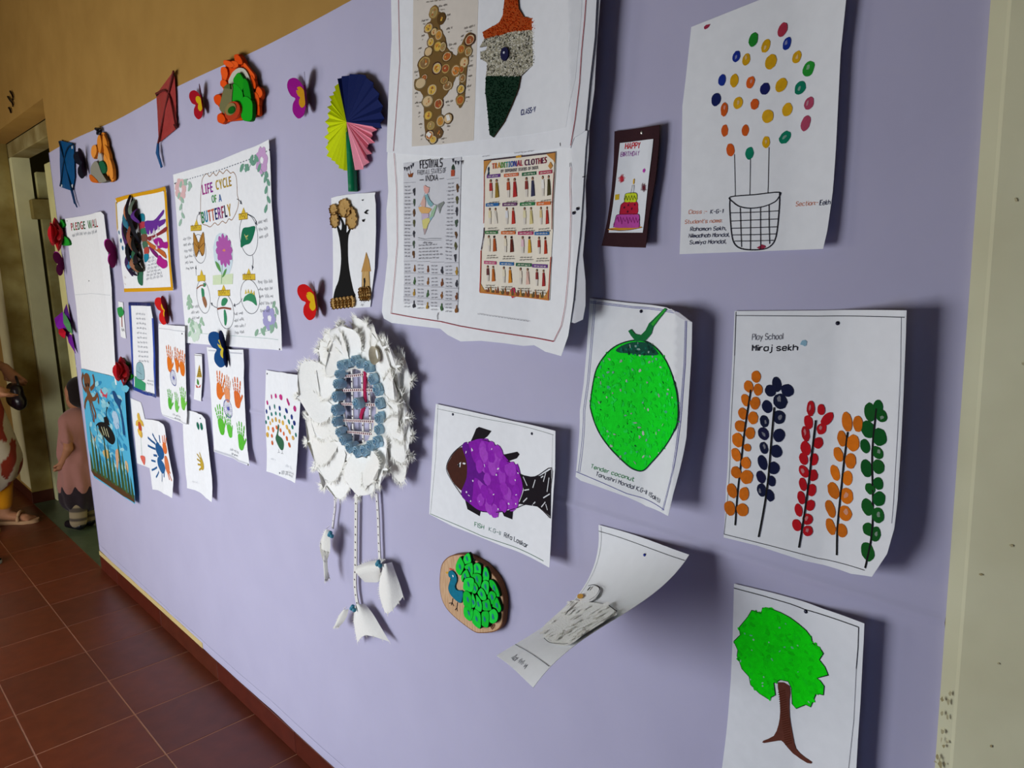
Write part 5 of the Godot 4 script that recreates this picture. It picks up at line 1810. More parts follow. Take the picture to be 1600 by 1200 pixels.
	scrawl(Vector2(18, -133), Vector2(113, -129), 8.0, 1.2)
	part("handwriting", "ink")
	k("3a9a6a")
	fill("-122 -113 -76 -117 3 -131 -11 -162 -81 -164 -139 -163")
	part("lawn_drawing", "ink")
	lay = 1.6
	k("8fb5bd")
	fill(sm("-78 -61 -32 -50 0 -65 -3 -110 -35 -121 -94 -119 -97 -91"))
	part("statue_drawing", "ink")
	k("3f4a52")
	line(sm("-78 -61 -32 -50 0 -65 -3 -110 -35 -121 -94 -119 -97 -91"), 1.6, true)
	line("-88 -90 -28 -99 -49 -69 -43 -114", 1.6)
	part("outline", "ink")

	thing("pledge_sheet", "long white pledge sheet with red and green block lettering, otherwise blank", "poster", "", -3.482, 1.392, 0.005, [[0, 180, 290, 9, 1.5]])
	sheet("paper", "-215 356 75 351 379 350 417 335 417 250 409 124 405 47 383 -32 347 -192 327 -288 316 -363 111 -369 -261 -343 -240 -200 -214 -48 -216 41 -219 130 -218 247")
	var caps := [Vector2(-132, 298), Vector2(321, 292)]
	print_text("PLEDGE WALL", caps[0], caps[1], 33, "Droid Sans", 700, ["a52f3a", "3f7a3a", "9a3a3a", "2f5f3a", "a03a2f", "2f5a3a"])
	part("lettering", "ink")
	k("8a909a")
	scrawl(Vector2(-127, 272), Vector2(291, 270), 15.0, 2.0)
	part("handwriting", "ink")
	k("b0b6bf")
	line("-203 8 61 18 378 16", 1.2)
	part("fold_line", "ink")
	pins("-184 344 52 73")

	ocean()
	feather_fish()


func frill(at: Vector2, rx: float, ry: float) -> void:    # a curl of pencil shaving: a scalloped disc, raised and dark along its rim
	var c := at / 1000.0
	var z := lift(c)
	var rows := []
	for e in [[0.05, 0.004], [0.5, 0.0015], [0.92, 0.003], [1.0, 0.006]]:
		var row := PackedVector3Array()
		for j in 28:
			var t := TAU * j / 28.0
			var w: float = 1.0 + (0.06 * cos(t * 9.0) if e[0] > 0.6 else 0.0)
			row.append(Vector3(c.x + cos(t) * rx * e[0] * w, c.y + sin(t) * ry * e[0] * w, z + e[1] + 0.0012 * sin(t * 9.0) * e[0]))
		rows.append(row)
	k("bf9a5e")
	skin3([rows[3], rows[2]], true)
	k("c9a668")
	skin3([rows[2], rows[1], rows[0]], true)
	k("2a211c")
	for j in 28:
		if j % 2:
			continue
		var p: Vector3 = rows[3][j]
		var q: Vector3 = rows[3][(j + 1) % 28]
		var o := Vector3(0, 0, 0.0012)
		quad3(p, q, q * 0.97 + Vector3(c.x, c.y, p.z) * 0.03 + o, p * 0.97 + Vector3(c.x, c.y, p.z) * 0.03 + o)
	k("7a4a20")
	ell(c, rx * 0.22, ry * 0.18, 0, 0.3, 9)


func oval_at(c: Vector2, w: float, h: float) -> void:
	line(ring2(c / 1000.0, w / 2000.0, h / 2000.0, 0, 0.0, 32), 1.5, true)


func floral(at: Vector2, petal: String, leaf: String, sprays: Array) -> void:
	lay = 1.2
	k(petal)
	for i in 7:
		var d := Vector2.from_angle(TAU * i / 7.0) * 0.022
		ell(at / 1000.0 + Vector2(d.x * 1.4, d.y * 1.0), 0.018, 0.014, 0, 0.15, 9)
	part("corner_flower", "ink")
	lay = 1.4
	k(leaf)
	for s in sprays:
		var p := sm(s, false)
		line(p, 1.6)
		for i in range(0, p.size(), 2):
			ell(p[i] + Vector2(0.010 if i % 4 else -0.010, 0.004), 0.016, 0.008, -30.0 if i % 4 else 30.0, 0.1, 8)
		part("leaf_spray", "ink")
	lay = 1.0


func handprint(palm: Vector2, tips: Vector2, tall: float, hex: String, thumb: int) -> void:   # palm and five fingers pressed in paint
	lay = 1.4
	k(hex)
	var c := palm / 1000.0
	var d := (tips - palm).normalized()
	var side := d.orthogonal() * -1.0
	var s := tall / 1000.0
	if thumb == 2:
		s = tall / 1000.0 * 1.15
	fill(smooth(PackedVector2Array([c + (d * 0.2 + side * 0.2) * s, c + (d * 0.24 - side * 0.02) * s, c + (d * 0.18 - side * 0.21) * s, c + (-d * 0.05 - side * 0.24) * s, c + (-d * 0.27 - side * 0.12) * s, c + (-d * 0.27 + side * 0.12) * s, c + (-d * 0.05 + side * 0.22) * s])))
	var long := [0.36, 0.44, 0.42, 0.32]
	for i in 4:
		var o := (i - 1.5) * 0.125
		var a := c + (d * 0.22 + side * o) * s
		var e: Vector2 = c + (d * (0.22 + long[i]) + side * o * 1.55) * s
		var n := 3
		for j in n:
			line(PackedVector2Array([a.lerp(e, (j + 0.08) / n), a.lerp(e, (j + 0.9) / n)]), s * 1000.0 * 0.075)
		ell(e, s * 0.036, s * 0.05, rad_to_deg(d.angle()) - 90.0, 0.06, 9)
	var t := -1.0 if thumb > 0 else 1.0
	line(smooth(PackedVector2Array([c + (-d * 0.08 + side * 0.18 * t) * s, c + (d * 0.06 + side * 0.30 * t) * s, c + (d * 0.2 + side * 0.40 * t) * s]), false), s * 1000.0 * 0.085)
	part("handprint", "paint")
	lay = 1.0


func wheel(c: Vector2, w: float, h: float) -> void:
	lay = 2.0
	k("6a6ca8")
	oval_at(c, w, h)
	oval_at(c, w * 0.92, h * 0.92)
	k("5a5cae")
	for i in 12:
		var d := Vector2.from_angle(TAU * i / 24.0)
		line(PackedVector2Array([(c + Vector2(d.x * w, d.y * h) * 0.45) / 1000.0, (c - Vector2(d.x * w, d.y * h) * 0.45) / 1000.0]), 0.8)
	ell(c / 1000.0, w * 0.00012, h * 0.0001)
	part("blue_wheel", "ink")
	lay = 1.0


func ocean() -> void:
	thing("ocean_poster", "blue underwater picture of an octopus, a submarine, a dolphin and seaweed", "poster", "", -3.412, 0.771, 0.01, [[0, 120, 330, 12, 1.5]])
	sheet("poster_sheet", "-318 278 -158 281 -9 284 171 288 379 297 378 246 368 186 357 120 352 59 352 -7 354 -67 353 -134 348 -197 329 -248 161 -262 40 -261 -140 -262 -334 -263 -361 -232 -360 -172 -371 -114 -359 5 -347 123 -331 206", "paper", "55b3d6")
	lay = 1.2
	for i in 90:
		k(["8fd0e0", "3f9cc9", "a5dbe6", "2f8fc2", "6fc3dc"][i % 5])
		var p: Vector2 = Vector2(-256, 236).lerp(Vector2(396, 262), rng.randf()).lerp(Vector2(-306, -198).lerp(Vector2(287, -159), rng.randf()), rng.randf()) / 1000.0
		ell(p, rng.randf_range(0.02, 0.06), rng.randf_range(0.006, 0.016), rng.randf_range(-30, 20), 0.25, 9)
	part("brush_stroke", "paint")
	lay = 1.8
	k("7a4f30")
	fill(sm("-283 245 -240 264 -196 261 -180 240 -193 211 -216 184 -175 155 -203 135 -254 129 -269 172 -291 204"))
	for q in ["-286 258 -322 224 -313 190 -275 172", "-126 268 -116 239 -130 215 -197 191", "-244 153 -307 122 -342 81", "-225 138 -218 99 -199 62 -208 33", "-189 145 -137 154 -89 179 -81 155 -92 137", "-203 135 -185 109 -159 79 -174 57"]:
		line(sm(q, false), 20.0)
	part("octopus", "paint")
	lay = 2.2
	k("4a2c1c")
	for q in ["-298 254 -327 223 -322 189", "-112 266 -104 240 -126 216", "-240 130 -237 91 -216 31"]:
		line(sm(q, false), 5.0)
	k("1a1a1a")
	ell(Vector2(-258, 205) / 1000.0, 0.012, 0.010)
	ell(Vector2(-220, 210) / 1000.0, 0.012, 0.010)
	part("octopus_shading", "ink")
	lay = 1.8
	k("16181c")
	fill(sm("-139 37 -48 55 38 48 94 24 106 -6 58 -33 -11 -30 -85 -11 -127 8", true, 3))
	fill("-30 80 24 92 48 74 48 52 -32 52")
	line("14 85 22 113 41 135 54 132", 8.0)
	line("-129 38 -170 21 -164 -23", 8.0)
	part("submarine", "paint")
	lay = 2.2
	k("c9c9a0")
	for q in ["-87 27 -55 -7", "-48 33 -19 -7", "-8 31 16 -6"]:
		line(pts(q), 9.0)
	k("8a7a4a")
	line("-140 11 -86 -14 -94 -35", 8.0)
	part("submarine_window", "paint")
	lay = 1.8
	k("1f4f7f")
	fill(sm("156 220 192 226 227 215 257 203 312 202 277 176 285 149 299 116 303 81 301 51 264 47 262 72 262 110 250 147 219 168 181 181 163 202"))
	part("dolphin", "paint")
	k("d64a5a")
	fill(sm("-15 216 -4 199 32 208 69 223 74 205 51 178 21 183 -6 177 -8 190 -31 196"))
	part("crab", "paint")
	k("b5d3ea")
	ell(Vector2(156, 94) / 1000.0, 0.055, 0.042, 0, 0.05, 14)
	k("5f8fc9")
	for q in ["125 74 131 43 141 24", "165 80 177 51 170 18", "181 85 219 67 217 41"]:
		line(sm(q, false), 5.0)
	part("jellyfish", "paint")
	k("e3c99a")
	for q in ["-289 -19 -263 -50 -247 -59 -318 -76 -255 -78 -237 -104 -216 -123 -243 -87 -191 -27 -236 -57"]:
		fill(q)
	part("starfish", "paint")
	k("dcb878")
	fill(sm("-119 -95 -46 -74 -16 -89 -41 -115 -91 -119"))
	part("small_fish", "paint")
	k("d9a884")
	fill(sm("91 -59 132 -42 129 -79 104 -127 78 -159 78 -116"))
	part("seahorse", "paint")
	k("dfc294")
	ell(Vector2(258, -97) / 1000.0, 0.028, 0.026, 0, 0.15, 12)
	part("shell", "paint")
	k("5a3f24")
	fill("-344 -193 -338 -216 -217 -219 -32 -220 140 -223 301 -218 340 -204 327 -243 126 -259 -46 -256 -330 -253 -367 -236")
	part("sea_bed", "paint")
	lay = 2.2
	for i in 13:
		k(["3f5a34", "4a6a3a", "3a4f2f"][i % 3])
		var a: Vector2 = Vector2(-340, -231).lerp(Vector2(307, -227), i / 12.0) / 1000.0
		var h := 0.10 + 0.05 * ((i * 7) % 4)
		fill(PackedVector2Array([a + Vector2(-0.022, 0), a + Vector2(0.022, 0), a + Vector2(0.012, h * 0.6), a + Vector2(-0.004, h), a + Vector2(-0.016, h * 0.5)]))
		part("seaweed", "paint")
	lay = 1.0


func feather_fish() -> void:
	thing("feather_fish_picture", "yellow-edged white picture of a fish layered from coloured paper strips", "collage", "", -2.673, 1.615, 0.005, [[0, 150, 280, 9, 1.5]])
	sheet("paper", "-258 166 -132 166 30 165 160 164 312 160 317 145 315 128 307 57 297 -11 287 -90 285 -174 277 -181 17 -187 -280 -193 -277 -168 -282 -123 -282 -82 -284 -41 -281 10 -270 83")
	lay = 2.0
	k("d99d14")
	fill("-258 166 -132 167 30 165 159 163 312 160 315 147 166 150 25 153 -137 154 -243 148")
	part("yellow_tape", "foam")
	fill("296 148 314 150 317 128 295 -11 287 -90 284 -171 256 -173 262 -90 276 21 294 114")
	part("yellow_tape", "foam")
	fill("-279 -179 21 -174 281 -168 279 -180 17 -187 -280 -193")
	part("yellow_tape", "foam")
	k("d9b56a")
	fill("-263 152 -249 152 -267 54 -282 40 -278 76")
	part("yellow_tape", "foam")
	lay = 3.0
	k("2f83b0")
	fill(sm("-150 84 -182 68 -198 36 -204 -7 -201 -51 -192 -95 -164 -118 -146 -95 -140 -45 -133 12 -134 61"))
	part("fish_face", "foam")
	k("2f6a4f")
	fill(sm("-101 -131 -75 -114 -28 -102 -41 -139 -56 -166 -95 -156"))
	part("fish_fin", "foam")
	lay = 3.6
	for q in [["1f7f93", "-13 86 24 92 50 84 42 62 -15 64"], ["b5384a", "-21 61 42 62 44 49 22 33 -14 36"], ["357a5a", "-5 38 54 38 55 18 1 18"], ["7a4f3f", "-4 17 52 16 45 -10 -3 -10"], ["4a6f55", "-3 -9 49 -9 44 -32 3 -33"], ["b54a3f", "11 -31 56 -29 52 -51 6 -54"], ["1f86a0", "0 -54 48 -53 38 -73 1 -81"]]:
		k(q[0])
		fill(sm(q[1], true, 3))
		part("scale", "foam")
	for q in [["6a2f95", "47 62 136 61 206 76 267 89 261 76 193 57 273 58 262 44 190 35 134 23 82 15 56 21"], ["8a3038", "51 6 140 13 281 33 282 19 204 10 118 2 77 -8"], ["a5208a", "114 -8 156 1 199 -4 224 -17 279 -18 265 -39 204 -35 165 -36 138 -25"], ["c2662f", "47 -5 92 -17 165 -36 228 -52 239 -72 189 -61 142 -46 69 -26"], ["7a1f6a", "59 -26 105 -38 147 -59 135 -68 91 -51"], ["b01f86", "134 -72 157 -59 196 -73 239 -80 236 -99 190 -106 159 -100 124 -88"]]:
		k(q[0])
		fill(sm(q[1], true, 3))
		part("tail_strip", "foam")
	lay = 4.0
	k("d9cfd6")
	for q in [Vector2(88, 17), Vector2(132, 21), Vector2(179, 29), Vector2(147, 3), Vector2(121, 14), Vector2(164, -23), Vector2(105, -7), Vector2(140, -35)]:
		fill(PackedVector2Array([q / 1000.0 + Vector2(-0.011, -0.004), q / 1000.0 + Vector2(0.011, -0.003), q / 1000.0 + Vector2(0.002, 0.014)]))
	part("white_fleck", "foam")
	# the overlapping curled strips of the body
	var strips := [["4a2a5f", "-128 114 -117 -60"], ["b5704a", "-77 148 -73 51"], ["17141c", "-61 163 -57 30"], ["6a7a6a", "-21 144 -21 62"], ["2f6f84", "-102 126 -94 17"], ["141018", "-39 149 -18 -13"], ["5a2f7f", "-5 109 4 58"], ["1a1016", "-120 99 -91 -32"], ["8a4a38", "-81 66 -66 -54"], ["15101a", "-112 18 -102 -103"], ["3a2350", "-118 -31 -137 -131"], ["12140f", "-48 29 -17 -69"], ["2f5f44", "-46 -12 -34 -103"], ["3f7fa0", "-108 -74 -106 -113"], ["9a6a4f", "-82 -53 -66 -117"], ["17131a", "-35 -27 -17 -114"], ["241a30", "-97 -89 -90 -130"], ["7a4a2f", "-80 17 -40 -40"], ["1b1a14", "-30 -75 -11 -114"]]
	for s in strips:
		var e := pts(s[1])
		k(s[0])
		strip_leaf(e[0], e[1], 0.036)
		part("body_strip", "foam")
	lay = 1.2
	k("7f8794")
	for i in 7:
		scrawl(Vector2(39, -70).lerp(Vector2(-6, -146), i / 6.0), Vector2(105, -68).lerp(Vector2(174, -134), i / 6.0), 9.0, 1.2)
	part("handwriting", "ink")
	k("3a6f93")
	dots("bubble", "foam", "-261 37 7 8 0 -249 6 11 9 0 -238 -23 11 9 0 -204 -25 9 9 0", 0.1)
	k("c9b0a8")
	scrawl(Vector2(-260, -138), Vector2(-238, -142), 9.0, 1.0)
	scrawl(Vector2(-269, -163), Vector2(-247, -167), 9.0, 1.0)
	part("handwriting", "ink")
	pins("-243 148 296 147")


func strip_leaf(a: Vector2, b: Vector2, wide: float) -> void:   # a long leaf of paper, arched off its sheet
	var d := (b - a)
	var s := d.normalized().orthogonal() * wide
	var rows := []
	for i in 11:
		var t := i / 10.0
		var w := sqrt(maxf(0.0, 1.0 - pow(2.0 * t - 1.0, 4.0))) + 0.02
		var row := PackedVector3Array()
		for j in 5:
			var q := (j - 2) / 2.0
			var p := a + d * t + s * w * q * 0.5
			row.append(Vector3(p.x, p.y, lift(p) + 0.003 + 0.022 * sin(PI * clampf(t, 0.0, 1.0)) + 0.006 * (1.0 - q * q) + rng.randf_range(0, 0.0006)))
		rows.append(row)
	skin3(rows)


# ---------------------------------------------------------------- folded-paper crafts
func crafts() -> void:
	thing("paper_fan", "round pleated paper fan in yellow, navy and pink with a green handle", "paper fan", "", -1.251, 1.815, 0.006, [])
	var hub: Vector2 = Vector2(33, -3)
	pleats(hub, "-1 85 -9 78 -13 73 -17 67 -24 64 -35 62 -32 56 -31 50 -39 45 -46 41 -45 34 -46 27 -53 19 -60 11 -56 3 -53 -5 -60 -13 -68 -21 -61 -29 -54 -36 -60 -40 -65 -44 -64 -53 -63 -63 -54 -69 -44 -74 -36 -79 -27 -83 -20 -90 -14 -95 -4 -99 6 -102 14 -103 23 -104", "cbd80c", 15.0, 23.0)
	part("yellow_pleats", "foam")
	pleats(hub, "1 88 4 92 8 94 22 94 39 93 55 92 74 89 89 86 103 82 117 73 130 62 140 50 150 37 155 24 160 11 162 -2 163 -14 158 -23 151 -32", "0f1d55", 14.0, 22.0)
	part("navy_pleats", "foam")
	pleats(hub, "120 -16 124 -25 128 -31 119 -36 110 -40 113 -47 117 -56 105 -57 91 -57 97 -67 104 -77 94 -78 84 -79 89 -86 92 -93 79 -100 66 -105 48 -105 31 -103", "f29aac", 10.0, 18.0)
	part("pink_pleats", "foam")
	k("0a7a4e")
	var hb: Vector2 = Vector2(27, -99) / 1000.0
	var he: Vector2 = Vector2(25, -149) / 1000.0
	tube3(PackedVector3Array([Vector3(hb.x, hb.y + 0.09, 0.012), Vector3(hb.x, hb.y, 0.014), Vector3(he.x, he.y, 0.014)]), 0.0115, 0.0115, 6)
	part("handle", "foil")

	thing("kite", "pale red paper kite with black corners and a blue tassel, high on the wall", "kite", "paper kites", -2.329, 2.022, 0.008, [])
	kite("124 87 -48 46 -54 -6 -71 -104 97 -81 118 18", "a83f3c", "134 82 74 25 20 -27 -59 -106", "-33 44 73 30 110 -79")
	for q in ["129 85 113 79 133 68", "-42 46 -39 37 -17 41", "101 -84 107 -70 82 -67"]:
		k("1f1a1c")
		slab(pts(q), 11.0, 13.0)
		part("corner_patch", "foil")
	k("22558a")
	for i in 7:
		var a: Vector2 = Vector2(-71, -105) / 1000.0
		tube3(PackedVector3Array([Vector3(a.x, a.y, 0.011), Vector3(a.x + rng.randf_range(-0.012, 0.012), a.y - 0.03, 0.016), Vector3(a.x + rng.randf_range(-0.02, 0.02), a.y - rng.randf_range(0.055, 0.08), 0.012)]), 0.004, 0.002, 5)
	part("tassel", "foil")

	thing("kite", "shiny blue foil kite with a thin tail, nearest the far doorway", "kite", "paper kites", -3.581, 1.976, 0.008, [])
	kite("-27 106 85 84 192 64 166 -1 142 -70 111 -97 76 -120 -13 -105 -106 -88 -76 1", "0d5488", "-12 99 44 0 94 -119", "198 60 79 45 -87 -86")
	k("d5dde2")  # pale pieces painted as glints on the tape
	for q in ["165 61 180 59 173 46 160 47", "-76 -78 -63 -82 -73 -91 -87 -89", "77 -97 107 -94 103 -106 80 -110"]:
		slab(pts(q), 11.0, 12.5)
		part("tape_glint", "foil")
	k("123a62")
	for q in ["84 -113 97 -145 109 -170 131 -193", "78 -116 92 -148 101 -177"]:
		var path := PackedVector3Array()
		for p in sm(q, false):
			path.append(Vector3(p.x, p.y, 0.012))
		tube3(path, 0.005, 0.003, 5)
		part("tail", "foil")

	butterfly("red paper butterfly with a yellow centre, between the red kite and the orange turkey", Vector2(-2020.6, 1985.1), 40.0, 8.0, 20.0, 22.0, "b01522", "d9b312", "871226")
	butterfly("magenta paper butterfly with a gold centre, between the turkey and the fan", Vector2(-1417.1, 1901.4), 44.0, 2.0, 20.0, 24.0, "a5148f", "d99a1a", "5a1248")
	butterfly("bright red paper butterfly with a yellow centre, under the fan beside the shaving tree", Vector2(-1439.7, 1420.4), 43.0, 8.0, 24.0, 24.0, "dd1414", "e9bf12", "8f1a24")
	butterfly("red paper butterfly with a yellow centre, over the smaller handprint flag", Vector2(-2490.3, 1365.3), 46.0, 6.0, 22.0, 32.0, "d01818", "e2ab18", "7f1226")
	butterfly("navy blue paper butterfly at the foot of the life-cycle poster", Vector2(-2012.2, 1261.8), 53.0, 6.0, 26.0, 34.0, "144a86", "d9c23a", "14204f")
	butterfly("near-black paper butterfly between the blue kite and the orange peacock", Vector2(-3268.4, 1946.1), 52.0, 4.0, 22.0, 30.0, "14141f", "1b1b28", "231020")
	butterfly("magenta paper butterfly between the pledge sheet and the yellow-edged fish picture", Vector2(-2998, 1574.8), 52.0, -4.0, 20.0, 48.0, "b01f8f", "b02a8f", "701048")
	butterfly("magenta paper butterfly under the rose at the sheet's far edge", Vector2(-3825.7, 1547.3), 52.0, -4.0, 20.0, 48.0, "a81f90", "a8289a", "62103f")

	# turkey of layered paper feathers
	thing("paper_turkey", "paper bird of layered orange and green feathers with a ringed round face", "paper craft", "paper birds", -1.783, 1.981, 0.006, [])
	k("e2480c")
	slab(sm("17 82 53 76 76 57 83 45 111 21 128 -3 132 -15 159 -27 165 -43 149 -57 140 -74 136 -90 97 -89 35 -86 -57 -77 -90 -79 -122 -66 -112 -48 -95 -46 -115 -25 -134 -6 -126 5 -83 2 -70 10 -86 27 -75 36 -74 56 -68 67 -41 64 -45 79 -17 77 14 68", true, 3), 8.0, 14.0, 0.6, "a8330a")
	part("feather_fan", "foam")
	for q in ["49 75 33 65 51 51 79 47 70 64", "-29 77 -32 67 3 51 30 51 12 65", "-59 64 -64 47 -41 27 -21 39 -28 58", "-71 32 -74 20 -50 11 -31 19 -46 30", "-119 -2 -115 -19 -88 -30 -69 -12 -87 -1", "-106 -52 -109 -70 -76 -79 -57 -71 -76 -54", "86 48 79 39 110 14 131 -4 138 7 117 25", "120 12 116 -6 132 -25 141 -19 138 -6", "148 -22 135 -34 152 -50 172 -45 168 -32", "128 -33 129 -54 149 -68 154 -54 145 -38", "131 -59 122 -78 144 -92 151 -81 149 -66", "113 -60 108 -84 124 -91 130 -75", "6 64 19 48 50 44 52 55 28 64"]:
		k(["ee5210", "e24a0c", "f05a18"][rng.randi() % 3])
		slab(sm(q, true, 3), 14.0, 19.0 + rng.randf() * 4.0, 0.8, "b0380a")
		part("feather", "foam")
	k("c9c4b4")
	slab(sm("25 38 60 40 97 28 120 -3 128 -46 117 -76 86 -71 23 2 6 -2 -12 18 6 31", true, 3), 20.0, 24.0, 0.5, "8a8678")
	part("grey_layer", "foam")
	for q in ["71 25 92 12 103 -5 84 -22 55 -13 38 7 40 16", "34 3 63 -6 88 -28 77 -51 31 -44 21 -29", "99 4 120 -5 129 -27 131 -58 111 -57 92 -29", "72 -47 104 -39 138 -57 138 -80 127 -102 92 -99 70 -87"]:
		k(["0e9a14", "12a518", "0c8f12"][rng.randi() % 3])
		slab(sm(q, true, 3), 24.0, 31.0 + rng.randf() * 4.0, 0.8, "0a5f10")
		part("green_feather", "foam")
	k("75714a")
	slab(sm("-18 3 20 5 35 -4 24 -30 7 -84 -24 -66 -61 -45 -41 -19", true, 3), 26.0, 34.0, 0.5, "4a472f")
	part("body", "foam")
	k("55602f")
	slab("-17 2 8 6 27 5 28 -9", 34.0, 38.0)
	part("crest", "foam")
	k("b53a18")
	slab(ring2(Vector2(32, -65) / 1000.0, 97 / 2000.0, 46 / 2000.0, 0, 0.0, 24), 34.0, 40.0, 0.6)
	part("face_ring", "foam")
	k("8a7a4a")
	slab(ring2(Vector2(27, -60) / 1000.0, 68 / 2000.0, 30 / 2000.0, 0, 0.0, 20), 40.0, 42.0)
	part("face_ring", "foam")
	k("0c5a14")
	slab(ring2(Vector2(36, -64) / 1000.0, 44 / 2000.0, 18 / 2000.0, 0, 0.0, 18), 42.0, 44.0)
	part("eye", "foam")

	thing("paper_peacock", "orange feathered paper bird with a grey body and a black hanging loop", "paper craft", "paper birds", -3.063, 1.942, 0.006, [])
	k("dd8227")
	slab(sm("52 85 111 83 131 43 157 -13 172 -83 155 -100 93 -91 47 -27 18 3 -60 6 -79 36 -59 56 12 54", true, 3), 6.0, 12.0, 0.6, "9a5212")
	part("feather_fan", "foam")
	for q in ["67 77 42 54 61 9 98 42 92 74", "119 76 105 41 127 -10 157 34 143 62", "-34 50 -57 25 -28 4 20 24 17 49", "125 33 114 -19 154 -55 179 -16 158 23", "151 -13 131 -63 182 -95 199 -60 179 -21", "111 3 104 -39 134 -80 159 -40 136 -6", "150 -44 136 -80 163 -101 194 -90 189 -58"]:
		k(["ea9438", "e08a2c", "f09a40"][rng.randi() % 3])
		slab(sm(q, true, 3), 12.0, 18.0 + rng.randf() * 5.0, 0.8, "a85f18")
		part("feather", "foam")
	k("b5b2ac")
	slab(sm("53 20 79 6 77 -26 40 -33 21 -9", true, 3), 16.0, 22.0)
	part("white_layer", "foam")
	k("17603f")
	slab(sm("78 -18 125 -29 138 -54 109 -67 53 -56 47 -34", true, 3), 18.0, 29.0, 0.6)
	part("green_layer", "foam")
	k("8f8c7c")
	slab(sm("17 -12 55 -24 82 -59 123 -87 133 -99 66 -98 18 -90 -50 -62 -46 -29", true, 3), 16.0, 31.0, 0.6, "5f5c50")
	part("body", "foam")
	k("c9641a")
	slab(sm("-74 -57 -41 -59 31 -89 10 -94 -60 -81", true, 3), 18.0, 33.0, 0.6)
	part("wing", "foam")
	k("15151a")
	for q in ["45 86 45 97 63 103 78 95 67 85", "61 99 34 107 20 110"]:
		var path := PackedVector3Array()
		for p in sm(q, false):
			path.append(Vector3(p.x, p.y, 0.014))
		tube3(path, 0.008, 0.006, 6)
		part("hanging_loop", "foil")

	rose("red paper rose with green leaves at the far edge of the lavender sheet", Vector2(-3773.6, 1679.4), 0.065, ["39 68 -11 46 18 27 81 36 75 51", "47 -8 122 -28 128 -53 -3 -48 13 -24", "-157 0 -175 -22 -127 -21 -109 -6"])
	rose("red paper rose with green leaves between the pledge sheet and the blue-edged letter", Vector2(-3012.5, 1102.5), 0.050, ["-55 50 -30 38 24 30 -28 13 -70 24", "-129 -41 -60 -43 41 -14 0 -36 -110 -71 -137 -61", "7 -17 49 -9 53 -23 11 -36"])

	thing("paper_cone_bouquet", "purple paper cone with a green lining and a red bud, at the sheet's far edge", "paper craft", "", -3.946, 1.238, 0.008, [])
	k("7a1a9a")
	fold3("-170 37 27 79 76 31 113 -15 69 -50 -80 -29", 8.0, 46.0)
	part("cone_petal", "foam")
	k("4f1a6f")
	fold3("120 119 157 42 177 -28 123 7 73 52 49 83", 10.0, 30.0)
	part("cone_petal", "foam")
	k("4f8a55")
	fold3("75 82 128 63 184 27 204 -24 124 -11 63 31", 20.0, 40.0)
	part("green_lining", "foam")
	k("6a1a8a")
	fold3("37 -28 133 -31 165 -123 98 -91", 8.0, 24.0)
	part("cone_point", "foam")
	k("b5142a")
	fold3("-5 -6 75 -1 127 -17 91 -49 27 -44", 30.0, 52.0)
	part("red_bud", "foam")

	# peacock painted on a slice of wood
	thing("wooden_peacock", "slice of wood with a teal peacock and layered bright green leaf feathers", "wall plaque", "", -0.885, 0.819, 0.004, [])
	k("dcba98")
	slab(sm("-28.6 83.4 -9.3 89.7 12 92.3 33.7 90.4 57.3 88.1 80.1 79.3 97.8 68.4 108.4 53.9 115.4 36.7 116.8 17.7 113.5 -6.3 109.3 -24.1 97.6 -39.9 78.1 -52.5 44.2 -66.8 24.4 -71.6 -5.3 -68.5 -43.3 -60.8 -68.9 -50.1 -82.6 -35 -88 -15.2 -87.6 8 -83.1 32.4 -75.1 50.6 -58.1 67.7 -41.8 78", true, 3), 4.0, 17.0, 2.0, "8a5f42")
	part("wood_slice", "wood")
	gap = 0.0172
	k("137a94")
	slab(sm("-49.6 41 -38.4 45.9 -28.4 42.1 -23.3 33.7 -24.9 24.6 -31.4 11.8 -23.5 6.4 -5.1 9.8 -11 -15.5 -20.6 -20.1 -37.9 -16.4 -50.4 -9.6 -54.9 1.3 -49.2 16.7 -44.3 26.4 -51 28.4 -52.7 34.3", true, 3), 17.0, 20.0, 1.0, "0f5f74")
	part("peacock_body", "paint")
	k("1d1416")
	for q in ["-42.9 -18.7 -46.2 -30 -57 -34.3", "-46.2 -29.7 -49.8 -36.5", "-46.2 -29.7 -40.9 -35.6", "-27.6 -22.4 -31.2 -37.3 -37.2 -43.2", "-31.2 -37.3 -30 -43.9"]:
		lay = 1.0
		line(pts(q), 1.6)
	part("peacock_leg", "ink")
	k("dd5a4a")
	for q in [Vector2(-43.7, 46.6), Vector2(-37.5, 47), Vector2(-47.9, 46)]:
		ell(q / 1000.0, 0.0026, 0.0024, 0, 0.2, 8)
	part("crest", "paint")
	k("d9a83a")
	fill("-51.5 39 -64.4 34.5 -62 31.2 -51.3 34.4")
	part("beak", "paint")
	k("e6f2f2")
	gap = 0.0204
	ell(Vector2(-35.1, 35.1) / 1000.0, 0.0022, 0.0026, 20)
	part("eye", "ink")
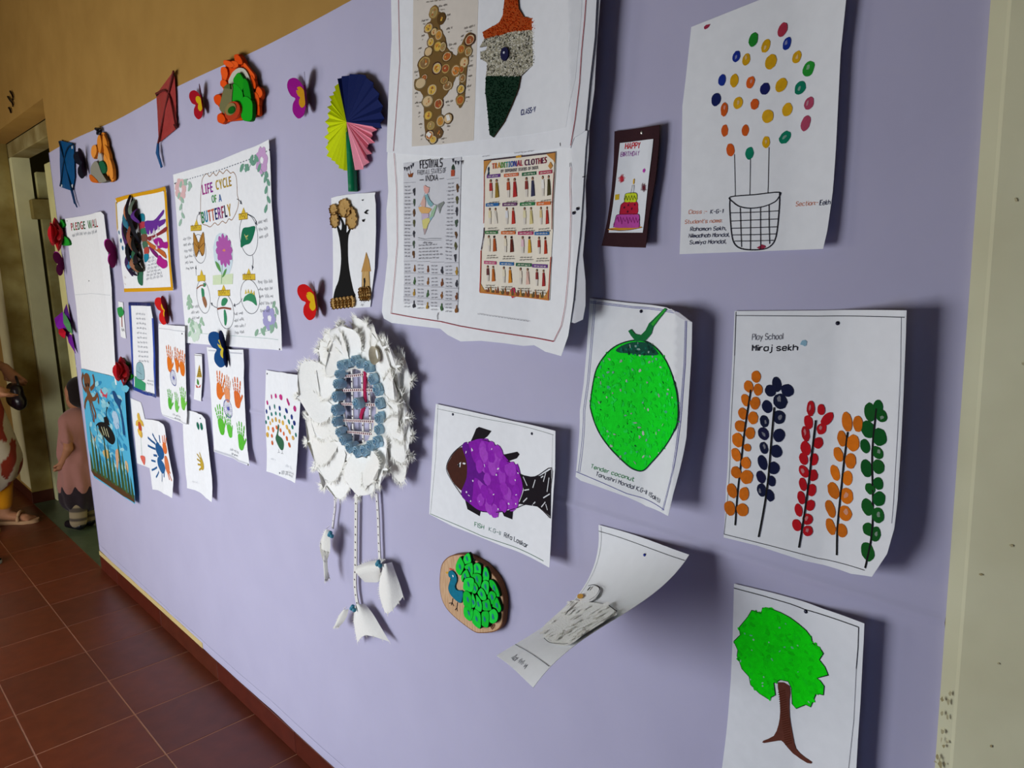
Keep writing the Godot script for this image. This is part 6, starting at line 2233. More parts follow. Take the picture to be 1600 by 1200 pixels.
	var leaves := ["71.1 87.5 64.8 78.3 62.4 56.3 78.8 58 83 72.4 78.3 83.9", "86.1 65.2 81.1 58.8 85.7 48.8 99 41.3 103.2 34.8 112.3 37.8 108.5 51.1 97.8 63.9", "45.3 88.5 35.2 79.5 32.9 63.5 55.7 62.8 59.7 83.3 55.3 88.9", "19.7 102.6 6.7 91.3 2.9 76.8 5.6 73.2 28.7 83.9 28.5 95.8 25 102.4", "104.9 34.1 97.2 25.4 89.6 9.8 101.4 8.6 108.4 2.8 116.7 12.5 111.7 25.4", "87.1 41.7 76.7 28.6 81.4 20.2 90.7 13.1 98.2 25.8 103.2 35.5 99 42.3", "69.5 59.1 61.5 50.1 58.7 40.9 72.6 30.2 80.2 33 83.3 48.7 81.6 59.6", "32.4 85.7 14.3 76 8.4 69.3 13.5 64.1 23.6 60.4 30 53.6 35.9 64.1 36.7 77.6", "-4.8 87.6 -19.2 66.2 -19 51 -7 45.8 1.1 55.3 9.7 73 2.9 83.1", "49.9 68.1 36 62.8 30.6 52.8 38.2 50.1 48.3 38.3 57.2 41.1 62.8 57.7 61 67", "96.8 8 79.5 -6.1 78.6 -23 90.5 -26.6 105.2 -15.2 108.2 0.5", "73.1 18.5 61.7 11.5 60.8 -3.8 69.4 -6.2 88.9 2.1 88.2 10.4 83.1 23.5", "60.7 40.9 49.6 29.1 49.3 24 61.1 14.3 76 20.8 72.1 34.7", "60.9 -10.6 57.2 -26.4 56.4 -40.1 76.2 -40 81.9 -21.1 80.5 -3.4", "17.8 67.5 3.7 55.4 -2 43.5 2.9 34.5 9.2 46.9 26.7 52.8 24.8 61.7", "41.5 47.5 39.2 36.5 31.1 22.2 42.5 22.2 52 33.9 51.2 41.9", "44.8 21.9 44.8 8.2 40.1 -10.1 57.7 -12 63.2 1 59.2 14.7", "26.1 53.1 10.4 44.6 6 33.1 6.4 19.3 32.1 22.5 40.2 37.1 40.7 53.9", "39.3 -11.4 29 -33.9 32.4 -46.3 54.4 -49.7 59 -30 56.4 -14.2", "34 22.1 29.4 -6.6 34.5 -11.2 45.2 -1.3 43.5 11.5", "6.5 -17 5.2 -38.4 24.5 -43.1 35.1 -28 34.9 -11.2 25.5 -17.7", "14.3 20.7 5.8 11.7 5.5 -13.1 26.8 -24 32.8 -4.8 32.7 13.7 24.6 21.1"]
	var hgt := 19.0
	for q in leaves:
		var p := sm(q, true, 3)
		var c := Vector2.ZERO
		for v in p:
			c += v / p.size()
		k("0b5a1a")
		slab(p, 17.0, hgt + 3.0, 0.4, "083a12")
		var o := part("leaf_feather", "paint")
		k(["10d83c", "18e046", "0ccc34"][rng.randi() % 3])
		var inner := Geometry2D.offset_polygon(p, -0.0008)
		if inner.size():
			slab(inner[0], hgt + 3.0, hgt + 3.4)
		part("green_face", "paint", o)
		k("1f9a86")
		slab(ring2(c, 0.0036, 0.0064, 15.0, 0.2, 9), hgt + 3.4, hgt + 3.7)
		k("2f6f9a")
		slab(ring2(c, 0.0016, 0.0036, 15.0, 0.2, 8), hgt + 3.7, hgt + 3.9)
		part("eye_spot", "paint", o)
		hgt += 0.3
	gap = 0.0172
	k("7a4a32")
	line(sm("76.3 -40.5 80.8 -44.3 88.3 -32.9 84.8 -33.3 80.2 -40.8", false), 2.0)
	part("signature_mark", "ink")
	pins("33.5 88.7", "2a2a2a")

	thing("wall_hook", "small dark wire hook on the bare wall above the far doorway", "hook", "", -4.492, 2.389, 0.002, [])
	k("2a1c12")
	for q in ["60 41 82 27 100 8 91 -6", "-7 26 27 4 74 -19 72 -35", "-19 -27 3 -43 9 -57"]:
		var path := PackedVector3Array()
		for p in sm(q, false):
			path.append(Vector3(p.x, p.y, 0.008))
		tube3(path, 0.006, 0.004, 6)
		part("wire", "metal")


func pleats(hub: Vector2, s: String, hex: String, low: float, high: float) -> void:
	var p := pts(s)
	var c := Vector3(hub.x / 1000.0, hub.y / 1000.0, 0.024)
	k(hex)
	for i in p.size() - 1:
		var a := Vector3(p[i].x, p[i].y, (high if i % 2 else low) / 1000.0)
		var b := Vector3(p[i + 1].x, p[i + 1].y, (low if i % 2 else high) / 1000.0)
		var o := Vector3(0, 0, 0.0006)
		if (p[i] - hub / 1000.0).cross(p[i + 1] - hub / 1000.0) > 0.0:
			tri3(c, b, a)
			tri3(c - o, a - o, b - o)
		else:
			tri3(c, a, b)
			tri3(c - o, b - o, a - o)


func kite(s: String, hex: String, spine: String, spar: String) -> void:
	k(hex)
	var p := pts(s)
	var c := Vector2.ZERO
	for v in p:
		c += v / p.size()
	var m := Vector3(c.x, c.y, 0.016)
	for i in p.size():
		var a := Vector3(p[i].x, p[i].y, 0.009)
		var b := Vector3(p[(i + 1) % p.size()].x, p[(i + 1) % p.size()].y, 0.009)
		if (p[i] - c).cross(p[(i + 1) % p.size()] - c) > 0.0:
			tri3(m, b, a)
		else:
			tri3(m, a, b)
	part("kite_paper", "foil")
	for q in [spine, spar]:
		col = Color(hex).srgb_to_linear() * 0.35
		var path := PackedVector3Array()
		for v in sm(q, false):
			path.append(Vector3(v.x, v.y, 0.015))
		tube3(path, 0.0032, 0.0032, 6)
		part("stick", "wood")


func butterfly(label: String, at: Vector2, size: float, tilt: float, left: float, right: float, outer: String, inner: String, far: String) -> void:  # far: darker colour that paints shade on the wing turned from the light
	thing("paper_butterfly", label, "butterfly", "paper butterflies", at.x / 1000.0, at.y / 1000.0, 0.004, [])
	T.rotation.z = deg_to_rad(tilt)
	var shape := sm("0 120 190 560 480 820 800 780 900 480 760 120 560 -20 700 -220 740 -560 520 -860 220 -760 60 -420 0 -160", true, 3)
	for s in [-1, 1]:
		var a := deg_to_rad(left if s < 0 else right)
		var big := size / 1000.0 * 1.25
		for step in [[1.0, outer if s < 0 else far, 0.0], [0.52, inner if s < 0 else far, 0.0009]]:
			if s > 0 and step[0] < 1.0 and inner != "d9b312":
				continue
			k(step[1])
			var base := Vector2(0.0, 0.0)
			var p := PackedVector2Array()
			for v in shape:
				p.append(base + v * big * step[0])
			var ix := Geometry2D.triangulate_polygon(p)
			for side in [1.0, -1.0]:
				for i in range(0, ix.size(), 3):
					var q := []
					for j in 3:
						var v := p[ix[i + j]]
						var bow: float = 0.10 * v.x * v.x / big
						q.append(Vector3(s * (v.x * cos(a)) - s * (0.0004 + step[2]) * side * sin(a), v.y, 0.006 + v.x * sin(a) + bow + (0.0004 + step[2]) * side * cos(a)))
					var n: Vector3 = (q[2] - q[0]).cross(q[1] - q[0])
					var out: Vector3 = Vector3(-s * sin(a), 0, cos(a)) * side
					if n.dot(out) < 0.0:
						tri3(q[0], q[2], q[1])
					else:
						tri3(q[0], q[1], q[2])
			if step[0] == 1.0:
				part("wing", "foam")
			else:
				part("wing_patch", "foam")
	k(far)
	var body := PackedVector3Array()
	for i in 7:
		body.append(Vector3(0, (0.55 - i * 0.19) * size / 1000.0, 0.008))
	tube3(body, 0.0022, 0.0014, 6)
	part("body", "foam")


func rose(label: String, at: Vector2, r: float, leaves: Array) -> void:
	thing("paper_rose", label, "paper flower", "paper roses", at.x / 1000.0, at.y / 1000.0, 0.004, [])
	var off := at / 1000.0
	for s in leaves:
		k("1f9a2a")
		var p := sm(s, true, 3)
		slab(p, 4.0, 10.0 + rng.randf() * 6.0, 0.6, "0f5f18")
		part("leaf", "foam")
	for i in 9:
		var a := TAU * i / 9.0 * 2.0 + 0.3
		var d: float = r * (0.62 if i < 5 else (0.30 if i < 8 else 0.0))
		var h: float = 0.012 if i < 5 else (0.028 if i < 8 else 0.036)
		k(["b0101c", "9a0d18", "c21622"][i % 3])
		var rows := []
		for u in 6:
			var row := PackedVector3Array()
			for v in 12:
				var t := TAU * v / 12.0
				var q: float = u / 5.0
				row.append(Vector3(cos(a) * d + cos(t) * r * 0.52 * q, sin(a) * d + sin(t) * r * 0.62 * q, h + 0.020 * q * q + 0.004 * sin(t * 2.0 + i) * q))
			rows.append(row)
		rows.reverse()
		skin3(rows, true)
		part("petal", "cloth")


func fold3(s: String, z0: float, z1: float) -> void:          # a paper shape whose middle stands off its edges
	var p := pts(s)
	var c := Vector2.ZERO
	for v in p:
		c += v / p.size()
	var m := Vector3(c.x, c.y, z1 / 1000.0)
	var b := Vector3(c.x, c.y, z0 / 1000.0 - 0.001)
	for i in p.size():
		var u := p[i]
		var w := p[(i + 1) % p.size()]
		if (u - c).cross(w - c) > 0.0:
			var t := u
			u = w
			w = t
		tri3(m, Vector3(u.x, u.y, z0 / 1000.0 + 0.004), Vector3(w.x, w.y, z0 / 1000.0 + 0.004))
		tri3(b, Vector3(w.x, w.y, z0 / 1000.0 + 0.004), Vector3(u.x, u.y, z0 / 1000.0 + 0.004))


# ---------------------------------------------------------------- the large fringed hanging
func hanging_ornament() -> void:
	thing("dream_catcher", "large white fringed cloth hanging with a blue rosette ring and three feathered tails", "wall hanging", "", -1.290, 1.161, 0.006, [])
	k("e6e4dc")
	var mid: Vector2 = Vector2(25, 8) / 1000.0
	var outer := pts("44 154 122 140 175 104 183 55 171 -5 126 -67 68 -112 3 -132 -71 -133 -114 -103 -138 -48 -128 19 -105 78 -38 128")
	var inner := pts("28 106 72 102 103 79 119 48 115 10 97 -30 74 -60 31 -79 -13 -82 -47 -64 -65 -30 -60 11 -47 52 -17 87")
	var rows := [PackedVector3Array(), PackedVector3Array(), PackedVector3Array(), PackedVector3Array()]
	for i in 14:
		rows[0].append(Vector3(inner[i].x, inner[i].y, 0.008))
		rows[1].append(Vector3(inner[i].x, inner[i].y, 0.022))
		rows[2].append(Vector3(lerpf(inner[i].x, outer[i].x, 0.5), lerpf(inner[i].y, outer[i].y, 0.5), 0.024))
		rows[3].append(Vector3(outer[i].x, outer[i].y, 0.012))
	skin3(rows, true)
	part("cloth_ring", "cloth")
	var petals := ["-3 127 -109 141", "3 113 -46 184", "33 130 29 214", "74 134 123 218", "-13 112 -53 140", "-33 91 -125 92", "-53 58 -187 17", "126 127 199 171", "133 102 245 132", "149 79 271 101", "153 50 247 52", "154 24 270 22", "143 -14 270 -16", "133 -53 257 -64", "97 -81 184 -107", "40 -103 35 -204", "75 -96 123 -149", "-17 -101 -141 -219", "-38 -88 -158 -167", "-61 -59 -195 -105", "-63 -19 -180 -35", "-67 8 -194 9"]
	var wide := [70, 76, 84, 96, 80, 104, 118, 78, 100, 96, 92, 84, 104, 112, 84, 96, 80, 100, 88, 100, 84, 96]
	for i in petals.size():
		var e := pts(petals[i])
		petal(e[0], e[1], wide[i] / 1000.0 * 1.3, 0.024, [0.034, 0.028, 0.042, 0.036][i % 4] if i != 6 else 0.060, i)
	# a small rolled cup of cloth
	var cup: Vector2 = Vector2(156, 148) / 1000.0
	rows = []
	for e in [[0.006, 0.020], [0.012, 0.032], [0.019, 0.046]]:
		var row := PackedVector3Array()
		for j in 14:
			row.append(Vector3(cup.x + cos(TAU * j / 14) * e[0], cup.y + sin(TAU * j / 14) * e[0] * 1.1, e[1]))
		rows.append(row)
	k("c9c0aa")
	skin3(rows, true)
	part("cloth_cup", "cloth")
	# the woven ribbons
	for s in ["-15 91 -22 56 -27 27 -33 -17 -19 -53 -11 -68", "15 106 12 59 8 12 4 -35 -1 -79", "59 107 57 64 54 18 49 -29 45 -71", "78 100 83 67 84 26 81 -24 80 -47"]:
		ribbon(s, 0.0062, 0.018, "ece9e4", 1)
	for s in ["-12 83 35 89 89 98", "-23 47 39 55 109 62", "-35 13 44 21 117 29", "-35 -28 39 -19 107 -11", "-25 -55 40 -48 106 -42"]:
		ribbon(s, 0.0070, 0.022, "e8dcd8", 2)
	for s in ["81 103 78 80 75 60 74 31", "71 20 58 6 49 -12"]:
		ribbon(s, 0.0105, 0.0235, "b01f4f", 0)
	for s in "0 112 21 11 0 30 119 14 9 0 62 129 16 10 0 83 122 16 10 0 115 118 20 12 0 -15 90 15 9 0 -25 64 19 10 0 -34 33 21 11 0 -42 -1 20 12 0 -43 -30 18 10 0 -30 -54 20 10 0 -13 -70 19 11 0 13 -85 18 11 0 46 -89 18 12 0 78 -81 18 12 0 105 -66 16 11 0 134 -51 17 12 0 142 -22 16 10 0 147 5 17 11 0 153 40 17 11 0 148 70 18 12 0 130 91 18 11 0 60 28 18 12 0".split_floats(" ", false).size() / 5:
		var f := ("0 112 21 11 0 30 119 14 9 0 62 129 16 10 0 83 122 16 10 0 115 118 20 12 0 -15 90 15 9 0 -25 64 19 10 0 -34 33 21 11 0 -42 -1 20 12 0 -43 -30 18 10 0 -30 -54 20 10 0 -13 -70 19 11 0 13 -85 18 11 0 46 -89 18 12 0 78 -81 18 12 0 105 -66 16 11 0 134 -51 17 12 0 142 -22 16 10 0 147 5 17 11 0 153 40 17 11 0 148 70 18 12 0 130 91 18 11 0 60 28 18 12 0").split_floats(" ", false)
		rosette(Vector2(f[s * 5], f[s * 5 + 1]) / 1000.0, f[s * 5 + 3] / 1000.0 * 1.15)
	# tails
	ribbon("-9 -215 -23 -315 -34 -397 -43 -447 -43 -484 -37 -514", 0.0125, 0.014, "e4e0d8", 3)
	ribbon("83 -188 83 -250 80 -307 78 -370", 0.0095, 0.014, "e4e0dc", 3)
	ribbon("-110 -205 -111 -237 -114 -269 -126 -304 -134 -330", 0.0070, 0.016, "e0dcdc", 3)
	k("e9e7df")
	plume(["-112 -312 -142 -333 -164 -361 -169 -375", "-104 -320 -105 -339 -106 -360 -112 -382"], "e9e7df")
	plume(["-169 -369 -175 -389 -163 -403 -144 -406", "-113 -362 -114 -379 -120 -395 -128 -407"], "bdbab2")
	plume(["-135 -397 -143 -417 -143 -442 -137 -463", "-126 -393 -128 -418 -129 -439 -133 -465"], "e2e0da")
	plume(["-17 -398 31 -374 79 -355 110 -345", "10 -400 46 -381 87 -365 118 -354", "15 -431 49 -421 77 -411 93 -391"], "ebe9e2")
	plume(["96 -361 84 -403 78 -435 85 -460", "141 -340 142 -380 145 -419 141 -465", "141 -342 156 -368 169 -390 180 -415"], "eeece6")
	plume(["-44 -516 -51 -551 -47 -583 -40 -613", "7 -486 17 -520 27 -548 37 -556", "9 -490 43 -505 79 -531 110 -554"], "eeece6")
	plume(["-59 -516 -93 -546 -111 -569 -119 -587", "-37 -513 -47 -534 -66 -557 -94 -582"], "e4e2da")
	for s in [Vector2(-94, -331), Vector2(122, -347), Vector2(-9, -502)]:
		k("4f93ab")
		var c: Vector2 = s / 1000.0
		for j in 3:
			var q := Vector3(c.x + (j - 1) * 0.006, c.y + (j % 2) * 0.007, 0.044)
			var ring := []
			for u in 7:
				var row := PackedVector3Array()
				for v in 10:
					row.append(q + Vector3(sin(PI * u / 6.0) * cos(TAU * v / 10.0), cos(PI * u / 6.0), sin(PI * u / 6.0) * sin(TAU * v / 10.0)) * 0.0055)
				ring.append(row)
			skin3(ring, true)
			part("bead", "paint")


func petal(a: Vector2, b: Vector2, wide: float, z0: float, z1: float, n: int) -> void:
	k(["fbfaf5", "f7f5ee", "fdfcf8"][n % 3])
	var d := b - a
	var s := d.normalized().orthogonal()
	var rows := []
	for i in 11:
		var t := i / 10.0
		var w: float = wide * (0.30 + 0.70 * sin(PI * minf(t * 0.62 + 0.06, 1.0))) * sqrt(maxf(0.0, 1.0 - pow(t, 9.0))) + 0.006
		var row := PackedVector3Array()
		for j in 9:
			var q := (j - 4) / 4.0
			var p := a + d * t * (1.0 - 0.10 * q * q) + s * w * 0.5 * q
			row.append(Vector3(p.x, p.y, z0 + (z1 - z0) * t + 0.016 * t * (1.0 - t) * 2.0 * sin(n * 1.7) * 0.6 + 0.007 * q * q * t * (1.0 if n % 3 else -0.5) + 0.004 * q * sin(n * 2.3)))
		rows.append(row)
	skin3(rows)
	var o := part("petal", "cloth")
	k("f8f6ee")
	for i in range(2, 11):                                      # frayed threads along the rim
		for j in ([0, 8] if i < 10 else range(9)):
			for f in 10:
				var p: Vector3 = rows[i][j].lerp(rows[maxi(i - 1, 0)][j] if i < 10 else rows[i][mini(j + 1, 8)], rng.randf())
				var away: Vector3 = Vector3(d.x, d.y, 0).normalized() * rng.randf_range(0.3, 0.9) + Vector3(s.x, s.y, 0) * ((j - 4) / 4.0) + Vector3(0, 0, rng.randf_range(-0.2, 0.6))
				away = (away + Vector3(rng.randf_range(-0.4, 0.4), rng.randf_range(-0.4, 0.4), 0)).normalized() * rng.randf_range(0.008, 0.021)
				var side: Vector3 = away.cross(Vector3.BACK).normalized() * 0.0012
				thread(p, away, side)
	stuff(part("fringe", "cloth", o))


func thread(p: Vector3, away: Vector3, side: Vector3) -> void:      # one frayed thread
	var flip := side.cross(away).z < 0.0
	tri3(p + side if flip else p - side, p + away, p - side if flip else p + side)
	for i in 3:
		nn[nn.size() - 1 - i] = (nn[nn.size() - 1 - i] + Vector3.BACK * 2.0).normalized()


func ribbon(s: String, wide: float, z: float, hex: String, dotted: int) -> void:   # a stitched ribbon standing a little off the wall
	var p := sm(s, false)
	var rows := [PackedVector3Array(), PackedVector3Array(), PackedVector3Array(), PackedVector3Array()]
	var sides := PackedVector2Array()
	for i in p.size():
		var d := (p[mini(i + 1, p.size() - 1)] - p[maxi(i - 1, 0)]).normalized()
		var o := d.orthogonal()
		o = -o if absf(d.y) > absf(d.x) and o.x < 0.0 else o
		sides.append(o)
		var l := p[i] - o * wide / 2.0
		var r := p[i] + o * wide / 2.0
		rows[0].append(Vector3(l.x, l.y, z - 0.003))
		rows[1].append(Vector3(l.x, l.y, z))
		rows[2].append(Vector3(r.x, r.y, z))
		rows[3].append(Vector3(r.x, r.y, z - 0.003))
	k(hex)
	for i in 3:
		for j in p.size() - 1:
			quad3(rows[i][j], rows[i][j + 1], rows[i + 1][j + 1], rows[i + 1][j])
	var o := part("ribbon", "cloth")
	if dotted:
		k(["3a1c2a", "3a1c2a", "6a1f33", "33202a"][dotted])
		var run := 0.0
		var step: float = [0.0, 0.017, 0.009, 0.021][dotted]
		for j in p.size() - 1:
			var seg := p[j].distance_to(p[j + 1])
			while run < seg:
				var c := p[j].lerp(p[j + 1], run / seg)
				var u := (p[j + 1] - p[j]).normalized()
				var rr := wide * (0.30 if dotted != 3 else 0.17)
				var poly := ring2(c, rr, rr * 1.2, rad_to_deg(u.angle()), 0.1, 8)
				slab(poly, (z + 0.0001) * 1000.0, (z + 0.0006) * 1000.0)
				run += step
			run -= seg
		part("printed_dots", "ink", o)


func rosette(c: Vector2, r: float) -> void:                       # a strip of blue felt rolled into a flower
	var tint := rng.randf_range(-0.04, 0.04)
	var turn := rng.randf() * TAU
	k("bfe6fb")
	col = col.lightened(maxf(tint, 0.0)).darkened(maxf(-tint, 0.0))
	var rows := [PackedVector3Array(), PackedVector3Array(), PackedVector3Array(), PackedVector3Array()]
	for i in 46:
		var t := i / 45.0
		var a := turn + t * TAU * 2.6
		var d: float = r * (0.16 + 0.84 * t)
		var u := Vector3(cos(a), sin(a), 0)
		var m := Vector3(c.x, c.y, 0)
		var h := 0.022 + 0.007 * (1.0 - t) + 0.0012 * sin(i * 1.9)
		rows[0].append(m + u * (d + 0.0006) + Vector3(0, 0, 0.016))
		rows[1].append(m + u * (d + 0.0022) + Vector3(0, 0, 0.016 + h))
		rows[2].append(m + u * (d - 0.0006) + Vector3(0, 0, 0.016 + h))
		rows[3].append(m + u * (d - 0.0012) + Vector3(0, 0, 0.018))
	skin3([rows[3], rows[2], rows[1], rows[0]])
	col = col.darkened(0.22)  # disc painted darker, so the lighter spiral reads as a highlight
	slab(ring2(c, r * 0.98, r * 0.98, 0, 0.0, 18), 15.0, 34.0)
	part("rosette", "cloth")


func plume(curves: Array, hex: String) -> void:                  # a feather of cloth laid through curves
	var zs := [[0.030, 0.034], [0.026, 0.052, 0.022]]
	k(hex)
	var across := []
	for s in curves:
		across.append(sm(s, false, 5))
	var rows := []
	for i in across[0].size():
		var row := PackedVector3Array()
		for j in across.size():
			var p: Vector2 = across[j][i]
			row.append(Vector3(p.x, p.y, (0.020 + 0.020 * (j % 2) + (0.012 if across.size() == 2 and j == 0 else 0.0))))
		if row.size() == 2:
			row.insert(1, (row[0] + row[1]) / 2.0 + Vector3(0, 0, 0.012))
		var fine := PackedVector3Array()
		for j in row.size() - 1:
			for q in 3:
				fine.append(row[j].cubic_interpolate(row[j + 1], row[maxi(j - 1, 0)], row[mini(j + 2, row.size() - 1)], q / 3.0))
		fine.append(row[row.size() - 1])
		rows.append(fine)
	skin3(rows)
	var o := part("cloth_feather", "cloth")
	k("e4e1d6")
	var n := rows.size()
	var w: int = rows[0].size()
	for i in n:
		for j in w:
			if i < n - 2 and j > 0 or i == 0:
				continue
			for f in (3 if i >= n - 2 else 2):
				var p: Vector3 = rows[i][j]
				var away: Vector3 = (rows[i][j] - rows[maxi(i - 3, 0)][j]) if i >= n - 2 else (rows[i][0] - rows[i][w - 1])
				away = (away.normalized() + Vector3(rng.randf_range(-0.6, 0.6), rng.randf_range(-0.6, 0.2), rng.randf_range(-0.2, 0.4))).normalized() * rng.randf_range(0.004, 0.011)
				var side: Vector3 = away.cross(Vector3.BACK).normalized() * 0.0008
				thread(p, away, side)
	stuff(part("fringe", "cloth", o))


# ---------------------------------------------------------------- people in the far doorway
func field(bones: Array, cell: float, blend: float, ripple := 0.0) -> void:    # one smooth skin round tapered bones [a, b, ra, rb], by surface nets
	var lo: Vector3 = bones[0][0]
	var hi := lo
	for b in bones:
		for e in 2:
			lo = lo.min(b[e] - Vector3.ONE * (maxf(b[2], b[3]) + blend + 2.0 * cell))
			hi = hi.max(b[e] + Vector3.ONE * (maxf(b[2], b[3]) + blend + 2.0 * cell))
	var nx := int((hi.x - lo.x) / cell) + 2
	var ny := int((hi.y - lo.y) / cell) + 2
	var nz := int((hi.z - lo.z) / cell) + 2
	var d := PackedFloat32Array()
	d.resize(nx * ny * nz)
	d.fill(1.0)
	for b in bones:
		var r := maxf(b[2], b[3]) + blend + 2.0 * cell
		var from: Vector3 = ((b[0].min(b[1]) - Vector3.ONE * r - lo) / cell).floor()
		var to: Vector3 = ((b[0].max(b[1]) + Vector3.ONE * r - lo) / cell).ceil()
		var ab: Vector3 = b[1] - b[0]
		var len2 := maxf(ab.length_squared(), 1e-9)
		var flat: Vector3 = b[4] if b.size() > 4 else Vector3.ONE
		for z in range(maxi(0, int(from.z)), mini(nz, int(to.z) + 1)):
			for y in range(maxi(0, int(from.y)), mini(ny, int(to.y) + 1)):
				for x in range(maxi(0, int(from.x)), mini(nx, int(to.x) + 1)):
					var p: Vector3 = lo + Vector3(x, y, z) * cell - b[0]
					var t := clampf(p.dot(ab) / len2, 0.0, 1.0)
					var q: float = ((p - ab * t) * flat).length() - lerpf(b[2], b[3], t)
					if ripple > 0.0:
						q += ripple * sin(atan2(p.z, p.x) * 9.0 + t * 3.0) * t
					var i := (z * ny + y) * nx + x
					var h := maxf(blend - absf(d[i] - q), 0.0) / blend
					d[i] = minf(d[i], q) - h * h * blend * 0.25
	var at := {}
	var spots := PackedVector3Array()
	var ups := PackedVector3Array()
	for z in nz - 1:
		for y in ny - 1:
			for x in nx - 1:
				var i := (z * ny + y) * nx + x
				var v := [d[i], d[i + 1], d[i + nx], d[i + nx + 1], d[i + nx * ny], d[i + nx * ny + 1], d[i + nx * ny + nx], d[i + nx * ny + nx + 1]]
				var inside := 0
				for e in 8:
					inside += 1 if v[e] < 0.0 else 0
				if inside == 0 or inside == 8:
					continue
				var sum := Vector3.ZERO
				var n := 0
				for e in [[0, 1], [2, 3], [4, 5], [6, 7], [0, 2], [1, 3], [4, 6], [5, 7], [0, 4], [1, 5], [2, 6], [3, 7]]:
					if (v[e[0]] < 0.0) != (v[e[1]] < 0.0):
						var t: float = v[e[0]] / (v[e[0]] - v[e[1]])
						sum += Vector3(e[0] & 1, (e[0] >> 1) & 1, e[0] >> 2).lerp(Vector3(e[1] & 1, (e[1] >> 1) & 1, e[1] >> 2), t)
						n += 1
				at[i] = spots.size()
				spots.append(lo + (Vector3(x, y, z) + sum / n) * cell)
				ups.append(Vector3(v[1] + v[3] + v[5] + v[7] - v[0] - v[2] - v[4] - v[6], v[2] + v[3] + v[6] + v[7] - v[0] - v[1] - v[4] - v[5], v[4] + v[5] + v[6] + v[7] - v[0] - v[1] - v[2] - v[3]).normalized())
	var step := [1, nx, nx * ny]
	for i in at:
		for axis in 3:
			var j: int = i + step[axis]
			if j >= d.size() or (d[i] < 0.0) == (d[j] < 0.0):
				continue
			var u: int = step[(axis + 1) % 3]
			var w: int = step[(axis + 2) % 3]
			if not (at.has(i - u) and at.has(i - w) and at.has(i - u - w)):
				continue
			var q := [at[i], at[i - u], at[i - u - w], at[i - w]]
			if d[i] < 0.0:
				q.reverse()
			for e in [0, 1, 2, 0, 2, 3]:
				vv.append(spots[q[e]])
				nn.append(ups[q[e]])
				cc.append(col)


func limb(a: Vector3, b: Vector3, ra: float, rb: float, flat := Vector3.ONE) -> Array:
	return [a, b, ra, rb, flat]


func hand(wrist: Vector3, down: Vector3, side: Vector3, s: float) -> Array:      # palm, four curled fingers and a thumb, as bones
	var out := side.cross(down).normalized()
	var r := [limb(wrist, wrist + down * 0.075 * s, 0.026 * s, 0.034 * s, Vector3.ONE)]
	for i in 4:
		var root: Vector3 = wrist + down * 0.085 * s + side * (i - 1.5) * 0.021 * s
		var l: float = [0.036, 0.041, 0.038, 0.030][i] * s
		var k1: Vector3 = root + (down + out * 0.2).normalized() * l
		r.append(limb(root, k1, 0.0095 * s, 0.0088 * s))
		r.append(limb(k1, k1 + (down + out * 0.8).normalized() * l * 0.85, 0.0088 * s, 0.0075 * s))
	var th: Vector3 = wrist + down * 0.03 * s - side * 0.028 * s
	r.append(limb(th, th + (down - side * 0.7 + out * 0.3).normalized() * 0.042 * s, 0.011 * s, 0.010 * s))
	r.append(limb(th + (down - side * 0.7 + out * 0.3).normalized() * 0.042 * s, th + (down - side * 0.7 + out * 0.3).normalized() * 0.042 * s + (down + out * 0.5).normalized() * 0.03 * s, 0.010 * s, 0.008 * s))
	return r


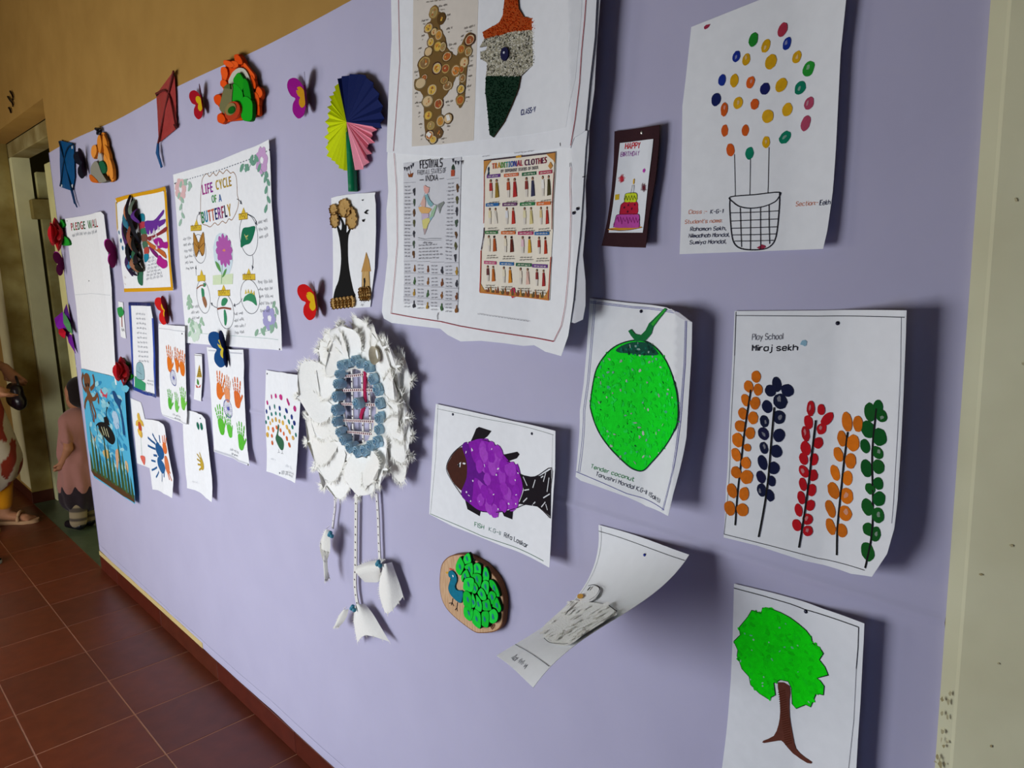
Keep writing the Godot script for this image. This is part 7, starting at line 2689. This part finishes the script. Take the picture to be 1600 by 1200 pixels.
func people() -> void:
	# a woman at the edge of the frame: floral tunic, mustard leggings, tan sandals
	thing("person", "person in a red floral tunic, mustard leggings and tan sandals at the frame's edge", "person", "people at the far doorway", -5.05, 0.0, 0.0, [], 0.24)
	T.rotation.y = deg_to_rad(52.0)
	var hip := 0.80
	var l := [Vector3(-0.10, hip, 0.10), Vector3(-0.06, 0.44, 0.11), Vector3(-0.12, 0.075, 0.13)]
	var r := [Vector3(-0.10, hip, -0.08), Vector3(0.04, 0.44, -0.06), Vector3(0.02, 0.075, -0.03)]
	k("a87556")
	var bones := [limb(Vector3(-0.10, 0.86, 0), Vector3(-0.10, 1.05, 0), 0.13, 0.11, Vector3(1, 1, 0.8)), limb(Vector3(-0.10, 1.05, 0), Vector3(-0.09, 1.24, 0), 0.11, 0.13, Vector3(1.1, 1, 0.75)), limb(Vector3(-0.09, 1.28, -0.14), Vector3(-0.09, 1.28, 0.14), 0.05, 0.05), limb(Vector3(-0.09, 1.28, 0), Vector3(-0.07, 1.40, 0), 0.045, 0.042)]
	for q in [l, r]:
		bones.append(limb(q[0], q[1], 0.085, 0.052))
		bones.append(limb(q[1], q[1].lerp(q[2], 0.35) + Vector3(-0.012, 0, 0), 0.052, 0.050))
		bones.append(limb(q[1].lerp(q[2], 0.35) + Vector3(-0.012, 0, 0), q[2], 0.048, 0.032))
		bones.append(limb(q[2] + Vector3(-0.02, -0.02, 0), q[2] + Vector3(0.12, -0.045, 0), 0.030, 0.022, Vector3(1, 1, 0.8)))
		for t in 5:
			bones.append(limb(q[2] + Vector3(0.12, -0.048, (t - 2) * 0.014), q[2] + Vector3(0.155 - t * 0.004, -0.053, (t - 2) * 0.016), 0.010, 0.008))
	var elbow := Vector3(0.00, 1.00, 0.20)
	var wrist := Vector3(0.13, 0.88, 0.14)
	bones += [limb(Vector3(-0.09, 1.27, 0.15), elbow, 0.042, 0.034), limb(elbow, wrist, 0.034, 0.023)]
	bones += hand(wrist, Vector3(0.8, -0.6, -0.1).normalized(), Vector3(0, 0.2, 1).normalized(), 0.95)
	bones += [limb(Vector3(-0.09, 1.27, -0.15), Vector3(-0.08, 1.01, -0.20), 0.042, 0.034), limb(Vector3(-0.08, 1.01, -0.20), Vector3(0.06, 0.94, -0.17), 0.034, 0.023)]
	bones += hand(Vector3(0.06, 0.94, -0.17), Vector3(0.6, -0.8, 0).normalized(), Vector3(1, 0.3, 0).normalized(), 0.95)
	bones += [limb(Vector3(-0.06, 1.47, 0), Vector3(-0.055, 1.54, 0), 0.075, 0.085, Vector3(0.95, 1, 1.1)), limb(Vector3(-0.04, 1.44, 0), Vector3(-0.03, 1.47, 0), 0.052, 0.055), limb(Vector3(0.035, 1.485, 0), Vector3(0.046, 1.47, 0), 0.009, 0.012), limb(Vector3(0.018, 1.442, -0.014), Vector3(0.018, 1.442, 0.014), 0.008, 0.008), limb(Vector3(-0.05, 1.48, 0.075), Vector3(-0.05, 1.505, 0.078), 0.011, 0.013), limb(Vector3(-0.05, 1.48, -0.075), Vector3(-0.05, 1.505, -0.078), 0.011, 0.013)]
	field(bones, 0.011, 0.014)
	part("body", "skin")
	k("1a1414")
	for s in [-1, 1]:
		ball(Vector3(0.022, 1.505, s * 0.028), 0.010)
	part("eye", "paint")
	k("14100f")
	field([limb(Vector3(-0.085, 1.50, 0), Vector3(-0.07, 1.57, 0), 0.085, 0.088), limb(Vector3(-0.13, 1.47, 0), Vector3(-0.15, 1.15, 0), 0.045, 0.020)], 0.014, 0.02)
	part("hair", "cloth")
	k("c98412")
	field([limb(l[0], l[1], 0.092, 0.060), limb(l[1], l[2] + Vector3(0, 0.05, 0), 0.058, 0.042), limb(r[0], r[1], 0.092, 0.060), limb(r[1], r[2] + Vector3(0, 0.05, 0), 0.058, 0.042)], 0.012, 0.015)
	part("leggings", "cloth")
	k("ddd2bd")
	field([limb(Vector3(-0.10, 1.26, 0), Vector3(-0.10, 0.86, 0), 0.150, 0.155, Vector3(1.1, 1, 0.8)), limb(Vector3(-0.10, 0.86, 0), Vector3(-0.03, 0.40, 0.02), 0.155, 0.190, Vector3(1.05, 1, 0.85)), limb(Vector3(-0.09, 1.27, 0.15), Vector3(-0.02, 1.07, 0.19), 0.058, 0.052), limb(Vector3(-0.09, 1.27, -0.15), Vector3(-0.085, 1.07, -0.19), 0.058, 0.052)], 0.014, 0.03, 0.006)
	for i in vv.size():
		var p := vv[i]
		if sin(p.y * 31.0 + 2.0 * sin(p.z * 19.0)) + sin(p.x * 27.0 - p.z * 33.0 + 1.5 * sin(p.y * 23.0)) > 0.15:
			cc[i] = Color("a03a22").srgb_to_linear()
	part("tunic", "cloth", null, "red and cream floral tunic")
	for q in [l, r]:
		k("b08a66")
		var sole := PackedVector3Array()
		for e in [[-0.062, 0.030], [-0.02, 0.036], [0.05, 0.034], [0.11, 0.045], [0.165, 0.034], [0.185, 0.012]]:
			sole.append(Vector3(q[2].x + e[0], 0.0, e[1]))
		var rows := []
		for z in [0.0, 0.020]:
			var row := PackedVector3Array()
			for e in sole:
				row.append(Vector3(e.x, z + 0.0005, q[2].z + e.z))
			for e in range(sole.size() - 1, -1, -1):
				row.append(Vector3(sole[e].x, z + 0.0005, q[2].z - sole[e].z))
			rows.append(row)
		skin3(rows, true)
		for e in 12:
			tri3(rows[1][e], rows[1][(e + 1) % 12], Vector3(q[2].x + 0.05, 0.0205, q[2].z))
		var strap := PackedVector3Array()
		for e in 9:
			strap.append(Vector3(q[2].x + 0.085, 0.02 + 0.05 * sin(PI * e / 8.0), q[2].z - 0.042 * cos(PI * e / 8.0)))
		tube3(strap, 0.010, 0.010, 6)
		part("sandal", "foam")
	thing("shoulder_bag", "black bag hanging from the arm of the person in the floral tunic", "bag", "", -5.115, 0.76, 0.0, [], 0.06)
	k("17141a")
	field([limb(Vector3(-0.07, -0.02, 0), Vector3(0.08, -0.02, 0), 0.05, 0.05, Vector3(1, 0.9, 1.2)), limb(Vector3(-0.06, 0.05, 0), Vector3(0.06, 0.05, 0), 0.035, 0.035)], 0.012, 0.03)
	part("bag_body", "foil")
	var loop := PackedVector3Array()
	for e in 13:
		loop.append(Vector3(0.07 * cos(PI * e / 12.0), 0.06 + 0.07 * sin(PI * e / 12.0), -0.01))
	tube3(loop, 0.008, 0.008, 6)
	part("strap", "foil")
	# a small child in the doorway
	thing("person", "small child in a dusty pink dress and dark skirt walking through the far doorway", "person", "people at the far doorway", -4.62, 0.0, 0.0, [], -0.10)
	T.rotation = Vector3(deg_to_rad(6.0), deg_to_rad(200.0), 0)
	k("9a6a4e")
	bones = [limb(Vector3(0, 0.40, 0), Vector3(0, 0.62, 0), 0.085, 0.080, Vector3(1, 1, 0.9)), limb(Vector3(0, 0.645, -0.075), Vector3(0, 0.645, 0.075), 0.034, 0.034), limb(Vector3(0, 0.65, 0), Vector3(0.01, 0.70, 0), 0.030, 0.030), limb(Vector3(0.015, 0.765, 0), Vector3(0.012, 0.815, 0), 0.062, 0.070), limb(Vector3(0.04, 0.745, 0), Vector3(0.045, 0.755, 0), 0.042, 0.042), limb(Vector3(0.082, 0.778, 0), Vector3(0.090, 0.770, 0), 0.008, 0.009), limb(Vector3(0.01, 0.77, 0.066), Vector3(0.01, 0.785, 0.068), 0.010, 0.010), limb(Vector3(0.01, 0.77, -0.066), Vector3(0.01, 0.785, -0.068), 0.010, 0.010)]
	for s in [-1.0, 1.0]:
		bones += [limb(Vector3(0, 0.38, s * 0.045), Vector3(0.03 * s, 0.21, s * 0.045), 0.052, 0.036), limb(Vector3(0.03 * s, 0.21, s * 0.045), Vector3(0.02 * s - 0.01, 0.05, s * 0.045), 0.036, 0.024), limb(Vector3(0.02 * s - 0.02, 0.03, s * 0.045), Vector3(0.02 * s + 0.07, 0.022, s * 0.05), 0.022, 0.018)]
		var el := Vector3(-0.02 + 0.05 * s, 0.50, s * 0.12)
		var wr := Vector3(0.06 + 0.07 * s, 0.42, s * 0.115)
		bones += [limb(Vector3(0, 0.64, s * 0.085), el, 0.028, 0.023), limb(el, wr, 0.023, 0.017)]
		bones += hand(wr, Vector3(0.6, -0.8, 0).normalized(), Vector3(0, 0.1, 1.0).normalized(), 0.62)
	field(bones, 0.009, 0.010)
	part("body", "skin")
	k("17110f")
	for s in [-1, 1]:
		ball(Vector3(0.068, 0.795, s * 0.024), 0.008)
	part("eye", "paint")
	field([limb(Vector3(-0.012, 0.785, 0), Vector3(-0.005, 0.835, 0), 0.068, 0.070), limb(Vector3(-0.05, 0.78, 0), Vector3(-0.075, 0.68, 0), 0.035, 0.018)], 0.010, 0.02)
	part("hair", "cloth")
	k("94665c")
	field([limb(Vector3(0, 0.63, 0), Vector3(0, 0.46, 0), 0.096, 0.105, Vector3(1, 1, 0.85)), limb(Vector3(0, 0.46, 0), Vector3(0, 0.27, 0), 0.098, 0.112, Vector3(1, 1, 0.9)), limb(Vector3(0, 0.645, 0.08), Vector3(0.0, 0.55, 0.112), 0.042, 0.036), limb(Vector3(0, 0.645, -0.08), Vector3(-0.05, 0.55, -0.112), 0.042, 0.036)], 0.010, 0.02, 0.006)
	part("dress", "cloth", null, "dusty pink dress")
	k("2a2022")
	field([limb(Vector3(0, 0.27, 0), Vector3(0, 0.20, 0), 0.106, 0.108, Vector3(1, 1, 0.9))], 0.010, 0.01, 0.005)
	part("underskirt", "cloth")
	for s in [-1.0, 1.0]:
		k("8a7a5f")
		field([limb(Vector3(0.03 * s, 0.20, s * 0.045), Vector3(0.02 * s - 0.01, 0.055, s * 0.045), 0.048, 0.046)], 0.009, 0.01)
		for i in vv.size():
			if sin(vv[i].y * 110.0) > 0.35:
				cc[i] = Color("4a4038").srgb_to_linear()
		part("legging", "cloth")
		k("141216")
		field([limb(Vector3(0.02 * s - 0.025, 0.030, s * 0.045), Vector3(0.02 * s + 0.075, 0.026, s * 0.05), 0.029, 0.024)], 0.008, 0.01)
		for i in vv.size():
			vv[i].y = maxf(vv[i].y, 0.001)
		part("shoe", "foil")
	# a slipper at the very edge of the frame
	thing("slipper", "black slipper with a grey rim on the red tiles, near the person's sandals", "slipper", "", -4.345, 0.0, 0.0, [], 0.385)
	T.rotation.y = deg_to_rad(22.0)
	k("8d8a84")
	var rim := PackedVector2Array()
	for e in [[0.03, 0.0], [0.018, 0.030], [-0.03, 0.044], [-0.10, 0.036], [-0.18, 0.034], [-0.225, 0.024], [-0.235, 0.0], [-0.225, -0.024], [-0.18, -0.034], [-0.10, -0.036], [-0.03, -0.044], [0.018, -0.030]]:
		rim.append(Vector2(e[0], e[1]))
	rim = smooth(rim)
	var rows := []
	for e in [[0.0005, 0.97], [0.010, 1.0], [0.019, 0.97]]:
		var row := PackedVector3Array()
		for p in rim:
			row.append(Vector3((p.x + 0.1) * e[1] - 0.1, e[0], p.y * e[1]))
		rows.append(row)
	skin3(rows, true)
	part("sole", "foam")
	k("121013")
	for i in rim.size():
		tri3(rows[2][i], rows[2][(i + 1) % rim.size()], Vector3(-0.1, 0.017, 0.0))
	part("footbed", "foil")
	k("100e11")
	rows = []
	for i in 8:
		var x := 0.016 - i * 0.013
		var row := PackedVector3Array()
		for j in 11:
			var w: float = 0.043 * sqrt(maxf(0.0, 1.0 - pow((x + 0.045) / 0.075, 2.0) * 0.6))
			row.append(Vector3(x, 0.015 + (0.018 + i * 0.0045) * sin(PI * j / 10.0), -w * cos(PI * j / 10.0)))
		rows.append(row)
	skin3(rows)
	part("upper", "foil")


func ball(c: Vector3, r: float) -> void:
	var rows := []
	for u in 7:
		var row := PackedVector3Array()
		for v in 10:
			row.append(c + Vector3(sin(PI * u / 6.0) * cos(TAU * v / 10.0), cos(PI * u / 6.0), sin(PI * u / 6.0) * sin(TAU * v / 10.0)) * r)
		rows.append(row)
	skin3(rows, true)
